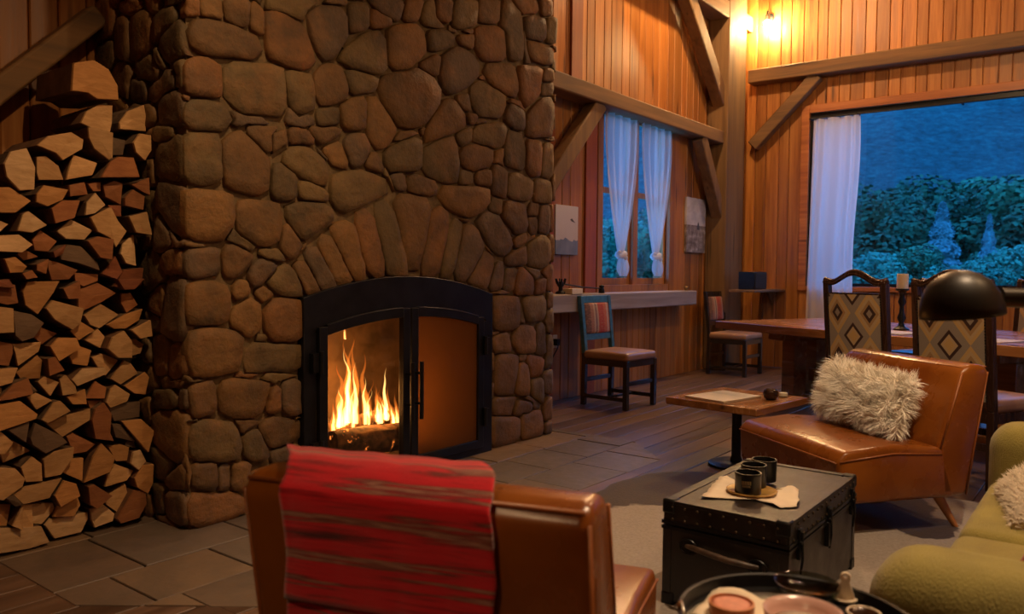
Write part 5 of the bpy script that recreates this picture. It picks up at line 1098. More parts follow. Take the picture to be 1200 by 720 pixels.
# --- window 1: two sashes side by side in the window wall
w1 = thing('window_1', (0, 0, 0), kind='structure')
m = MB()
m.box(WX0-0.10, WX0, YW-0.02, YW+0.10, 1.0, WZ1+0.1); m.box(WX1, WX1+0.12, YW-0.03, YW+0.10, 1.0, WZ1+0.1)
m.box(WX0, WX1, YW-0.02, YW+0.12, 1.0, WZ0); m.box(WX0, WX1, YW-0.02, YW+0.12, WZ1, WZ1+0.1)
m.build('window_frame', MAT['pine'], w1, bevel=0.005)
MX = 7.62
MB().box(MX-0.05, MX+0.05, YW-0.012, YW+0.10, WZ0, WZ1).build('mullion', MAT['pine'], w1, bevel=0.005)
for a, b in ((WX0, MX-0.05), (MX+0.05, WX1)):
    s = MB()
    s.box(a, a+0.045, YW+0.03, YW+0.07, WZ0, WZ1); s.box(b-0.045, b, YW+0.03, YW+0.07, WZ0, WZ1)
    s.box(a+0.045, b-0.045, YW+0.03, YW+0.07, WZ0, WZ0+0.07); s.box(a+0.045, b-0.045, YW+0.03, YW+0.07, WZ1-0.05, WZ1)
    s.box(a+0.045, b-0.045, YW+0.03, YW+0.07, 2.02, 2.08)
    so = s.build('sash', MAT['pine'], w1, bevel=0.003)
    for z0, z1 in ((WZ0+0.07, 2.02), (2.08, WZ1-0.05)):
        MB().box(a+0.045, b-0.045, YW+0.047, YW+0.053, z0, z1).build('pane', MAT['pane'], so)
# --- picture-window wall
PY0, PY1, PZ0, PZ1 = -1.9, 3.19, 1.06, 3.22
wall_right = wall_mesh('wall_right', [(-5.7, PY0, 0, ZC), (PY0, PY1, 0, PZ0), (PY0, PY1, PZ1, ZC), (PY1, YW+0.2, 0, ZC)], XW+0.02, 'x', 0.16, MAT['pine_y'])
run_planks(wall_right, 'x', PY1+0.10, YW, 0, ZC, XW, MAT['pine'], [0.155, 0.13, 0.17, 0.14])
run_planks(wall_right, 'x', -1.2, PY1+0.10, PZ1+0.10, ZC, XW, MAT['pine'], [0.13, 0.15, 0.12, 0.16])
run_planks(wall_right, 'x', -1.2, PY1+0.10, 0, PZ0-0.06, XW, MAT['pine'], [0.13, 0.15, 0.14])
w2 = thing('window_2', (0, 0, 0), kind='structure')
m = MB()
m.box(XW-0.03, XW+0.10, PY1, PY1+0.10, PZ0-0.06, PZ1+0.10); m.box(XW-0.03, XW+0.10, PY0, PY1, PZ1, PZ1+0.10)
m.box(XW-0.04, XW+0.10, PY0, PY1, PZ0-0.06, PZ0)
m.build('window_frame', MAT['pine_y'], w2, bevel=0.006)
m = MB()
m.box(XW+0.02, XW+0.09, PY1-0.05, PY1, PZ0, PZ1); m.box(XW+0.02, XW+0.09, PY0, PY1-0.05, PZ1-0.06, PZ1)
m.box(XW+0.02, XW+0.09, PY0, PY1-0.05, PZ0, PZ0+0.04)
m.build('sash', MAT['iron'], w2)
MB().box(XW+0.05, XW+0.058, PY0, PY1-0.05, PZ0+0.04, PZ1-0.06).build('pane', MAT['pane'], w2)
# --- timber frame
def timber(name, pts, mat, wy, wz, label=None):
    """a squared timber from a to b"""
    a, b = Vector(pts[0]), Vector(pts[1])
    d = (b-a).normalized()
    side = d.cross(Vector((0, 0, 1)))
    if side.length < 0.1: side = Vector((1, 0, 0))
    side.normalize()
    up = side.cross(d)
    P = [a+side*(wy*s)+up*(wz*t) for s, t in ((-.5, -.5), (.5, -.5), (.5, .5), (-.5, .5))]
    return setp(MB().extr(P, b-a).build(name, mat, bevel=0.014), kind='structure')
timber('pillar_1', [(9.70, 4.06, 0), (9.70, 4.06, ZC)], MAT['timber_z'], 0.56, 0.27)
timber('beam_1', [(5.05, 4.08, 2.885), (9.72, 4.08, 2.885)], MAT['timber_x'], 0.22, 0.155)
timber('beam_2', [(6.0, 4.05, 4.43), (10.2, 4.05, 4.43)], MAT['timber_x'], 0.24, 0.20)
timber('beam_3', [(10.14, 3.93, 3.74), (10.14, -3.0, 3.70)], MAT['timber_y'], 0.20, 0.17)
timber('beam_4', [(8.88, 4.05, 2.82), (9.52, 4.05, 1.88)], MAT['timber_z'], 0.14, 0.15)
timber('beam_5', [(8.42, 4.05, 4.40), (9.50, 4.05, 3.32)], MAT['timber_z'], 0.15, 0.19)
timber('beam_6', [(5.75, 4.07, 1.95), (6.62, 4.07, 2.83)], MAT['timber_z'], 0.14, 0.16)
timber('beam_7', [(10.16, 3.88, 2.86), (10.16, 3.08, 3.66)], MAT['timber_y'], 0.14, 0.15)
timber('beam_8', [(0.9, 4.12, 1.43), (1.93, 4.12, 2.465)], MAT['timber_x'], 0.12, 0.105)

# ================================================================== THE FIREPLACE
fire_place = thing('stone_fireplace', (3.38, 3.8, 0), 0, 'tall fieldstone fireplace wall with arched steel doors and fire', 'fireplace')
OFF = Vector((3.38, 3.8, 0))
OX0, OX1, OC, OHW = 2.605, 4.155, 3.38, 0.775
def arch_top(u): return 1.045+0.1*(1-((u-OC)/OHW)**2)
YF = 3.385                                   # mortar face
XS = 1.978                                   # mortar face of the left side
def local(m):
    m.v = [tuple(Vector(v)-OFF) for v in m.v]
    return m
m = MB()
m.box(XS, OX0, YF, YW-0.005, 0, ZC-0.005); m.box(OX1, 4.86, YF, YW-0.005, 0, ZC-0.005)
n = 20
us = [OX0+(OX1-OX0)*i/n for i in range(n+1)]
m.extr([(u, YF, arch_top(u)) for u in us]+[(OX1, YF, ZC-0.005), (OX0, YF, ZC-0.005)], (0, 0.62, 0))
local(m).build('mortar_core', MAT['mortar'], fire_place)
m = MB()
m.box(OX0, OX1, 4.00, 4.06, 0, 1.25); m.box(OX0, OX0+0.03, YF+0.02, 4.0, 0.0, 1.2); m.box(OX1-0.03, OX1, YF+0.02, 4.0, 0, 1.2)
m.box(OX0, OX1, YF, 4.0, -0.02, 0.04); m.box(OX0+.03, OX1-.03, YF+0.02, 4.0, 1.10, 1.2)
local(m).build('firebox_lining', MAT['firebrick'], fire_place)
def stone_piece(row, plane, joined=None):
    v = [int(q)/1000 for q in row]
    c = (v[0], v[1])
    P = [(v[i], v[i+1]) for i in range(2, len(v), 2)]
    n = len(P)
    area = abs(sum(P[i][0]*P[(i+1) % n][1]-P[(i+1) % n][0]*P[i][1] for i in range(n)))/2
    sz = math.sqrt(max(area, 1e-4))
    p = min(0.042, 0.016+0.035*sz+rng.uniform(0.0, 0.014))
    tx, tz = rng.uniform(-0.05, 0.05), rng.uniform(-0.06, 0.04)
    seed = rng.random()*50
    def out(a, b, d):
        d = d+(tx*a+tz*b)*(1 if d > 0.015 else 0)
        return Vector((a, -d, b)) if plane == 'y' else Vector((-d, a, b))
    def ring(k, d, amp):
        r = []
        for a, b in P:
            jj = amp*noise.noise(Vector((a*9+seed, b*9, seed)))
            r.append(out(a*k, b*k, d+jj))
        return r
    rings = [ring(1.0, -0.02, 0), ring(0.99, p*0.55, 0.003), ring(0.94, p*0.95, 0.006), ring(0.55, p, 0.012)]
    vs = [q for R in rings for q in R]+[out(0, 0, p*1.02)]
    fs = []
    for k in range(3):
        for i in range(n):
            j = (i+1) % n
            fs.append((k*n+i, k*n+j, (k+1)*n+j, (k+1)*n+i))
    for i in range(n): fs.append((3*n+i, 3*n+(i+1) % n, 4*n))
    if plane == 'x': fs = [f[::-1] for f in fs]
    base = Vector((c[0], YF, c[1])) if plane == 'y' else Vector((XS, c[0], c[1]))
    if joined is not None:
        joined.add([q+base-OFF for q in vs], fs)
        return
    b = MB()
    b.add(vs, fs)
    o = b.build('stone', MAT['stone'], fire_place, smooth=True)
    o.location = base-OFF
upper = MB()
for i, r in enumerate(FACE_STONES.split('\n')): stone_piece(r.split(), 'y', upper if i >= N_FACE else None)
for i, r in enumerate(SIDE_STONES.split('\n')): stone_piece(r.split(), 'x', upper if i >= N_SIDE else None)
setp(upper.build('upper_stones', MAT['stone'], fire_place, smooth=True), kind='stuff')
# --- steel front with two doors
YD = 3.335
def strip(m, u0, u1, lo, hi, y0, y1, n=14):
    """solid between two curves of u, from y0 (front) to y1"""
    us = [u0+(u1-u0)*i/n for i in range(n+1)]
    vs = []
    for u in us:
        for y in (y0, y1):
            vs.append((u, y, lo(u))); vs.append((u, y, hi(u)))
    fs = []
    for i in range(n):
        a, b = i*4, i*4+4
        fs += [(a, b, b+1, a+1), (a+2, a+3, b+3, b+2), (a+1, b+1, b+3, a+3), (a, a+2, b+2, b)]
    fs += [(0, 1, 3, 2), (n*4, n*4+2, n*4+3, n*4+1)]
    m.add(vs, fs)
def door_top(u): return 0.87+0.085*(1-((u-3.345)/0.66)**2)
def plate_top(u): return 1.045+0.112*(1-((u-3.345)/0.76)**2)
m = MB()
strip(m, 2.585, 4.13, lambda u: door_top(u)+0.028 if 2.66 < u < 4.03 else 0.87, lambda u: plate_top(u)+0.015, YD, YD+0.085, 30)
m.box(2.585, 2.665, YD, YD+0.085, 0.0, 0.88); m.box(4.02, 4.13, YD, YD+0.085, 0.0, 0.88)
m.box(2.665, 4.02, YD, YD+0.05, 0.0, 0.045)
local(m).build('steel_surround', MAT['steel'], fire_place, bevel=0.004)
for a, b, hinge, gl in ((2.67, 3.335, 2.67, 'doorglass'), (3.350, 4.015, 4.015, 'sootglass')):
    d = MB()
    y0, y1 = YD-0.022, YD+0.018
    d.box(a, a+0.055, y0, y1, 0.05, door_top(a+0.03)+0.03); d.box(b-0.055, b, y0, y1, 0.05, door_top(b-0.03)+0.03)
    d.box(a+0.055, b-0.055, y0, y1, 0.05, 0.10)
    strip(d, a+0.055, b-0.055, lambda u: door_top(u)-0.022, lambda u: door_top(u)+0.036, y0, y1, 12)
    do = local(d).build('door', MAT['steel'], fire_place, bevel=0.003)
    gm = MB()
    strip(gm, a+0.055, b-0.055, lambda u: 0.10, lambda u: door_top(u)-0.022, YD-0.006, YD+0.0, 12)
    local(gm).build('glass_pane', MAT[gl], do)
    hx = b-0.03 if hinge == a else a+0.03
    hm = MB()
    hy = y0-0.05
    hm.tube([(hx, hy, 0.33), (hx, hy, 0.67)], 0.0125, 10)
    for z in (0.42, 0.60): hm.tube([(hx, y0, z), (hx, hy, z)], 0.008, 8)
    local(hm).build('handle', MAT['iron'], do, smooth=True, angle=50)
    for z in (0.25, 0.72):
        g_ = MB()
        sx_ = -1 if hinge == a else 1
        g_.box(min(hinge, hinge+sx_*0.05), max(hinge, hinge+sx_*0.05), y0-0.012, y0+0.03, z-0.05, z+0.05)
        g_.tube([(hinge, y0-0.014, z-0.06), (hinge, y0-0.014, z+0.06)], 0.014, 10)
        local(g_).build('hinge', MAT['iron'], do)
# --- grate, burning logs, flames
gr = thing('fire_grate', (3.3, 3.72, 0.04), 0, 'black iron grate under the burning logs', 'grate')
m = MB()
for i in range(8):
    y = -0.2+i*0.055
    m.tube([(-0.34, y, 0.13), (-0.33, y, 0.07), (0.33, y, 0.07), (0.34, y, 0.13)], 0.008, 6)
for x in (-0.25, 0.25):
    m.box(x-0.01, x+0.01, -0.22, 0.2, 0.05, 0.065)
m.build('bars', MAT['iron'], gr)
for x in (-0.25, 0.25):
    for y in (-0.2, 0.18): MB().box(x-0.011, x+0.011, y-0.011, y+0.011, 0, 0.06).build('leg', MAT['iron'], gr)
def char_mat():
    g = G('charred_log')
    p = g.pos()
    n1 = g.noise(p, 22, 4)
    col = g.ramp(n1, [(0.35, (0.03, 0.018, 0.01)), (0.65, (0.16, 0.075, 0.03))])
    g.bump(n1, 0.6, 0.01)
    e = g.mr(g.noise(p, 30, 3, 0.6), 0.60, 0.72, 0.0, 1.0)
    nz = g.mr(g.noise(p, 6, 2), 0.50, 0.62, 0, 1)
    return g.fin(col, 0.9, Emission_Color=(1.0, 0.25, 0.04), Emission_Strength=g.ma('MULTIPLY', g.ma('MULTIPLY', e, nz), 4.0))
MAT['char'] = char_mat()
def rough_log(a, b, r, seed, n=12, k=7, flat=0.0):
    a, b = Vector(a), Vector(b)
    m = MB()
    d = (b-a).normalized()
    s = d.orthogonal().normalized()
    t = d.cross(s)
    vs, fs = [], []
    for i in range(k+1):
        c = a.lerp(b, i/k)
        for q in range(n):
            an = 2*PI*q/n
            rr = r*(1+0.22*noise.noise(Vector((math.cos(an)*1.5+seed, math.sin(an)*1.5, i*0.5+seed))))
            vs.append(c+s*math.cos(an)*rr+t*math.sin(an)*rr)
    for i in range(k):
        for q in range(n):
            p = (q+1) % n
            fs.append((i*n+q, i*n+p, (i+1)*n+p, (i+1)*n+q))
    fs += [tuple(range(n-1, -1, -1)), tuple(range(k*n, k*n+n))]
    m.add(vs, fs)
    return m
LOGF = [((2.96, 3.58, 0.20), (3.46, 3.50, 0.18), 0.085, 'long burning log lying across the front of the grate'),
        ((3.05, 3.82, 0.22), (3.60, 3.80, 0.20), 0.08, 'burning log lying at the back of the grate'),
        ((3.28, 3.66, 0.29), (3.66, 3.74, 0.27), 0.042, 'split burning log resting on top of the two others')]
for i, (a, b, r, lb) in enumerate(LOGF):
    setp(rough_log(a, b, r, i*7.3).build('burning_log', MAT['char'], smooth=True, angle=50), lb, 'log', 'logs burning in the firebox')
def flame_mat(name, col, st):
    g = G(name)
    g.t.nodes.remove(g.b)
    e = g.n('Emission', {'Color': (*col, 1), 'Strength': st})
    g.t.links.new(e.outputs[0], g.o.inputs['Volume'])
    return g.m
FL_OUT = flame_mat('flame_outer', (1.0, 0.24, 0.03), 34)
FL_IN = flame_mat('flame_core', (1.0, 0.60, 0.20), 190)
fire = thing('fire', (3.3, 3.7, 0.2), 0, 'bright orange and yellow fire burning behind the left glass door', 'fire')
def flame(x, y, z, h, r, mat, lean=(0, 0), seed=0.0, wob=1.0):
    k, n = 12, 9
    rings = []
    for i in range(k+1):
        t = i/k
        rr = r*(0.62+0.5*math.sin(t*PI*0.9+0.4))*(1-t)**0.75+0.0008
        cx = x+lean[0]*t*t+wob*h*0.13*noise.noise(Vector((t*2.6+seed, seed, 0)))*t
        cy = y+lean[1]*t*t+wob*h*0.10*noise.noise(Vector((t*2.6, seed+9, 4)))*t
        fl = 1+0.4*noise.noise(Vector((t*5, seed*3, 1)))
        rings.append([(cx+rr*fl*math.cos(2*PI*q/n), cy+rr*0.6*math.sin(2*PI*q/n), z+h*t) for q in range(n)])
    m = MB()
    vs = [tuple(Vector(p)-Vector((3.3, 3.7, 0.2))) for R in rings for p in R]
    fs = [tuple(range(n-1, -1, -1)), tuple(range(k*n, k*n+n))]
    for i in range(k):
        for q in range(n):
            p = (q+1) % n
            fs.append((i*n+q, i*n+p, (i+1)*n+p, (i+1)*n+q))
    m.add(vs, fs)
    return m.build('flame', mat, fire, smooth=True)
fr = random.Random(3)
PROFILE = [(3.02, 0.20), (3.08, 0.26), (3.13, 0.46), (3.17, 0.56), (3.22, 0.50), (3.28, 0.33), (3.36, 0.26), (3.43, 0.24), (3.50, 0.22), (3.58, 0.22), (3.66, 0.17)]
def flame_h(x):
    for (a, p), (c, q) in zip(PROFILE[:-1], PROFILE[1:]):
        if a <= x <= c: return p+(q-p)*(x-a)/(c-a)
    return 0.15
for i in range(30):
    x = 3.03+0.62*(i+fr.random())/30
    h = flame_h(x)*fr.uniform(0.55, 1.0)
    z = (0.27 if x < 3.42 else 0.27-0.35*(x-3.42))+fr.uniform(-0.02, 0.02)
    y = 3.63+fr.uniform(-0.06, 0.06)
    r = fr.uniform(0.016, 0.034)
    ln = (0.10*(3.2-x)+fr.uniform(-0.03, 0.03), 0)
    sd = fr.random()*60
    flame(x, y, z, h, r, FL_OUT, ln, sd, 1.6)
    flame(x, y, z-0.005, h*fr.uniform(0.6, 0.8), r*0.55, FL_IN, (ln[0]*0.55, 0), sd, 1.6)
flame(3.19, 3.70, 0.28, 0.52, 0.035, FL_OUT, (-0.01, 0), 12, 1.8)
flame(3.19, 3.70, 0.28, 0.46, 0.020, FL_IN, (-0.01, 0), 12, 1.8)
flame(3.46, 3.66, 0.27, 0.33, 0.016, FL_IN, (0.0, 0), 31, 1.5)
flame(3.17, 3.70, 0.79, 0.10, 0.014, FL_OUT, (-0.01, 0), 40)
flame(3.17, 3.70, 0.79, 0.08, 0.008, FL_IN, (-0.01, 0), 40)

# ================================================================== THE WOODPILE
ORD = ['zeroth', 'first', 'second', 'third', 'fourth', 'fifth', 'sixth', 'seventh', 'eighth', 'ninth', 'tenth', 'eleventh', 'twelfth', 'thirteenth', 'fourteenth', 'fifteenth',
       'sixteenth', 'seventeenth', 'eighteenth', 'nineteenth', 'twentieth', 'twenty-first', 'twenty-second', 'twenty-third', 'twenty-fourth']
rows = []
for r in LOG_ENDS.split('\n'):
    t = r.split()
    v = [int(q)/1000 for q in t[1:]]
    rows.append((t[0], v[0], v[1], [(v[i], v[i+1]) for i in range(2, len(v), 2)]))
lv = sorted(rows, key=lambda q: q[2])
courses = {}
for q in rows: courses.setdefault(int(q[2]/0.115), []).append(q)
rank = {}
for ci, kk in enumerate(sorted(courses)):
    for xi, q in enumerate(sorted(courses[kk], key=lambda q: -q[1])): rank[id(q)] = (ci+1, xi+1)
TONE = {'p': 'pale cream', 'b': 'light tan', 'a': 'amber', 'o': 'orange-brown', 'r': 'dark reddish', 'd': 'weathered grey-brown'}
for q in rows:
    tag, cx, cz, P = q
    wdt = max(p[0] for p in P)-min(p[0] for p in P); hgt = max(p[1] for p in P)-min(p[1] for p in P)
    shape = 'flat' if wdt > 1.5*hgt else ('upright' if hgt > 1.35*wdt else ('chunky' if wdt*hgt > 0.012 else 'small'))
    co, od = rank[id(q)]
    n = len(P)
    yf = 3.66+rng.uniform(-0.035, 0.03)
    Ln = min(rng.uniform(0.36, 0.42), YW-0.06-yf)
    m = MB()
    f0 = [Vector((a*0.975, rng.uniform(-0.004, 0.004), b*0.975)) for a, b in P]
    f1 = [Vector((a, 0.012, b)) for a, b in P]
    kx = rng.uniform(0.82, 0.98)
    f2 = [Vector((a*kx, Ln, b*kx)) for a, b in P]
    m.add(f0+[Vector((0, rng.uniform(-0.006, 0.003), 0))], [(i, (i+1) % n, n) for i in range(n)], 0)
    m.add(f0+f1, [(i+n, (i+1) % n+n, (i+1) % n, i) for i in range(n)], 0)
    m.add(f1+f2, [(i+n, (i+1) % n+n, (i+1) % n, i) for i in range(n)], 1)
    m.add(f2, [tuple(range(n))[::-1]], 0)
    o = m.build('firewood_log', [END[tag], MAT['bark'] if tag in 'dr' or rng.random() < 0.6 else MAT['splitside']])
    o.location = (cx, yf, cz)
    if cz > 1.95: lab = 'big half-round split log lying alone on top of the stack'
    else: lab = f'{TONE[tag]} {shape} split log, {ORD[od]} from the stone in the {ORD[co]} course up'
    setp(o, lab, 'log', 'split firewood logs in the stack')

# ================================================================== SLIPPER CHAIRS
def slipper(loc, face, label, width=0.84):
    """armless leather chair; local +x is the way it faces, origin under the front edge's middle"""
    t = thing('slipper_chair', loc, math.atan2(face[1], face[0]), label, 'chair', None)
    h = width/2
    def prof(P, bev, seg, name, bulge=0.0):
        bm = bmesh.new()
        vs = [bm.verts.new((-s, -h, z)) for s, z in P]
        f = bm.faces.new(vs)
        ex = bmesh.ops.extrude_face_region(bm, geom=[f])
        for v in ex['geom']:
            if isinstance(v, bmesh.types.BMVert): v.co.y = h
        bmesh.ops.recalc_face_normals(bm, faces=bm.faces)
        bmesh.ops.bevel(bm, geom=[e for e in bm.edges if e.calc_face_angle(0) > 0.35], offset=bev, segments=seg, profile=0.5, affect='EDGES')
        bmesh.ops.triangulate(bm, faces=[f for f in bm.faces if len(f.verts) > 4])
        return bm_obj(name, bm, MAT['leather'], t)
    s = prof([(0.02, 0.16), (0.0, 0.20), (-0.012, 0.36), (0.03, 0.405), (0.28, 0.425), (0.56, 0.40), (0.64, 0.16)], 0.022, 3, 'seat')
    b = prof([(0.55, 0.165), (0.53, 0.40), (0.65, 0.755), (0.69, 0.785), (0.78, 0.785), (0.815, 0.75), (0.70, 0.165)], 0.026, 3, 'backrest')
    m = MB()
    for y in (-h, h):
        m.tube([(-0.70, y*0.985, 0.17), (-0.80, y*0.985, 0.75)], 0.005, 6)
        m.tube([(-0.545, y*0.992, 0.40), (-0.655, y*0.992, 0.75)], 0.005, 6)
    m.tube([(-0.80, -h*0.96, 0.772), (-0.80, h*0.96, 0.772)], 0.005, 6)
    m.build('piping', MAT['piping'], b, smooth=True)
    m = MB()
    m.tube([(0.012, -h*0.97, 0.352), (0.012, h*0.97, 0.352)], 0.0045, 6)
    for y in (-h, h): m.tube([(0.0, y, 0.36), (-0.28, y, 0.385), (-0.55, y, 0.37)], 0.0045, 6)
    m.build('piping', MAT['piping'], s, smooth=True)
    for sx_, sy_ in ((-0.07, -1), (-0.07, 1), (-0.60, -1), (-0.60, 1)):
        l = MB()
        spl = -0.09 if sx_ < -0.3 else 0.04
        l.tube([(sx_, sy_*(h-0.09), 0.17), (sx_+spl, sy_*(h-0.05), 0.0)], [0.026, 0.013], 12)
        l.build('leg', MAT['legwood'], t, smooth=True, angle=50)
    return t
# near chair with the red throw
n1 = Vector((0.947, 0.32)).normalized(); w1d = Vector((0.32, -0.947)).normalized()
top_r = Vector((1.192, 0.736)); top_l = Vector((0.968, 1.435))
c1 = (top_r+top_l)/2+n1*0.795
chair_near = slipper((c1.x, c1.y, 0), n1, 'cognac leather slipper chair seen from behind, red throw over its back', 0.74)
d2 = Vector((-0.79, 0.61)).normalized(); w2d = Vector((0.61, 0.79)).normalized()
c2 = Vector((3.705, 0.983))+w2d*0.42
chair_far = slipper((c2.x, c2.y, 0), d2, 'cognac leather slipper chair with a white fur pillow on its seat', 0.84)
# throw: follows the back of the near chair
def throw_mat():
    g = G('red_striped_wool')
    uv = g.uv()
    nz = g.noise(g.scale(uv, (1.3, 95, 1)), 1, 3, 0.6, 0.1)
    big = g.noise(g.scale(uv, (0.5, 30, 1)), 1, 1, 0.5, 0.05)
    f = g.ma('ADD', g.ma('MULTIPLY', nz, 0.45), g.ma('MULTIPLY', big, 0.55))
    col = g.ramp(f, [(0.36, (0.10, 0.012, 0.014)), (0.42, (0.34, 0.009, 0.016)), (0.47, (0.66, 0.016, 0.028)), (0.535, (0.56, 0.012, 0.022)), (0.56, (0.16, 0.02, 0.018)), (0.595, (0.42, 0.20, 0.14)), (0.62, (0.15, 0.03, 0.022)), (0.66, (0.5, 0.02, 0.025))])
    thr = g.noise(g.scale(uv, (240, 300, 1)), 1, 2)
    g.bump(thr, 0.5, 0.004)
    col = g.mix(0.25, col, g.ramp(thr, [(0.3, (0.2, 0.2, 0.2)), (0.7, (0.8, 0.8, 0.8))]), 'OVERLAY')
    return g.fin(col, 0.95, Sheen_Weight=0.3, Specular_IOR_Level=0.15)
MAT['throw'] = throw_mat()
th_path = [(-0.40, 0.455), (-0.525, 0.455), (-0.60, 0.60), (-0.655, 0.775), (-0.69, 0.806), (-0.78, 0.808), (-0.832, 0.765), (-0.80, 0.62), (-0.765, 0.45), (-0.715, 0.17), (-0.70, 0.05)]
tp = [Vector((a, 0, b)) for a, b in th_path]
cum = [0]
for i in range(1, len(tp)): cum.append(cum[-1]+(tp[i]-tp[i-1]).length)
def on_path(v):
    d = v*cum[-1]
    for i in range(1, len(cum)):
        if d <= cum[i]+1e-9:
            t = (d-cum[i-1])/(cum[i]-cum[i-1])
            return tp[i-1].lerp(tp[i], t), i
    return tp[-1], len(tp)-1
R1 = Matrix.Rotation(math.atan2(n1.y, n1.x), 3, 'Z')
def throw_fn(u, v):
    p, i = on_path(v)
    yy = 0.258-0.452*u+0.085*min(1, max(0, (p.x+0.80)/0.11))                    # left edge towards local +y
    yy += 0.012*noise.noise(Vector((v*5, u*2, 2)))+(0.01 if u > 0.98 else 0)*noise.noise(Vector((v*14, 5, 1)))
    fold = 0.010*noise.noise(Vector((u*5.5, v*2.0, 7)))+0.006*math.sin(u*13+v*4)
    rear = max(0, (v-0.55)/0.45)
    off = Vector((-1, 0, 0.25)) if p.x < -0.78 else Vector((0.3, 0, 1))
    if p.x > -0.66: off = Vector((0.8, 0, 0.4))
    q = p+off*(0.008+abs(fold)*(0.5+1.3*rear))
    q.y = yy
    return R1 @ q + Vector((c1.x, c1.y, 0))
th = MB().grid(throw_fn, 44, 90).build('throw_blanket', MAT['throw'], smooth=True, solid=0.008)
setp(th, 'red striped wool throw draped over the near leather chair back', 'throw')
# fur pillow
def pillow_bm(w_, h_, t_):
    bm = bmesh.new()
    bmesh.ops.create_cube(bm, size=1)
    bmesh.ops.subdivide_edges(bm, edges=bm.edges[:], cuts=9, use_grid_fill=True)
    for v in bm.verts:
        x, y, z = v.co*2
        k = (1-abs(x)**3.2)*(1-abs(z)**3.2)
        pinch = 1-0.06*(1-abs(x)**2)*abs(z)-0.06*(1-abs(z)**2)*abs(x)
        v.co = Vector((x*w_/2*pinch, y*t_/2*(0.12+0.88*max(k, 0)**0.5), z*h_/2*pinch))
    return bm
MAT['fur'] = plain('cream_fur', (0.74, 0.64, 0.52), 0.9, var=0.1, Sheen_Weight=0.3)
MAT['furstrand'] = plain('cream_fur_strand', (0.93, 0.87, 0.76), 0.8, var=0.08)
fp = thing('fur_pillow', (0, 0, 0), 0, 'white long-haired fur pillow leaning on the far leather chair back', 'pillow')
pz = Matrix.Translation(Vector((c2.x, c2.y, 0))) @ Matrix.Rotation(math.atan2(d2.y, d2.x), 4, 'Z') @ Matrix.Translation((-0.445, 0.0, 0.585)) @ Matrix.Rotation(math.radians(90), 4, 'Z') @ Matrix.Rotation(math.radians(-19), 4, 'X') @ Matrix.Rotation(math.radians(3), 4, 'Y')
fp.matrix_world = pz
pbm = pillow_bm(0.62, 0.27, 0.14)
pm = bm_obj('cushion', pbm, MAT['fur'], fp)
fur = MB()
frn = random.Random(8)
me = pm.data
fl = [f for f in me.polygons]
ar = [f.area for f in fl]
for f in frn.choices(fl, ar, k=11000):
    vs = [me.vertices[i].co for i in f.vertices]
    a, b = frn.random(), frn.random()
    p = vs[0].lerp(vs[1], a).lerp(vs[3].lerp(vs[2], a), b) if len(vs) == 4 else vs[0]
    nrm = f.normal.copy()
    L = frn.uniform(0.035, 0.075)
    cl = Vector((noise.noise(p*22), noise.noise(p*22+Vector((9, 0, 0))), noise.noise(p*22+Vector((0, 9, 0)))))
    d = (nrm*1.0+cl*1.1+Vector((frn.uniform(-.35, .35), frn.uniform(-.35, .35), frn.uniform(-.25, .25)))).normalized()
    s = d.orthogonal().normalized()
    s.rotate(Matrix.Rotation(frn.random()*6.28, 3, d))
    wd = 0.0016
    mid = p+d*L*0.55
    tip = p+d*L+Vector((0, 0, -0.1*L))+cl*L*0.25
    fur.add([p-s*wd, p+s*wd, mid+s*wd*0.8, mid-s*wd*0.8, tip], [(0, 1, 2, 3), (3, 2, 4)])
setp(fur.build('fur', MAT['furstrand'], fp), kind='stuff')

# ================================================================== TRUNK AND WHAT IS ON IT
tk = thing('steamer_trunk', (3.005, 1.07, 0), 0, 'black vintage steamer trunk with leather handle standing on the cowhide', 'trunk')
def trunk_mat():
    g = G('worn_black_trunk')
    p = g.obj()
    n1 = g.noise(p, 6, 5, 0.65); n2 = g.noise(p, 60, 4, 0.7)
    col = g.ramp(n1, [(0.4, (0.007, 0.0055, 0.005)), (0.7, (0.022, 0.015, 0.011))])
    col = g.mix(g.mr(n2, 0.60, 0.72, 0, 0.5), col, (0.07, 0.048, 0.032))
    g.bump(n2, 0.35, 0.003)
    return g.fin(col, g.mr(n1, 0.3, 0.7, 0.28, 0.5))
MAT['trunk'] = trunk_mat()
MAT['rivet'] = plain('dark_rivet', (0.07, 0.045, 0.025), 0.45, 0.6)
hx, hy = 0.405, 0.225
MB().box(-hx, hx, -hy, hy, 0.012, 0.292).build('body', MAT['trunk'], tk, bevel=0.006)
lid = MB().box(-hx-0.002, hx+0.002, -hy-0.002, hy+0.002, 0.297, 0.38).build('lid', MAT['trunk'], tk, bevel=0.007)
m = MB()
for z in (0.285, 0.304):                                  # raised bands beside the seam
    for a, b, c, d in ((-hx-0.006, hx+0.006, -hy-0.006, -hy), (-hx-0.006, hx+0.006, hy, hy+0.006), (-hx-0.006, -hx, -hy, hy), (hx, hx+0.006, -hy, hy)):
        m.box(a, b, c, d, z-0.006, z+0.006)
m.build('seam_band', MAT['iron'], tk)
for sx_ in (-1, 1):
    for sy_ in (-1, 1):
        MB().box(min(sx_*hx, sx_*(hx-0.028))-0.003, max(sx_*hx, sx_*(hx-0.028))+0.003, min(sy_*hy, sy_*(hy-0.028))-0.003, max(sy_*hy, sy_*(hy-0.028))+0.003, 0.0, 0.285).build('edge_binding', MAT['trunk'], tk, bevel=0.003)
m = MB()
for sx_ in (-1, 1):
    m.box(min(sx_*hx, sx_*(hx-0.03))-0.004, max(sx_*hx, sx_*(hx-0.03))+0.004, -hy-0.004, hy+0.004, 0.372, 0.3835)
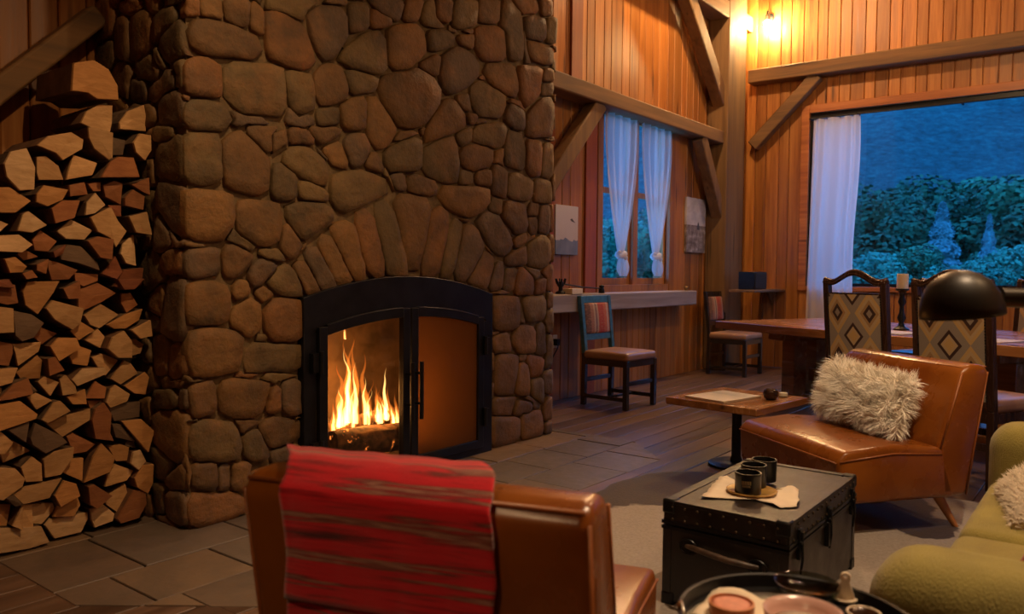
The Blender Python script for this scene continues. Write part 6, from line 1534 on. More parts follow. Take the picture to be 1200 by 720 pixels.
for sy_ in (-1, 1):
    m.box(-hx-0.004, hx+0.004, min(sy_*hy, sy_*(hy-0.03))-0.004, max(sy_*hy, sy_*(hy-0.03))+0.004, 0.372, 0.3832)
m.build('lid_binding', MAT['trunk'], lid, bevel=0.002)
for sx_ in (-1, 1):
    for sy_ in (-1, 1):
        for z0, z1 in ((0.335, 0.388), (0.0, 0.05)):
            MB().box(min(sx_*(hx+0.006), sx_*(hx-0.045)), max(sx_*(hx+0.006), sx_*(hx-0.045)), min(sy_*(hy+0.006), sy_*(hy-0.045)), max(sy_*(hy+0.006), sy_*(hy-0.045)), z0, z1).build('corner_cap', MAT['iron'], tk, bevel=0.008)
m = MB()
for i in range(9):
    y = -hy+0.035+i*(2*hy-0.07)/8
    for z in (0.318, 0.362): m.lathe([(0.006, 0), (0.0045, 0.003), (0.0001, 0.005)], n=8, mat=Matrix.Translation((-hx-0.003, y, z)) @ Matrix.Rotation(-PI/2, 4, 'Y'))
for i in range(15):
    x = -hx+0.04+i*(2*hx-0.08)/14
    for z in (0.318, 0.362): m.lathe([(0.006, 0), (0.0045, 0.003), (0.0001, 0.005)], n=8, mat=Matrix.Translation((x, -hy-0.003, z)) @ Matrix.Rotation(PI/2, 4, 'X'))
setp(m.build('rivet', MAT['rivet'], tk, smooth=True), kind='stuff')
MAT['handleleather'] = plain('dark_worn_leather', (0.06, 0.035, 0.022), 0.45, var=0.5, sc=30)
hd = MB()
pts = [(-hx-0.012, 0.13, 0.235), (-hx-0.03, 0.10, 0.24), (-hx-0.038, 0.03, 0.234), (-hx-0.038, -0.03, 0.228), (-hx-0.03, -0.10, 0.224), (-hx-0.012, -0.13, 0.218)]
hd.tube(pts, [0.007, 0.010, 0.011, 0.011, 0.010, 0.007], 10)
ho = hd.build('handle', MAT['handleleather'], tk, smooth=True, angle=60)
for y, z in ((0.125, 0.235), (-0.125, 0.218)):
    rg = MB().tube([(-hx-0.008, y+0.032*math.cos(a), z-0.004+0.026*math.sin(a)) for a in [2*PI*i/14 for i in range(14)]], 0.004, 6, closed=True)
    rg.box(-hx-0.004, -hx, y-0.016, y+0.016, z-0.016, z+0.016)
    rg.build('handle_ring', MAT['iron'], ho, smooth=True, angle=50)
for x, big in ((-0.31, False), (0.02, True), (0.34, False)):
    l = MB()
    l.box(x-0.013, x+0.013, -hy-0.012, -hy, 0.24, 0.345)
    if big: l.box(x-0.024, x+0.024, -hy-0.016, -hy, 0.20, 0.29)
    l.tube([(x-0.016, -hy-0.014, 0.30), (x+0.016, -hy-0.014, 0.30)], 0.006, 8)
    l.tube([(x, -hy-0.014, 0.335), (x, -hy-0.018, 0.24), (x, -hy-0.012, 0.19)], 0.005, 8)
    l.build('latch' if not big else 'lock', MAT['iron'], tk, bevel=0.002)
# paper, wooden dish and the three tins
TZ = 0.3836
def sheet(name, outline, z, label, cat, mat, lift=0.012, seed=1.0, group=None):
    """loose sheet with ragged outline, given as points in the plan"""
    cx = sum(p[0] for p in outline)/len(outline); cy = sum(p[1] for p in outline)/len(outline)
    P = []
    n = len(outline)
    for i in range(n):
        a, b = Vector(outline[i]), Vector(outline[(i+1) % n])
        for k in range(6):
            q = a.lerp(b, k/6)
            P.append(q+Vector((noise.noise(Vector((q.x*60, q.y*60, seed))), noise.noise(Vector((q.y*60, q.x*60, seed+4)))))*0.006)
    m = MB()
    vs, fs = [], []
    K = 6
    for r in range(1, K+1):
        for q in P:
            p = Vector((cx, cy))+(q-Vector((cx, cy)))*(r/K)
            h = lift*abs(noise.noise(Vector((p.x*14+seed, p.y*14, seed))))*(r/K)**2
            vs.append((p.x, p.y, z+0.0008+h))
    n = len(P)
    vs.append((cx, cy, z+0.0008))
    for i in range(n): fs.append((K*n, i, (i+1) % n))
    for r in range(K-1):
        for i in range(n): fs.append((r*n+i, (r+1)*n+i, (r+1)*n+(i+1) % n, r*n+(i+1) % n))
    m.add(vs, fs)
    o = m.build(name, mat, smooth=True, solid=0.0012)
    return setp(o, label, cat, group)
sheet('parchment_sheet', [(2.70, 1.20), (2.80, 1.03), (2.76, 0.93), (2.80, 0.885), (2.87, 0.90), (3.04, 0.955), (3.06, 0.99), (2.93, 1.02), (2.97, 1.14), (3.04, 1.255), (2.96, 1.25), (2.80, 1.215)], TZ,
      'cream parchment sheet with ragged edge under the black tins', 'paper', MAT['paper'], 0.018, 3.0)
dish = thing('wooden_dish', (2.875, 1.075, TZ+0.003), 0, 'honey coloured round dish under the black tins on the trunk', 'dish')
MAT['gold'] = plain('honey_glazed_wood', (0.42, 0.24, 0.06), 0.3, 0.2, var=0.2, sc=30)
MB().lathe([(0.072, 0.0), (0.088, 0.006), (0.092, 0.012), (0.088, 0.0125), (0.074, 0.008), (0.0001, 0.007)], n=36).build('plate', MAT['gold'], dish, smooth=True)
def tin_mat():
    return plain('matte_black_tin', (0.012, 0.012, 0.013), 0.35, 0.2, var=0.3, sc=20)
MAT['tin'] = tin_mat()
MAT['waxdark'] = plain('dark_wax', (0.02, 0.017, 0.015), 0.35, var=0.2)
MAT['print'] = plain('gold_print', (0.34, 0.24, 0.10), 0.4, 0.3, var=0.1)
def tin(x, y, r, h, label, letter=False):
    z = TZ+0.011
    t = thing('candle_tin', (x, y, z), 0, label, 'candle', 'black candle tins on the trunk')
    MB().lathe([(r*0.97, 0), (r, 0.003), (r, h-0.012), (r*1.02, h-0.010), (r*1.02, h), (r*0.93, h), (r*0.93, h-0.03)], n=36).build('tin', MAT['tin'], t, smooth=True, angle=40)
    MB().lathe([(0.0001, h-0.03), (r*0.93, h-0.03)], n=24).build('wax', MAT['waxdark'], t)
    MB().tube([(0, 0, h-0.031), (0.001, 0.001, h-0.012)], 0.0016, 6).build('wick', MAT['paper'], t)
    if letter:                       # two short blurred lines of gold print, too small to read
        a0 = math.atan2(-y, -x)
        for zz, span, k in ((h*0.60, 0.75, 6), (h*0.44, 0.62, 9)):
            q = MB()
            for i in range(k):
                a = a0-span/2+span*(i+0.5)/k-0.12
                hh = 0.007 if zz > h*0.55 else 0.0035
                ww = span/k*0.32
                rr = r+0.0006
                vs = [(rr*math.cos(a+s*ww), rr*math.sin(a+s*ww), zz+d*hh) for d in (-1, 1) for s in (-1, 1)]
                q.add(vs, [(0, 1, 3, 2)])
            setp(q.build('lettering', MAT['print'], t), kind='stuff')
    return t
tin(2.835, 1.075, 0.047, 0.078, 'black candle tin with gold lettering, nearest of the three', True)
tin(2.945, 1.095, 0.047, 0.083, 'plain black candle tin, middle of the three on the dish')
tin(3.055, 1.095, 0.047, 0.083, 'plain black candle tin, farthest of the three on the trunk')

# ================================================================== COWHIDE
def hide_mat():
    g = G('cowhide')
    p = g.pos()
    wob = g.n('VectorMath', {0: g.n('TexNoise', {'Vector': p, 'Scale': 5.0, 'Detail': 3.0}).outputs[1], 1: (0.5, 0.5, 0.5)}, operation='SUBTRACT').outputs[0]
    q = g.n('VectorMath', {0: p, 1: g.n('VectorMath', {0: wob, 1: (0.22, 0.22, 0.0)}, operation='MULTIPLY').outputs[0]}, operation='ADD').outputs[0]
    f = None
    for x, y, a, b in HIDE_SPOTS:
        d = g.n('VectorMath', {0: g.n('VectorMath', {0: q, 1: (x, y, 0)}, operation='SUBTRACT').outputs[0], 1: (1/a, 1/b, 0)}, operation='MULTIPLY').outputs[0]
        l = g.n('VectorMath', {0: d}, operation='LENGTH').outputs[1]
        f = l if f is None else g.ma('MINIMUM', f, l)
    mask = g.mr(f, 0.97, 1.03, 1, 0)
    n = g.noise(g.scale(p, (80, 80, 80)), 1, 3)
    white = g.ramp(n, [(0.3, (0.24, 0.20, 0.165)), (0.7, (0.33, 0.28, 0.235))])
    dark = g.ramp(n, [(0.3, (0.018, 0.010, 0.008)), (0.7, (0.045, 0.022, 0.015))])
    g.bump(n, 0.4, 0.004)
    return g.fin(g.mix(mask, white, dark), 0.7, Sheen_Weight=0.15)
HIDE_SPOTS = [(4.10, 2.05, 0.5, 0.30), (3.72, 2.18, 0.32, 0.2), (4.38, 1.02, 0.38, 0.32), (4.18, 0.72, 0.2, 0.12), (2.3, 0.45, 0.3, 0.2)]
MAT['hide'] = hide_mat()
HO = [(1.9, 0.75), (1.95, 1.15), (2.2, 1.5), (2.55, 1.85), (3.05, 1.93), (3.35, 2.15), (3.8, 2.28), (4.3, 2.24), (4.55, 1.95), (4.5, 1.5), (4.75, 1.0), (4.85, 0.5), (4.6, 0.1), (3.9, 0.2), (3.2, 0.02), (2.5, 0.0), (2.2, 0.25), (1.95, 0.35)]
def smooth_loop(P, it=3):
    P = [Vector(p) for p in P]
    for _ in range(it):
        Q = []
        for i in range(len(P)):
            a, b = P[i], P[(i+1) % len(P)]
            Q += [a.lerp(b, 0.25), a.lerp(b, 0.75)]
        P = Q
    return P
HP = [p+Vector((noise.noise(Vector((p.x*6, p.y*6, 0))), noise.noise(Vector((p.x*6, p.y*6, 5)))))*0.03 for p in smooth_loop(HO)]
n = len(HP)
m = MB()
cc = Vector((3.25, 1.0))
m.add([(p.x, p.y, -0.002) for p in HP]+[(p.x, p.y, 0.0025) for p in HP]+[(cc.x+(p.x-cc.x)*0.985, cc.y+(p.y-cc.y)*0.985, 0.0042) for p in HP]+[(cc.x, cc.y, 0.0045)],
      [(i, (i+1) % n, n+(i+1) % n, n+i) for i in range(n)]+[(n+i, n+(i+1) % n, 2*n+(i+1) % n, 2*n+i) for i in range(n)]+[(2*n+i, 2*n+(i+1) % n, 3*n) for i in range(n)])
setp(m.build('cowhide_rug', MAT['hide'], smooth=True), 'dark and cream cowhide rug lying under the black trunk', 'rug')

# ================================================================== SMALL TABLE
ct = thing('side_table', (4.80, 1.90, 0), math.radians(-8), 'low square wooden table on a black iron pedestal', 'table')
MB().box(-0.33, 0.33, -0.31, 0.31, 0.385, 0.43).build('table_top', MAT['tablewood'], ct, bevel=0.007)
MB().lathe([(0.036, 0.02), (0.036, 0.04), (0.03, 0.06), (0.03, 0.34), (0.06, 0.37), (0.09, 0.385)], n=20).build('pedestal', MAT['iron'], ct, smooth=True, angle=40)
MB().lathe([(0.17, 0), (0.17, 0.012), (0.15, 0.02), (0.0001, 0.022)], n=32).build('base', MAT['iron'], ct, smooth=True, angle=40)
def mag_mat():
    g = G('magazine_cover')
    p = g.gen()
    n = g.noise(g.scale(p, (5, 3, 1)), 1, 4)
    s = g.n('SeparateXYZ', {0: p})
    f = g.ma('ADD', g.ma('MULTIPLY', s.outputs[0], 0.7), g.ma('MULTIPLY', n, 0.5))
    return g.fin(g.ramp(f, [(0.4, (0.80, 0.72, 0.60)), (0.6, (0.68, 0.62, 0.52)), (0.75, (0.42, 0.41, 0.37)), (0.9, (0.62, 0.58, 0.5))]), 0.4)
MAT['mag'] = mag_mat()
mg = thing('magazine', (4.72, 1.96, 0.43), math.radians(-14), 'thick pale magazine lying on the low square table', 'magazine')
MB().box(-0.19, 0.19, -0.145, 0.145, 0.001, 0.011).build('pages', MAT['paper'], mg)
MB().box(-0.192, 0.192, -0.147, 0.147, 0.011, 0.0125).build('cover', MAT['mag'], mg)
cb = thing('candle_bowl', (4.83, 1.70, 0.43), 0, 'small round dark brown candle bowl beside the magazine', 'candle')
MAT['brownglaze'] = plain('dark_brown_glaze', (0.05, 0.022, 0.012), 0.2, 0.2, var=0.4)
MB().lathe([(0.022, 0), (0.040, 0.012), (0.047, 0.032), (0.042, 0.056), (0.034, 0.066), (0.030, 0.066), (0.036, 0.05), (0.038, 0.034), (0.0001, 0.03)], n=28).build('bowl', MAT['brownglaze'], cb, smooth=True)
MB().lathe([(0.038, 0.034), (0.036, 0.048), (0.0001, 0.049)], n=20).build('wax', MAT['wax'], cb)
gl = thing('glass_votive', (5.00, 1.68, 0.43), 0, 'small clear glass votive near the far corner of the low table', 'candle')
MB().lathe([(0.026, 0), (0.03, 0.003), (0.032, 0.05), (0.029, 0.05), (0.027, 0.006), (0.0001, 0.005)], n=24).build('glass', MAT['pane'], gl, smooth=True, angle=40)
MB().lathe([(0.026, 0.006), (0.026, 0.026), (0.0001, 0.026)], n=20).build('wax', MAT['wax'], gl)

# ================================================================== SOFA
sf = thing('olive_sofa', (2.75, 0.0, 0), 0, 'olive green fabric sofa with rounded arms facing the fireplace', 'sofa')
def cush(name, x0, x1, y0, y1, z0, z1, r, bul=0.02, par=sf, seg=5, mat=None):
    bm = rbox_bm(x1-x0, y1-y0, z1-z0, r, seg, 3)
    A, B, Cc = (x1-x0)/2, (y1-y0)/2, (z1-z0)/2
    def fn(c):
        k = (1-min(1, abs(c.x/A))**2)*(1-min(1, abs(c.y/B))**2)
        return (c.x, c.y, c.z+(bul*k if c.z > 0 else 0))
    o = bm_obj(name, bm, mat or MAT['olive'], par, fn=fn)
    o.location = ((x0+x1)/2, (y0+y1)/2, (z0+z1)/2)
    return o
cush('base', -0.86, 0.80, -0.55, 0.33, 0.10, 0.30, 0.03, 0)
cush('seat_cushion', -0.80, -0.02, -0.42, 0.385, 0.285, 0.425, 0.045, 0.02)
cush('seat_cushion', 0.00, 0.78, -0.42, 0.385, 0.285, 0.425, 0.045, 0.02)
cush('backrest', -0.86, 0.82, -0.72, -0.40, 0.12, 0.80, 0.08, 0)
cush('arm', -1.03, -0.76, -0.70, 0.415, 0.10, 0.615, 0.10, 0.01)
cush('arm', 0.77, 1.02, -0.70, 0.40, 0.10, 0.63, 0.095, 0.01)
for x in (-0.92, 0.90):
    for y in (-0.6, 0.3): MB().tube([(x, y, 0.11), (x, y, 0)], [0.028, 0.018], 12).build('leg', MAT['legwood'], sf, smooth=True, angle=50)
def shag(name, loc, rot, size, col, label, strands, L=(0.012, 0.028)):
    t = thing(name, loc, 0, label, 'pillow')
    t.rotation_euler = rot
    mt = plain(name+'_cloth', col, 0.95, var=0.12, sc=40, bump=0.5, Sheen_Weight=0.2)
    pm = bm_obj('cushion', pillow_bm(*size), mt, t)
    if not strands: return t
    q = MB()
    r2 = random.Random(4)
    fl = list(pm.data.polygons)
    for f in r2.choices(fl, [p.area for p in fl], k=strands):
        vs = [pm.data.vertices[i].co for i in f.vertices]
        a, b = r2.random(), r2.random()
        p = vs[0].lerp(vs[1], a).lerp(vs[3].lerp(vs[2], a), b)
        d = (f.normal+Vector((r2.uniform(-.8, .8), r2.uniform(-.8, .8), r2.uniform(-.8, .8)))).normalized()
        s = d.orthogonal().normalized()*0.0022
        l = r2.uniform(*L)
        q.add([p-s, p+s, p+d*l], [(0, 1, 2)])
    setp(q.build('pile', mt, t), kind='stuff')
    return t
shag('shaggy_pillow', (3.10, 0.12, 0.525), (math.radians(62), 0, math.radians(12)), (0.46, 0.40, 0.16), (0.66, 0.56, 0.42), 'cream shaggy pillow lying on the olive sofa near its far arm', 6000)
shag('red_pillow', (2.37, 0.02, 0.56), (math.radians(50), 0, math.radians(-6)), (0.44, 0.40, 0.15), (0.42, 0.04, 0.025), 'red woven pillow leaning in the middle of the olive sofa', 0)

# ================================================================== TRAY TABLE
TX, TY, TT = 1.463, 0.457, 0.548
tt = thing('tray_table', (TX, TY, 0), 0, 'round black metal tray table at the bottom edge by the sofa arm', 'table')
MB().lathe([(0.0001, TT-0.012), (0.205, TT-0.012), (0.212, TT-0.006), (0.216, TT+0.022), (0.213, TT+0.024), (0.208, TT+0.022), (0.203, TT-0.002), (0.0001, TT-0.004)], n=56).build('tray', MAT['iron'], tt, smooth=True, angle=50)
for a in (0.6, 2.7, 4.8):
    MB().tube([(0.17*math.cos(a), 0.17*math.sin(a), TT-0.012), (0.15*math.cos(a), 0.15*math.sin(a), 0)], 0.009, 8).build('leg', MAT['iron'], tt, smooth=True, angle=60)
for a in (2.2,):
    MB().tube([(0.212*math.cos(a+q*0.14), 0.212*math.sin(a+q*0.14), TT+0.022+0.022*(1-q*q)) for q in (-1, -.6, -.2, .2, .6, 1)], 0.004, 8).build('handle', MAT['chrome'], tt, smooth=True)
ZT = TT-0.003
def at(px, py, z):
    d = _f+_r*((px-600)/933)-_u*((py-360)/933)
    t = (z-1.2)/d.z
    return Vector((d.x*t, d.y*t, z))
p = at(862, 716, ZT)
sheet('paper_napkin', [(p.x-0.07, p.y+0.06), (p.x-0.08, p.y-0.06), (p.x+0.02, p.y-0.09), (p.x+0.075, p.y-0.07), (p.x+0.085, p.y+0.0), (p.x+0.07, p.y+0.07)], ZT, 'cream paper napkin on the black tray under the clay tin', 'napkin', MAT['paper'], 0.02, 8.0)
p = at(857, 722, ZT)
ti = thing('clay_tin', (p.x, p.y, ZT+0.003), 0, 'small orange clay tin with pink balm on the napkin', 'tin')
MAT['clay'] = plain('orange_clay', (0.50, 0.17, 0.06), 0.5, var=0.1)
MAT['balm'] = plain('pink_balm', (0.62, 0.24, 0.16), 0.6, var=0.12, sc=60, bump=0.3)
MB().lathe([(0.036, 0), (0.042, 0.003), (0.043, 0.024), (0.039, 0.025), (0.038, 0.02)], n=32).build('cup', MAT['clay'], ti, smooth=True, angle=40)
MB().lathe([(0.0385, 0.020), (0.03, 0.0225), (0.0001, 0.0235)], n=24).build('balm', MAT['balm'], ti, smooth=True)
p = at(940, 744, ZT)
pb = thing('pink_bowl', (p.x, p.y, ZT), 0, 'pale pink ceramic bowl with cream sauce on the black tray', 'bowl')
MAT['pink'] = plain('pink_glaze', (0.56, 0.33, 0.27), 0.25, var=0.05)
MAT['cream'] = plain('cream_sauce', (0.80, 0.72, 0.55), 0.4, var=0.05)
MB().lathe([(0.03, 0), (0.05, 0.006), (0.066, 0.028), (0.070, 0.045), (0.067, 0.046), (0.061, 0.03), (0.05, 0.012), (0.0001, 0.010)], n=40).build('bowl', MAT['pink'], pb, smooth=True)
MB().lathe([(0.057, 0.020), (0.0001, 0.021)], n=32).build('sauce', MAT['cream'], pb, smooth=True)
p = at(945, 703, ZT)
db = thing('glass_bowl', (p.x, p.y, ZT), 0, 'dark smoked glass bowl behind the pink bowl', 'bowl')
MAT['smokeglass'] = glass('smoked_glass', (0.62, 0.64, 0.58), 0.04)
MB().lathe([(0.03, 0), (0.05, 0.01), (0.062, 0.024), (0.064, 0.036), (0.0615, 0.036), (0.058, 0.024), (0.046, 0.013), (0.0001, 0.008)], n=40).build('bowl', MAT['smokeglass'], db, smooth=True)
p = at(1012, 738, ZT)
dj = thing('dark_cup', (p.x, p.y, ZT), 0, 'dark brown cup with cream rim at the tray right edge', 'cup')
MB().lathe([(0.02, 0), (0.027, 0.006), (0.03, 0.03), (0.026, 0.031), (0.024, 0.02), (0.0001, 0.016)], n=28).build('cup', MAT['brownglaze'], dj, smooth=True)
MB().tube([(0.029*math.cos(a), 0.029*math.sin(a), 0.031) for a in [2*PI*i/24 for i in range(24)]], 0.0022, 6, closed=True).build('rim', MAT['paper'], dj, smooth=True)
p = at(990, 706, ZT)
sp_ = thing('ceramic_spoon', (p.x, p.y, ZT), math.radians(105), 'small cream ceramic spoon with a hole in its upright handle', 'spoon')
m = MB()
ring = []
for i in range(20):
    a = 2*PI*i/20
    ring.append((0.010*math.cos(a), 0.004, 0.050+0.011*math.sin(a)))
inner = [(0.0035*math.cos(2*PI*i/20), 0.004, 0.052+0.0035*math.sin(2*PI*i/20)) for i in range(20)]
rg2 = [(x, -0.004, z) for x, y, z in ring]; in2 = [(x, -0.004, z) for x, y, z in inner]
fs = []
for i in range(20):
    j = (i+1) % 20
    fs += [(i, j, 20+j, 20+i), (40+i, 60+i, 60+j, 40+j), (i, 40+i, 40+j, j), (20+i, 20+j, 60+j, 60+i)]
m.add(ring+inner+rg2+in2, fs)
m.extr([(-0.008, -0.004, 0.042), (0.008, -0.004, 0.042), (0.020, -0.004, 0.004), (-0.020, -0.004, 0.004)], (0, 0.008, 0))
m.build('handle', MAT['paper'], sp_, bevel=0.001)
MB().lathe([(0.012, 0), (0.022, 0.006), (0.024, 0.010), (0.02, 0.010), (0.0001, 0.004)], n=24).build('scoop', MAT['paper'], sp_, smooth=True)

# ================================================================== BLACK READING LAMP
rl = thing('reading_lamp', (3.02, -0.84, 0), 0, 'black dome floor lamp reaching in over the sofa', 'lamp')
HC_ = Vector((2.158, 0.310, 1.155))
lo = Vector((3.02, -0.84, 0))
tilt = Matrix.Translation(HC_-lo) @ Matrix.Rotation(math.radians(7), 4, Vector((0.6, -0.75, 0)).cross(Vector((0, 0, 1)))) @ Matrix.Scale(0.93, 4)
dome = [(0.098, -0.052), (0.100, -0.047), (0.098, -0.03), (0.090, 0.0), (0.074, 0.030), (0.050, 0.050), (0.022, 0.062), (0.0001, 0.065)]
innr = [(0.096, -0.052), (0.094, -0.03), (0.086, 0.0), (0.070, 0.027), (0.045, 0.045), (0.0001, 0.058)]
sh = MB().lathe(dome, n=40, mat=tilt).lathe(innr, n=40, mat=tilt)
sh.tube([tilt @ Vector((0.097*math.cos(2*PI*i/40), 0.097*math.sin(2*PI*i/40), -0.052)) for i in range(40)], 0.003, 6, closed=True)
so = sh.build('lamp_shade', MAT['blackpaint'], rl, smooth=True)
MB().lathe([(0.0001, -0.04), (0.02, -0.03), (0.024, -0.01), (0.014, 0.02), (0.014, 0.04)], n=16, mat=tilt).build('bulb', MAT['white'], so, smooth=True)
e0 = HC_-lo+Vector((0.055, -0.075, -0.005))
e1 = Vector((0.0, 0.0, 1.13))
MB().tube([e0, e0.lerp(e1, 0.35)], [0.024, 0.022], 14).build('swivel', MAT['blackpaint'], so, smooth=True, angle=50)
MB().tube([e0.lerp(e1, 0.3), e1], 0.016, 12).build('arm', MAT['blackpaint'], rl, smooth=True, angle=50)
MB().tube([(0, 0, 0.02), (0, 0, 1.16)], 0.012, 10).build('pole', MAT['blackpaint'], rl, smooth=True, angle=50)
MB().lathe([(0.14, 0), (0.14, 0.015), (0.12, 0.022), (0.0001, 0.024)], n=32).build('base', MAT['blackpaint'], rl, smooth=True, angle=40)

# ================================================================== SIDE CHAIRS AT THE WINDOW WALL
def stripe_mat():
    g = G('striped_red_upholstery')
    s = g.n('SeparateXYZ', {0: g.gen()})
    n = g.noise(g.scale(g.gen(), (9, 1, 26)), 1, 3)
    f = g.ma('ADD', s.outputs[0], g.ma('MULTIPLY', g.ma('SUBTRACT', n, 0.5), 0.05))
    col = g.ramp(f, [(0.0, (0.14, 0.07, 0.05)), (0.2, (0.30, 0.14, 0.09)), (0.32, (0.42, 0.30, 0.20)), (0.38, (0.16, 0.10, 0.10)), (0.44, (0.40, 0.28, 0.18)), (0.5, (0.36, 0.05, 0.035)), (0.72, (0.42, 0.10, 0.05)), (0.84, (0.40, 0.27, 0.20)), (0.92, (0.25, 0.06, 0.05))], 'CONSTANT')
    col = g.mix(g.mr(n, 0.5, 0.65, 0, 0.5), col, (0.42, 0.22, 0.13))
    return g.fin(col, 0.85)
MAT['stripe'] = stripe_mat()
def dark_gloss():
    g = G('black_lacquered_wood')
    n = g.noise(g.scale(g.obj(), (30, 30, 3)), 1, 3)
    return g.fin(g.ramp(n, [(0.3, (0.012, 0.010, 0.010)), (0.7, (0.03, 0.022, 0.018))]), 0.24, Coat_Weight=0.6, Coat_Roughness=0.15)
MAT['lacquer'] = dark_gloss()
MAT['frameblue'] = plain('chair_frame_blue', (0.045, 0.15, 0.24), 0.35, var=0.25, sc=25)  # blue tone for one side chair's back posts and rails
def side_chair(loc, rz, label, back=None):
    """faces local -y, origin on the floor at the centre"""
    t = thing('side_chair', loc, rz, label, 'chair', None)
    L = MAT['lacquer']
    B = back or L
    for x in (-0.215, 0.215):
        q = 0.0215
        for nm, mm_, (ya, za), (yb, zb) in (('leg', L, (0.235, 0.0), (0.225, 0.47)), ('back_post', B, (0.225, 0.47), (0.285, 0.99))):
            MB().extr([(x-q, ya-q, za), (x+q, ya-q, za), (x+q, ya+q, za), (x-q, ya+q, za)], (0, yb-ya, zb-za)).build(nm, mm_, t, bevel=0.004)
    for x in (-0.225, 0.225): MB().box(x-0.022, x+0.022, -0.25, -0.206, 0, 0.43).build('leg', L, t, bevel=0.004)
    m = MB()
    m.box(-0.24, 0.24, -0.245, -0.215, 0.375, 0.43); m.box(-0.22, 0.22, 0.21, 0.235, 0.375, 0.43)
    m.box(-0.24, -0.21, -0.22, 0.22, 0.375, 0.43); m.box(0.21, 0.24, -0.22, 0.22, 0.375, 0.43)
    m.build('seat_frame', L, t)
    for x in (-0.222, 0.222): MB().box(x-0.012, x+0.012, -0.21, 0.225, 0.07, 0.105).build('stretcher', L, t, bevel=0.003)
    for y, z in ((-0.228, 0.21), (0.228, 0.21)): MB().box(-0.205, 0.205, y-0.011, y+0.011, z, z+0.04).build('stretcher', L, t, bevel=0.003)
    MB().box(-0.21, 0.21, -0.02, 0.004, 0.075, 0.10).build('stretcher', L, t, bevel=0.003)
    def yb(z): return 0.225+(z-0.45)/0.54*0.06
    for z0, z1 in ((0.925, 0.99), (0.585, 0.64)):
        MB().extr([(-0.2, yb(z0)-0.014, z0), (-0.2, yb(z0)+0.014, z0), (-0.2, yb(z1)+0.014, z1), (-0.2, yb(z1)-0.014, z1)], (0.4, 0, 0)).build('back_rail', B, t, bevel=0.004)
    bm = rbox_bm(0.392, 0.045, 0.285, 0.02, 3, 3)
    o = bm_obj('back_panel', bm, MAT['stripe'], t, fn=lambda c: (c.x, c.y-0.012*(1-(c.x/0.2)**2)*(1-(c.z/0.145)**2), c.z))
    o.location = (0, yb(0.7825), 0.7825); o.rotation_euler = (math.radians(-6.3), 0, 0)
    bm = rbox_bm(0.49, 0.475, 0.075, 0.03, 4, 3)
    o = bm_obj('seat', bm, MAT['seatleather'], t, fn=lambda c: (c.x, c.y, c.z+(0.014*(1-(c.x/0.25)**2)*(1-(c.y/0.24)**2) if c.z > 0 else 0)))
    o.location = (0, -0.012, 0.463)
    return t
side_chair((6.33, 3.63, 0), math.radians(-4), 'side chair with blue back frame and striped red back, beside the fireplace', MAT['frameblue'])
side_chair((9.22, 3.70, 0), math.radians(-2), 'dark side chair with striped red back in the far corner by the pillar')

# ================================================================== DINING TABLE AND KILIM CHAIRS
def kilim_mat():
    g = G('kilim_weave')
    s = g.n('SeparateXYZ', {0: g.uv()})
    U, V = s.outputs[0], s.outputs[1]
    def loz(u0, v0, a, b, pv):
        du = g.ma('ABSOLUTE', g.ma('SUBTRACT', U, u0))
        fv = g.ma('ABSOLUTE', g.ma('SUBTRACT', g.ma('FRACT', g.ma('ADD', g.ma('DIVIDE', g.ma('SUBTRACT', V, v0), pv), 0.5)), 0.5))
        return g.ma('ADD', g.ma('DIVIDE', du, a), g.ma('DIVIDE', g.ma('MULTIPLY', fv, pv), b))
    big = g.ma('MINIMUM', loz(0.19, 0.79, 0.27, 0.25, 0.5), loz(0.81, 0.79, 0.27, 0.25, 0.5))
    mid = loz(0.5, 0.53, 0.19, 0.155, 0.5)
    tan, gold, dark, grey, rust = (0.46, 0.32, 0.17), (0.50, 0.31, 0.115), (0.045, 0.018, 0.012), (0.27, 0.215, 0.165), (0.34, 0.20, 0.085)
    cb = g.ramp(big, [(0.0, grey), (0.20, dark), (0.42, rust), (0.62, tan), (0.80, gold), (1.0, grey)], 'CONSTANT')
    cm = g.ramp(mid, [(0.0, gold), (0.45, tan), (0.70, dark), (1.0, grey)], 'CONSTANT')
    col = g.mix(g.ma('LESS_THAN', mid, 1.0), cb, cm)
    n = g.noise(g.scale(g.uv(), (160, 240, 1)), 1, 2)
    col = g.mix(0.3, col, g.ramp(n, [(0.3, (0.25, 0.25, 0.25)), (0.7, (0.75, 0.75, 0.75))]), 'OVERLAY')
    g.bump(n, 0.4, 0.003)
    return g.fin(col, 0.9)
MAT['kilim'] = kilim_mat()
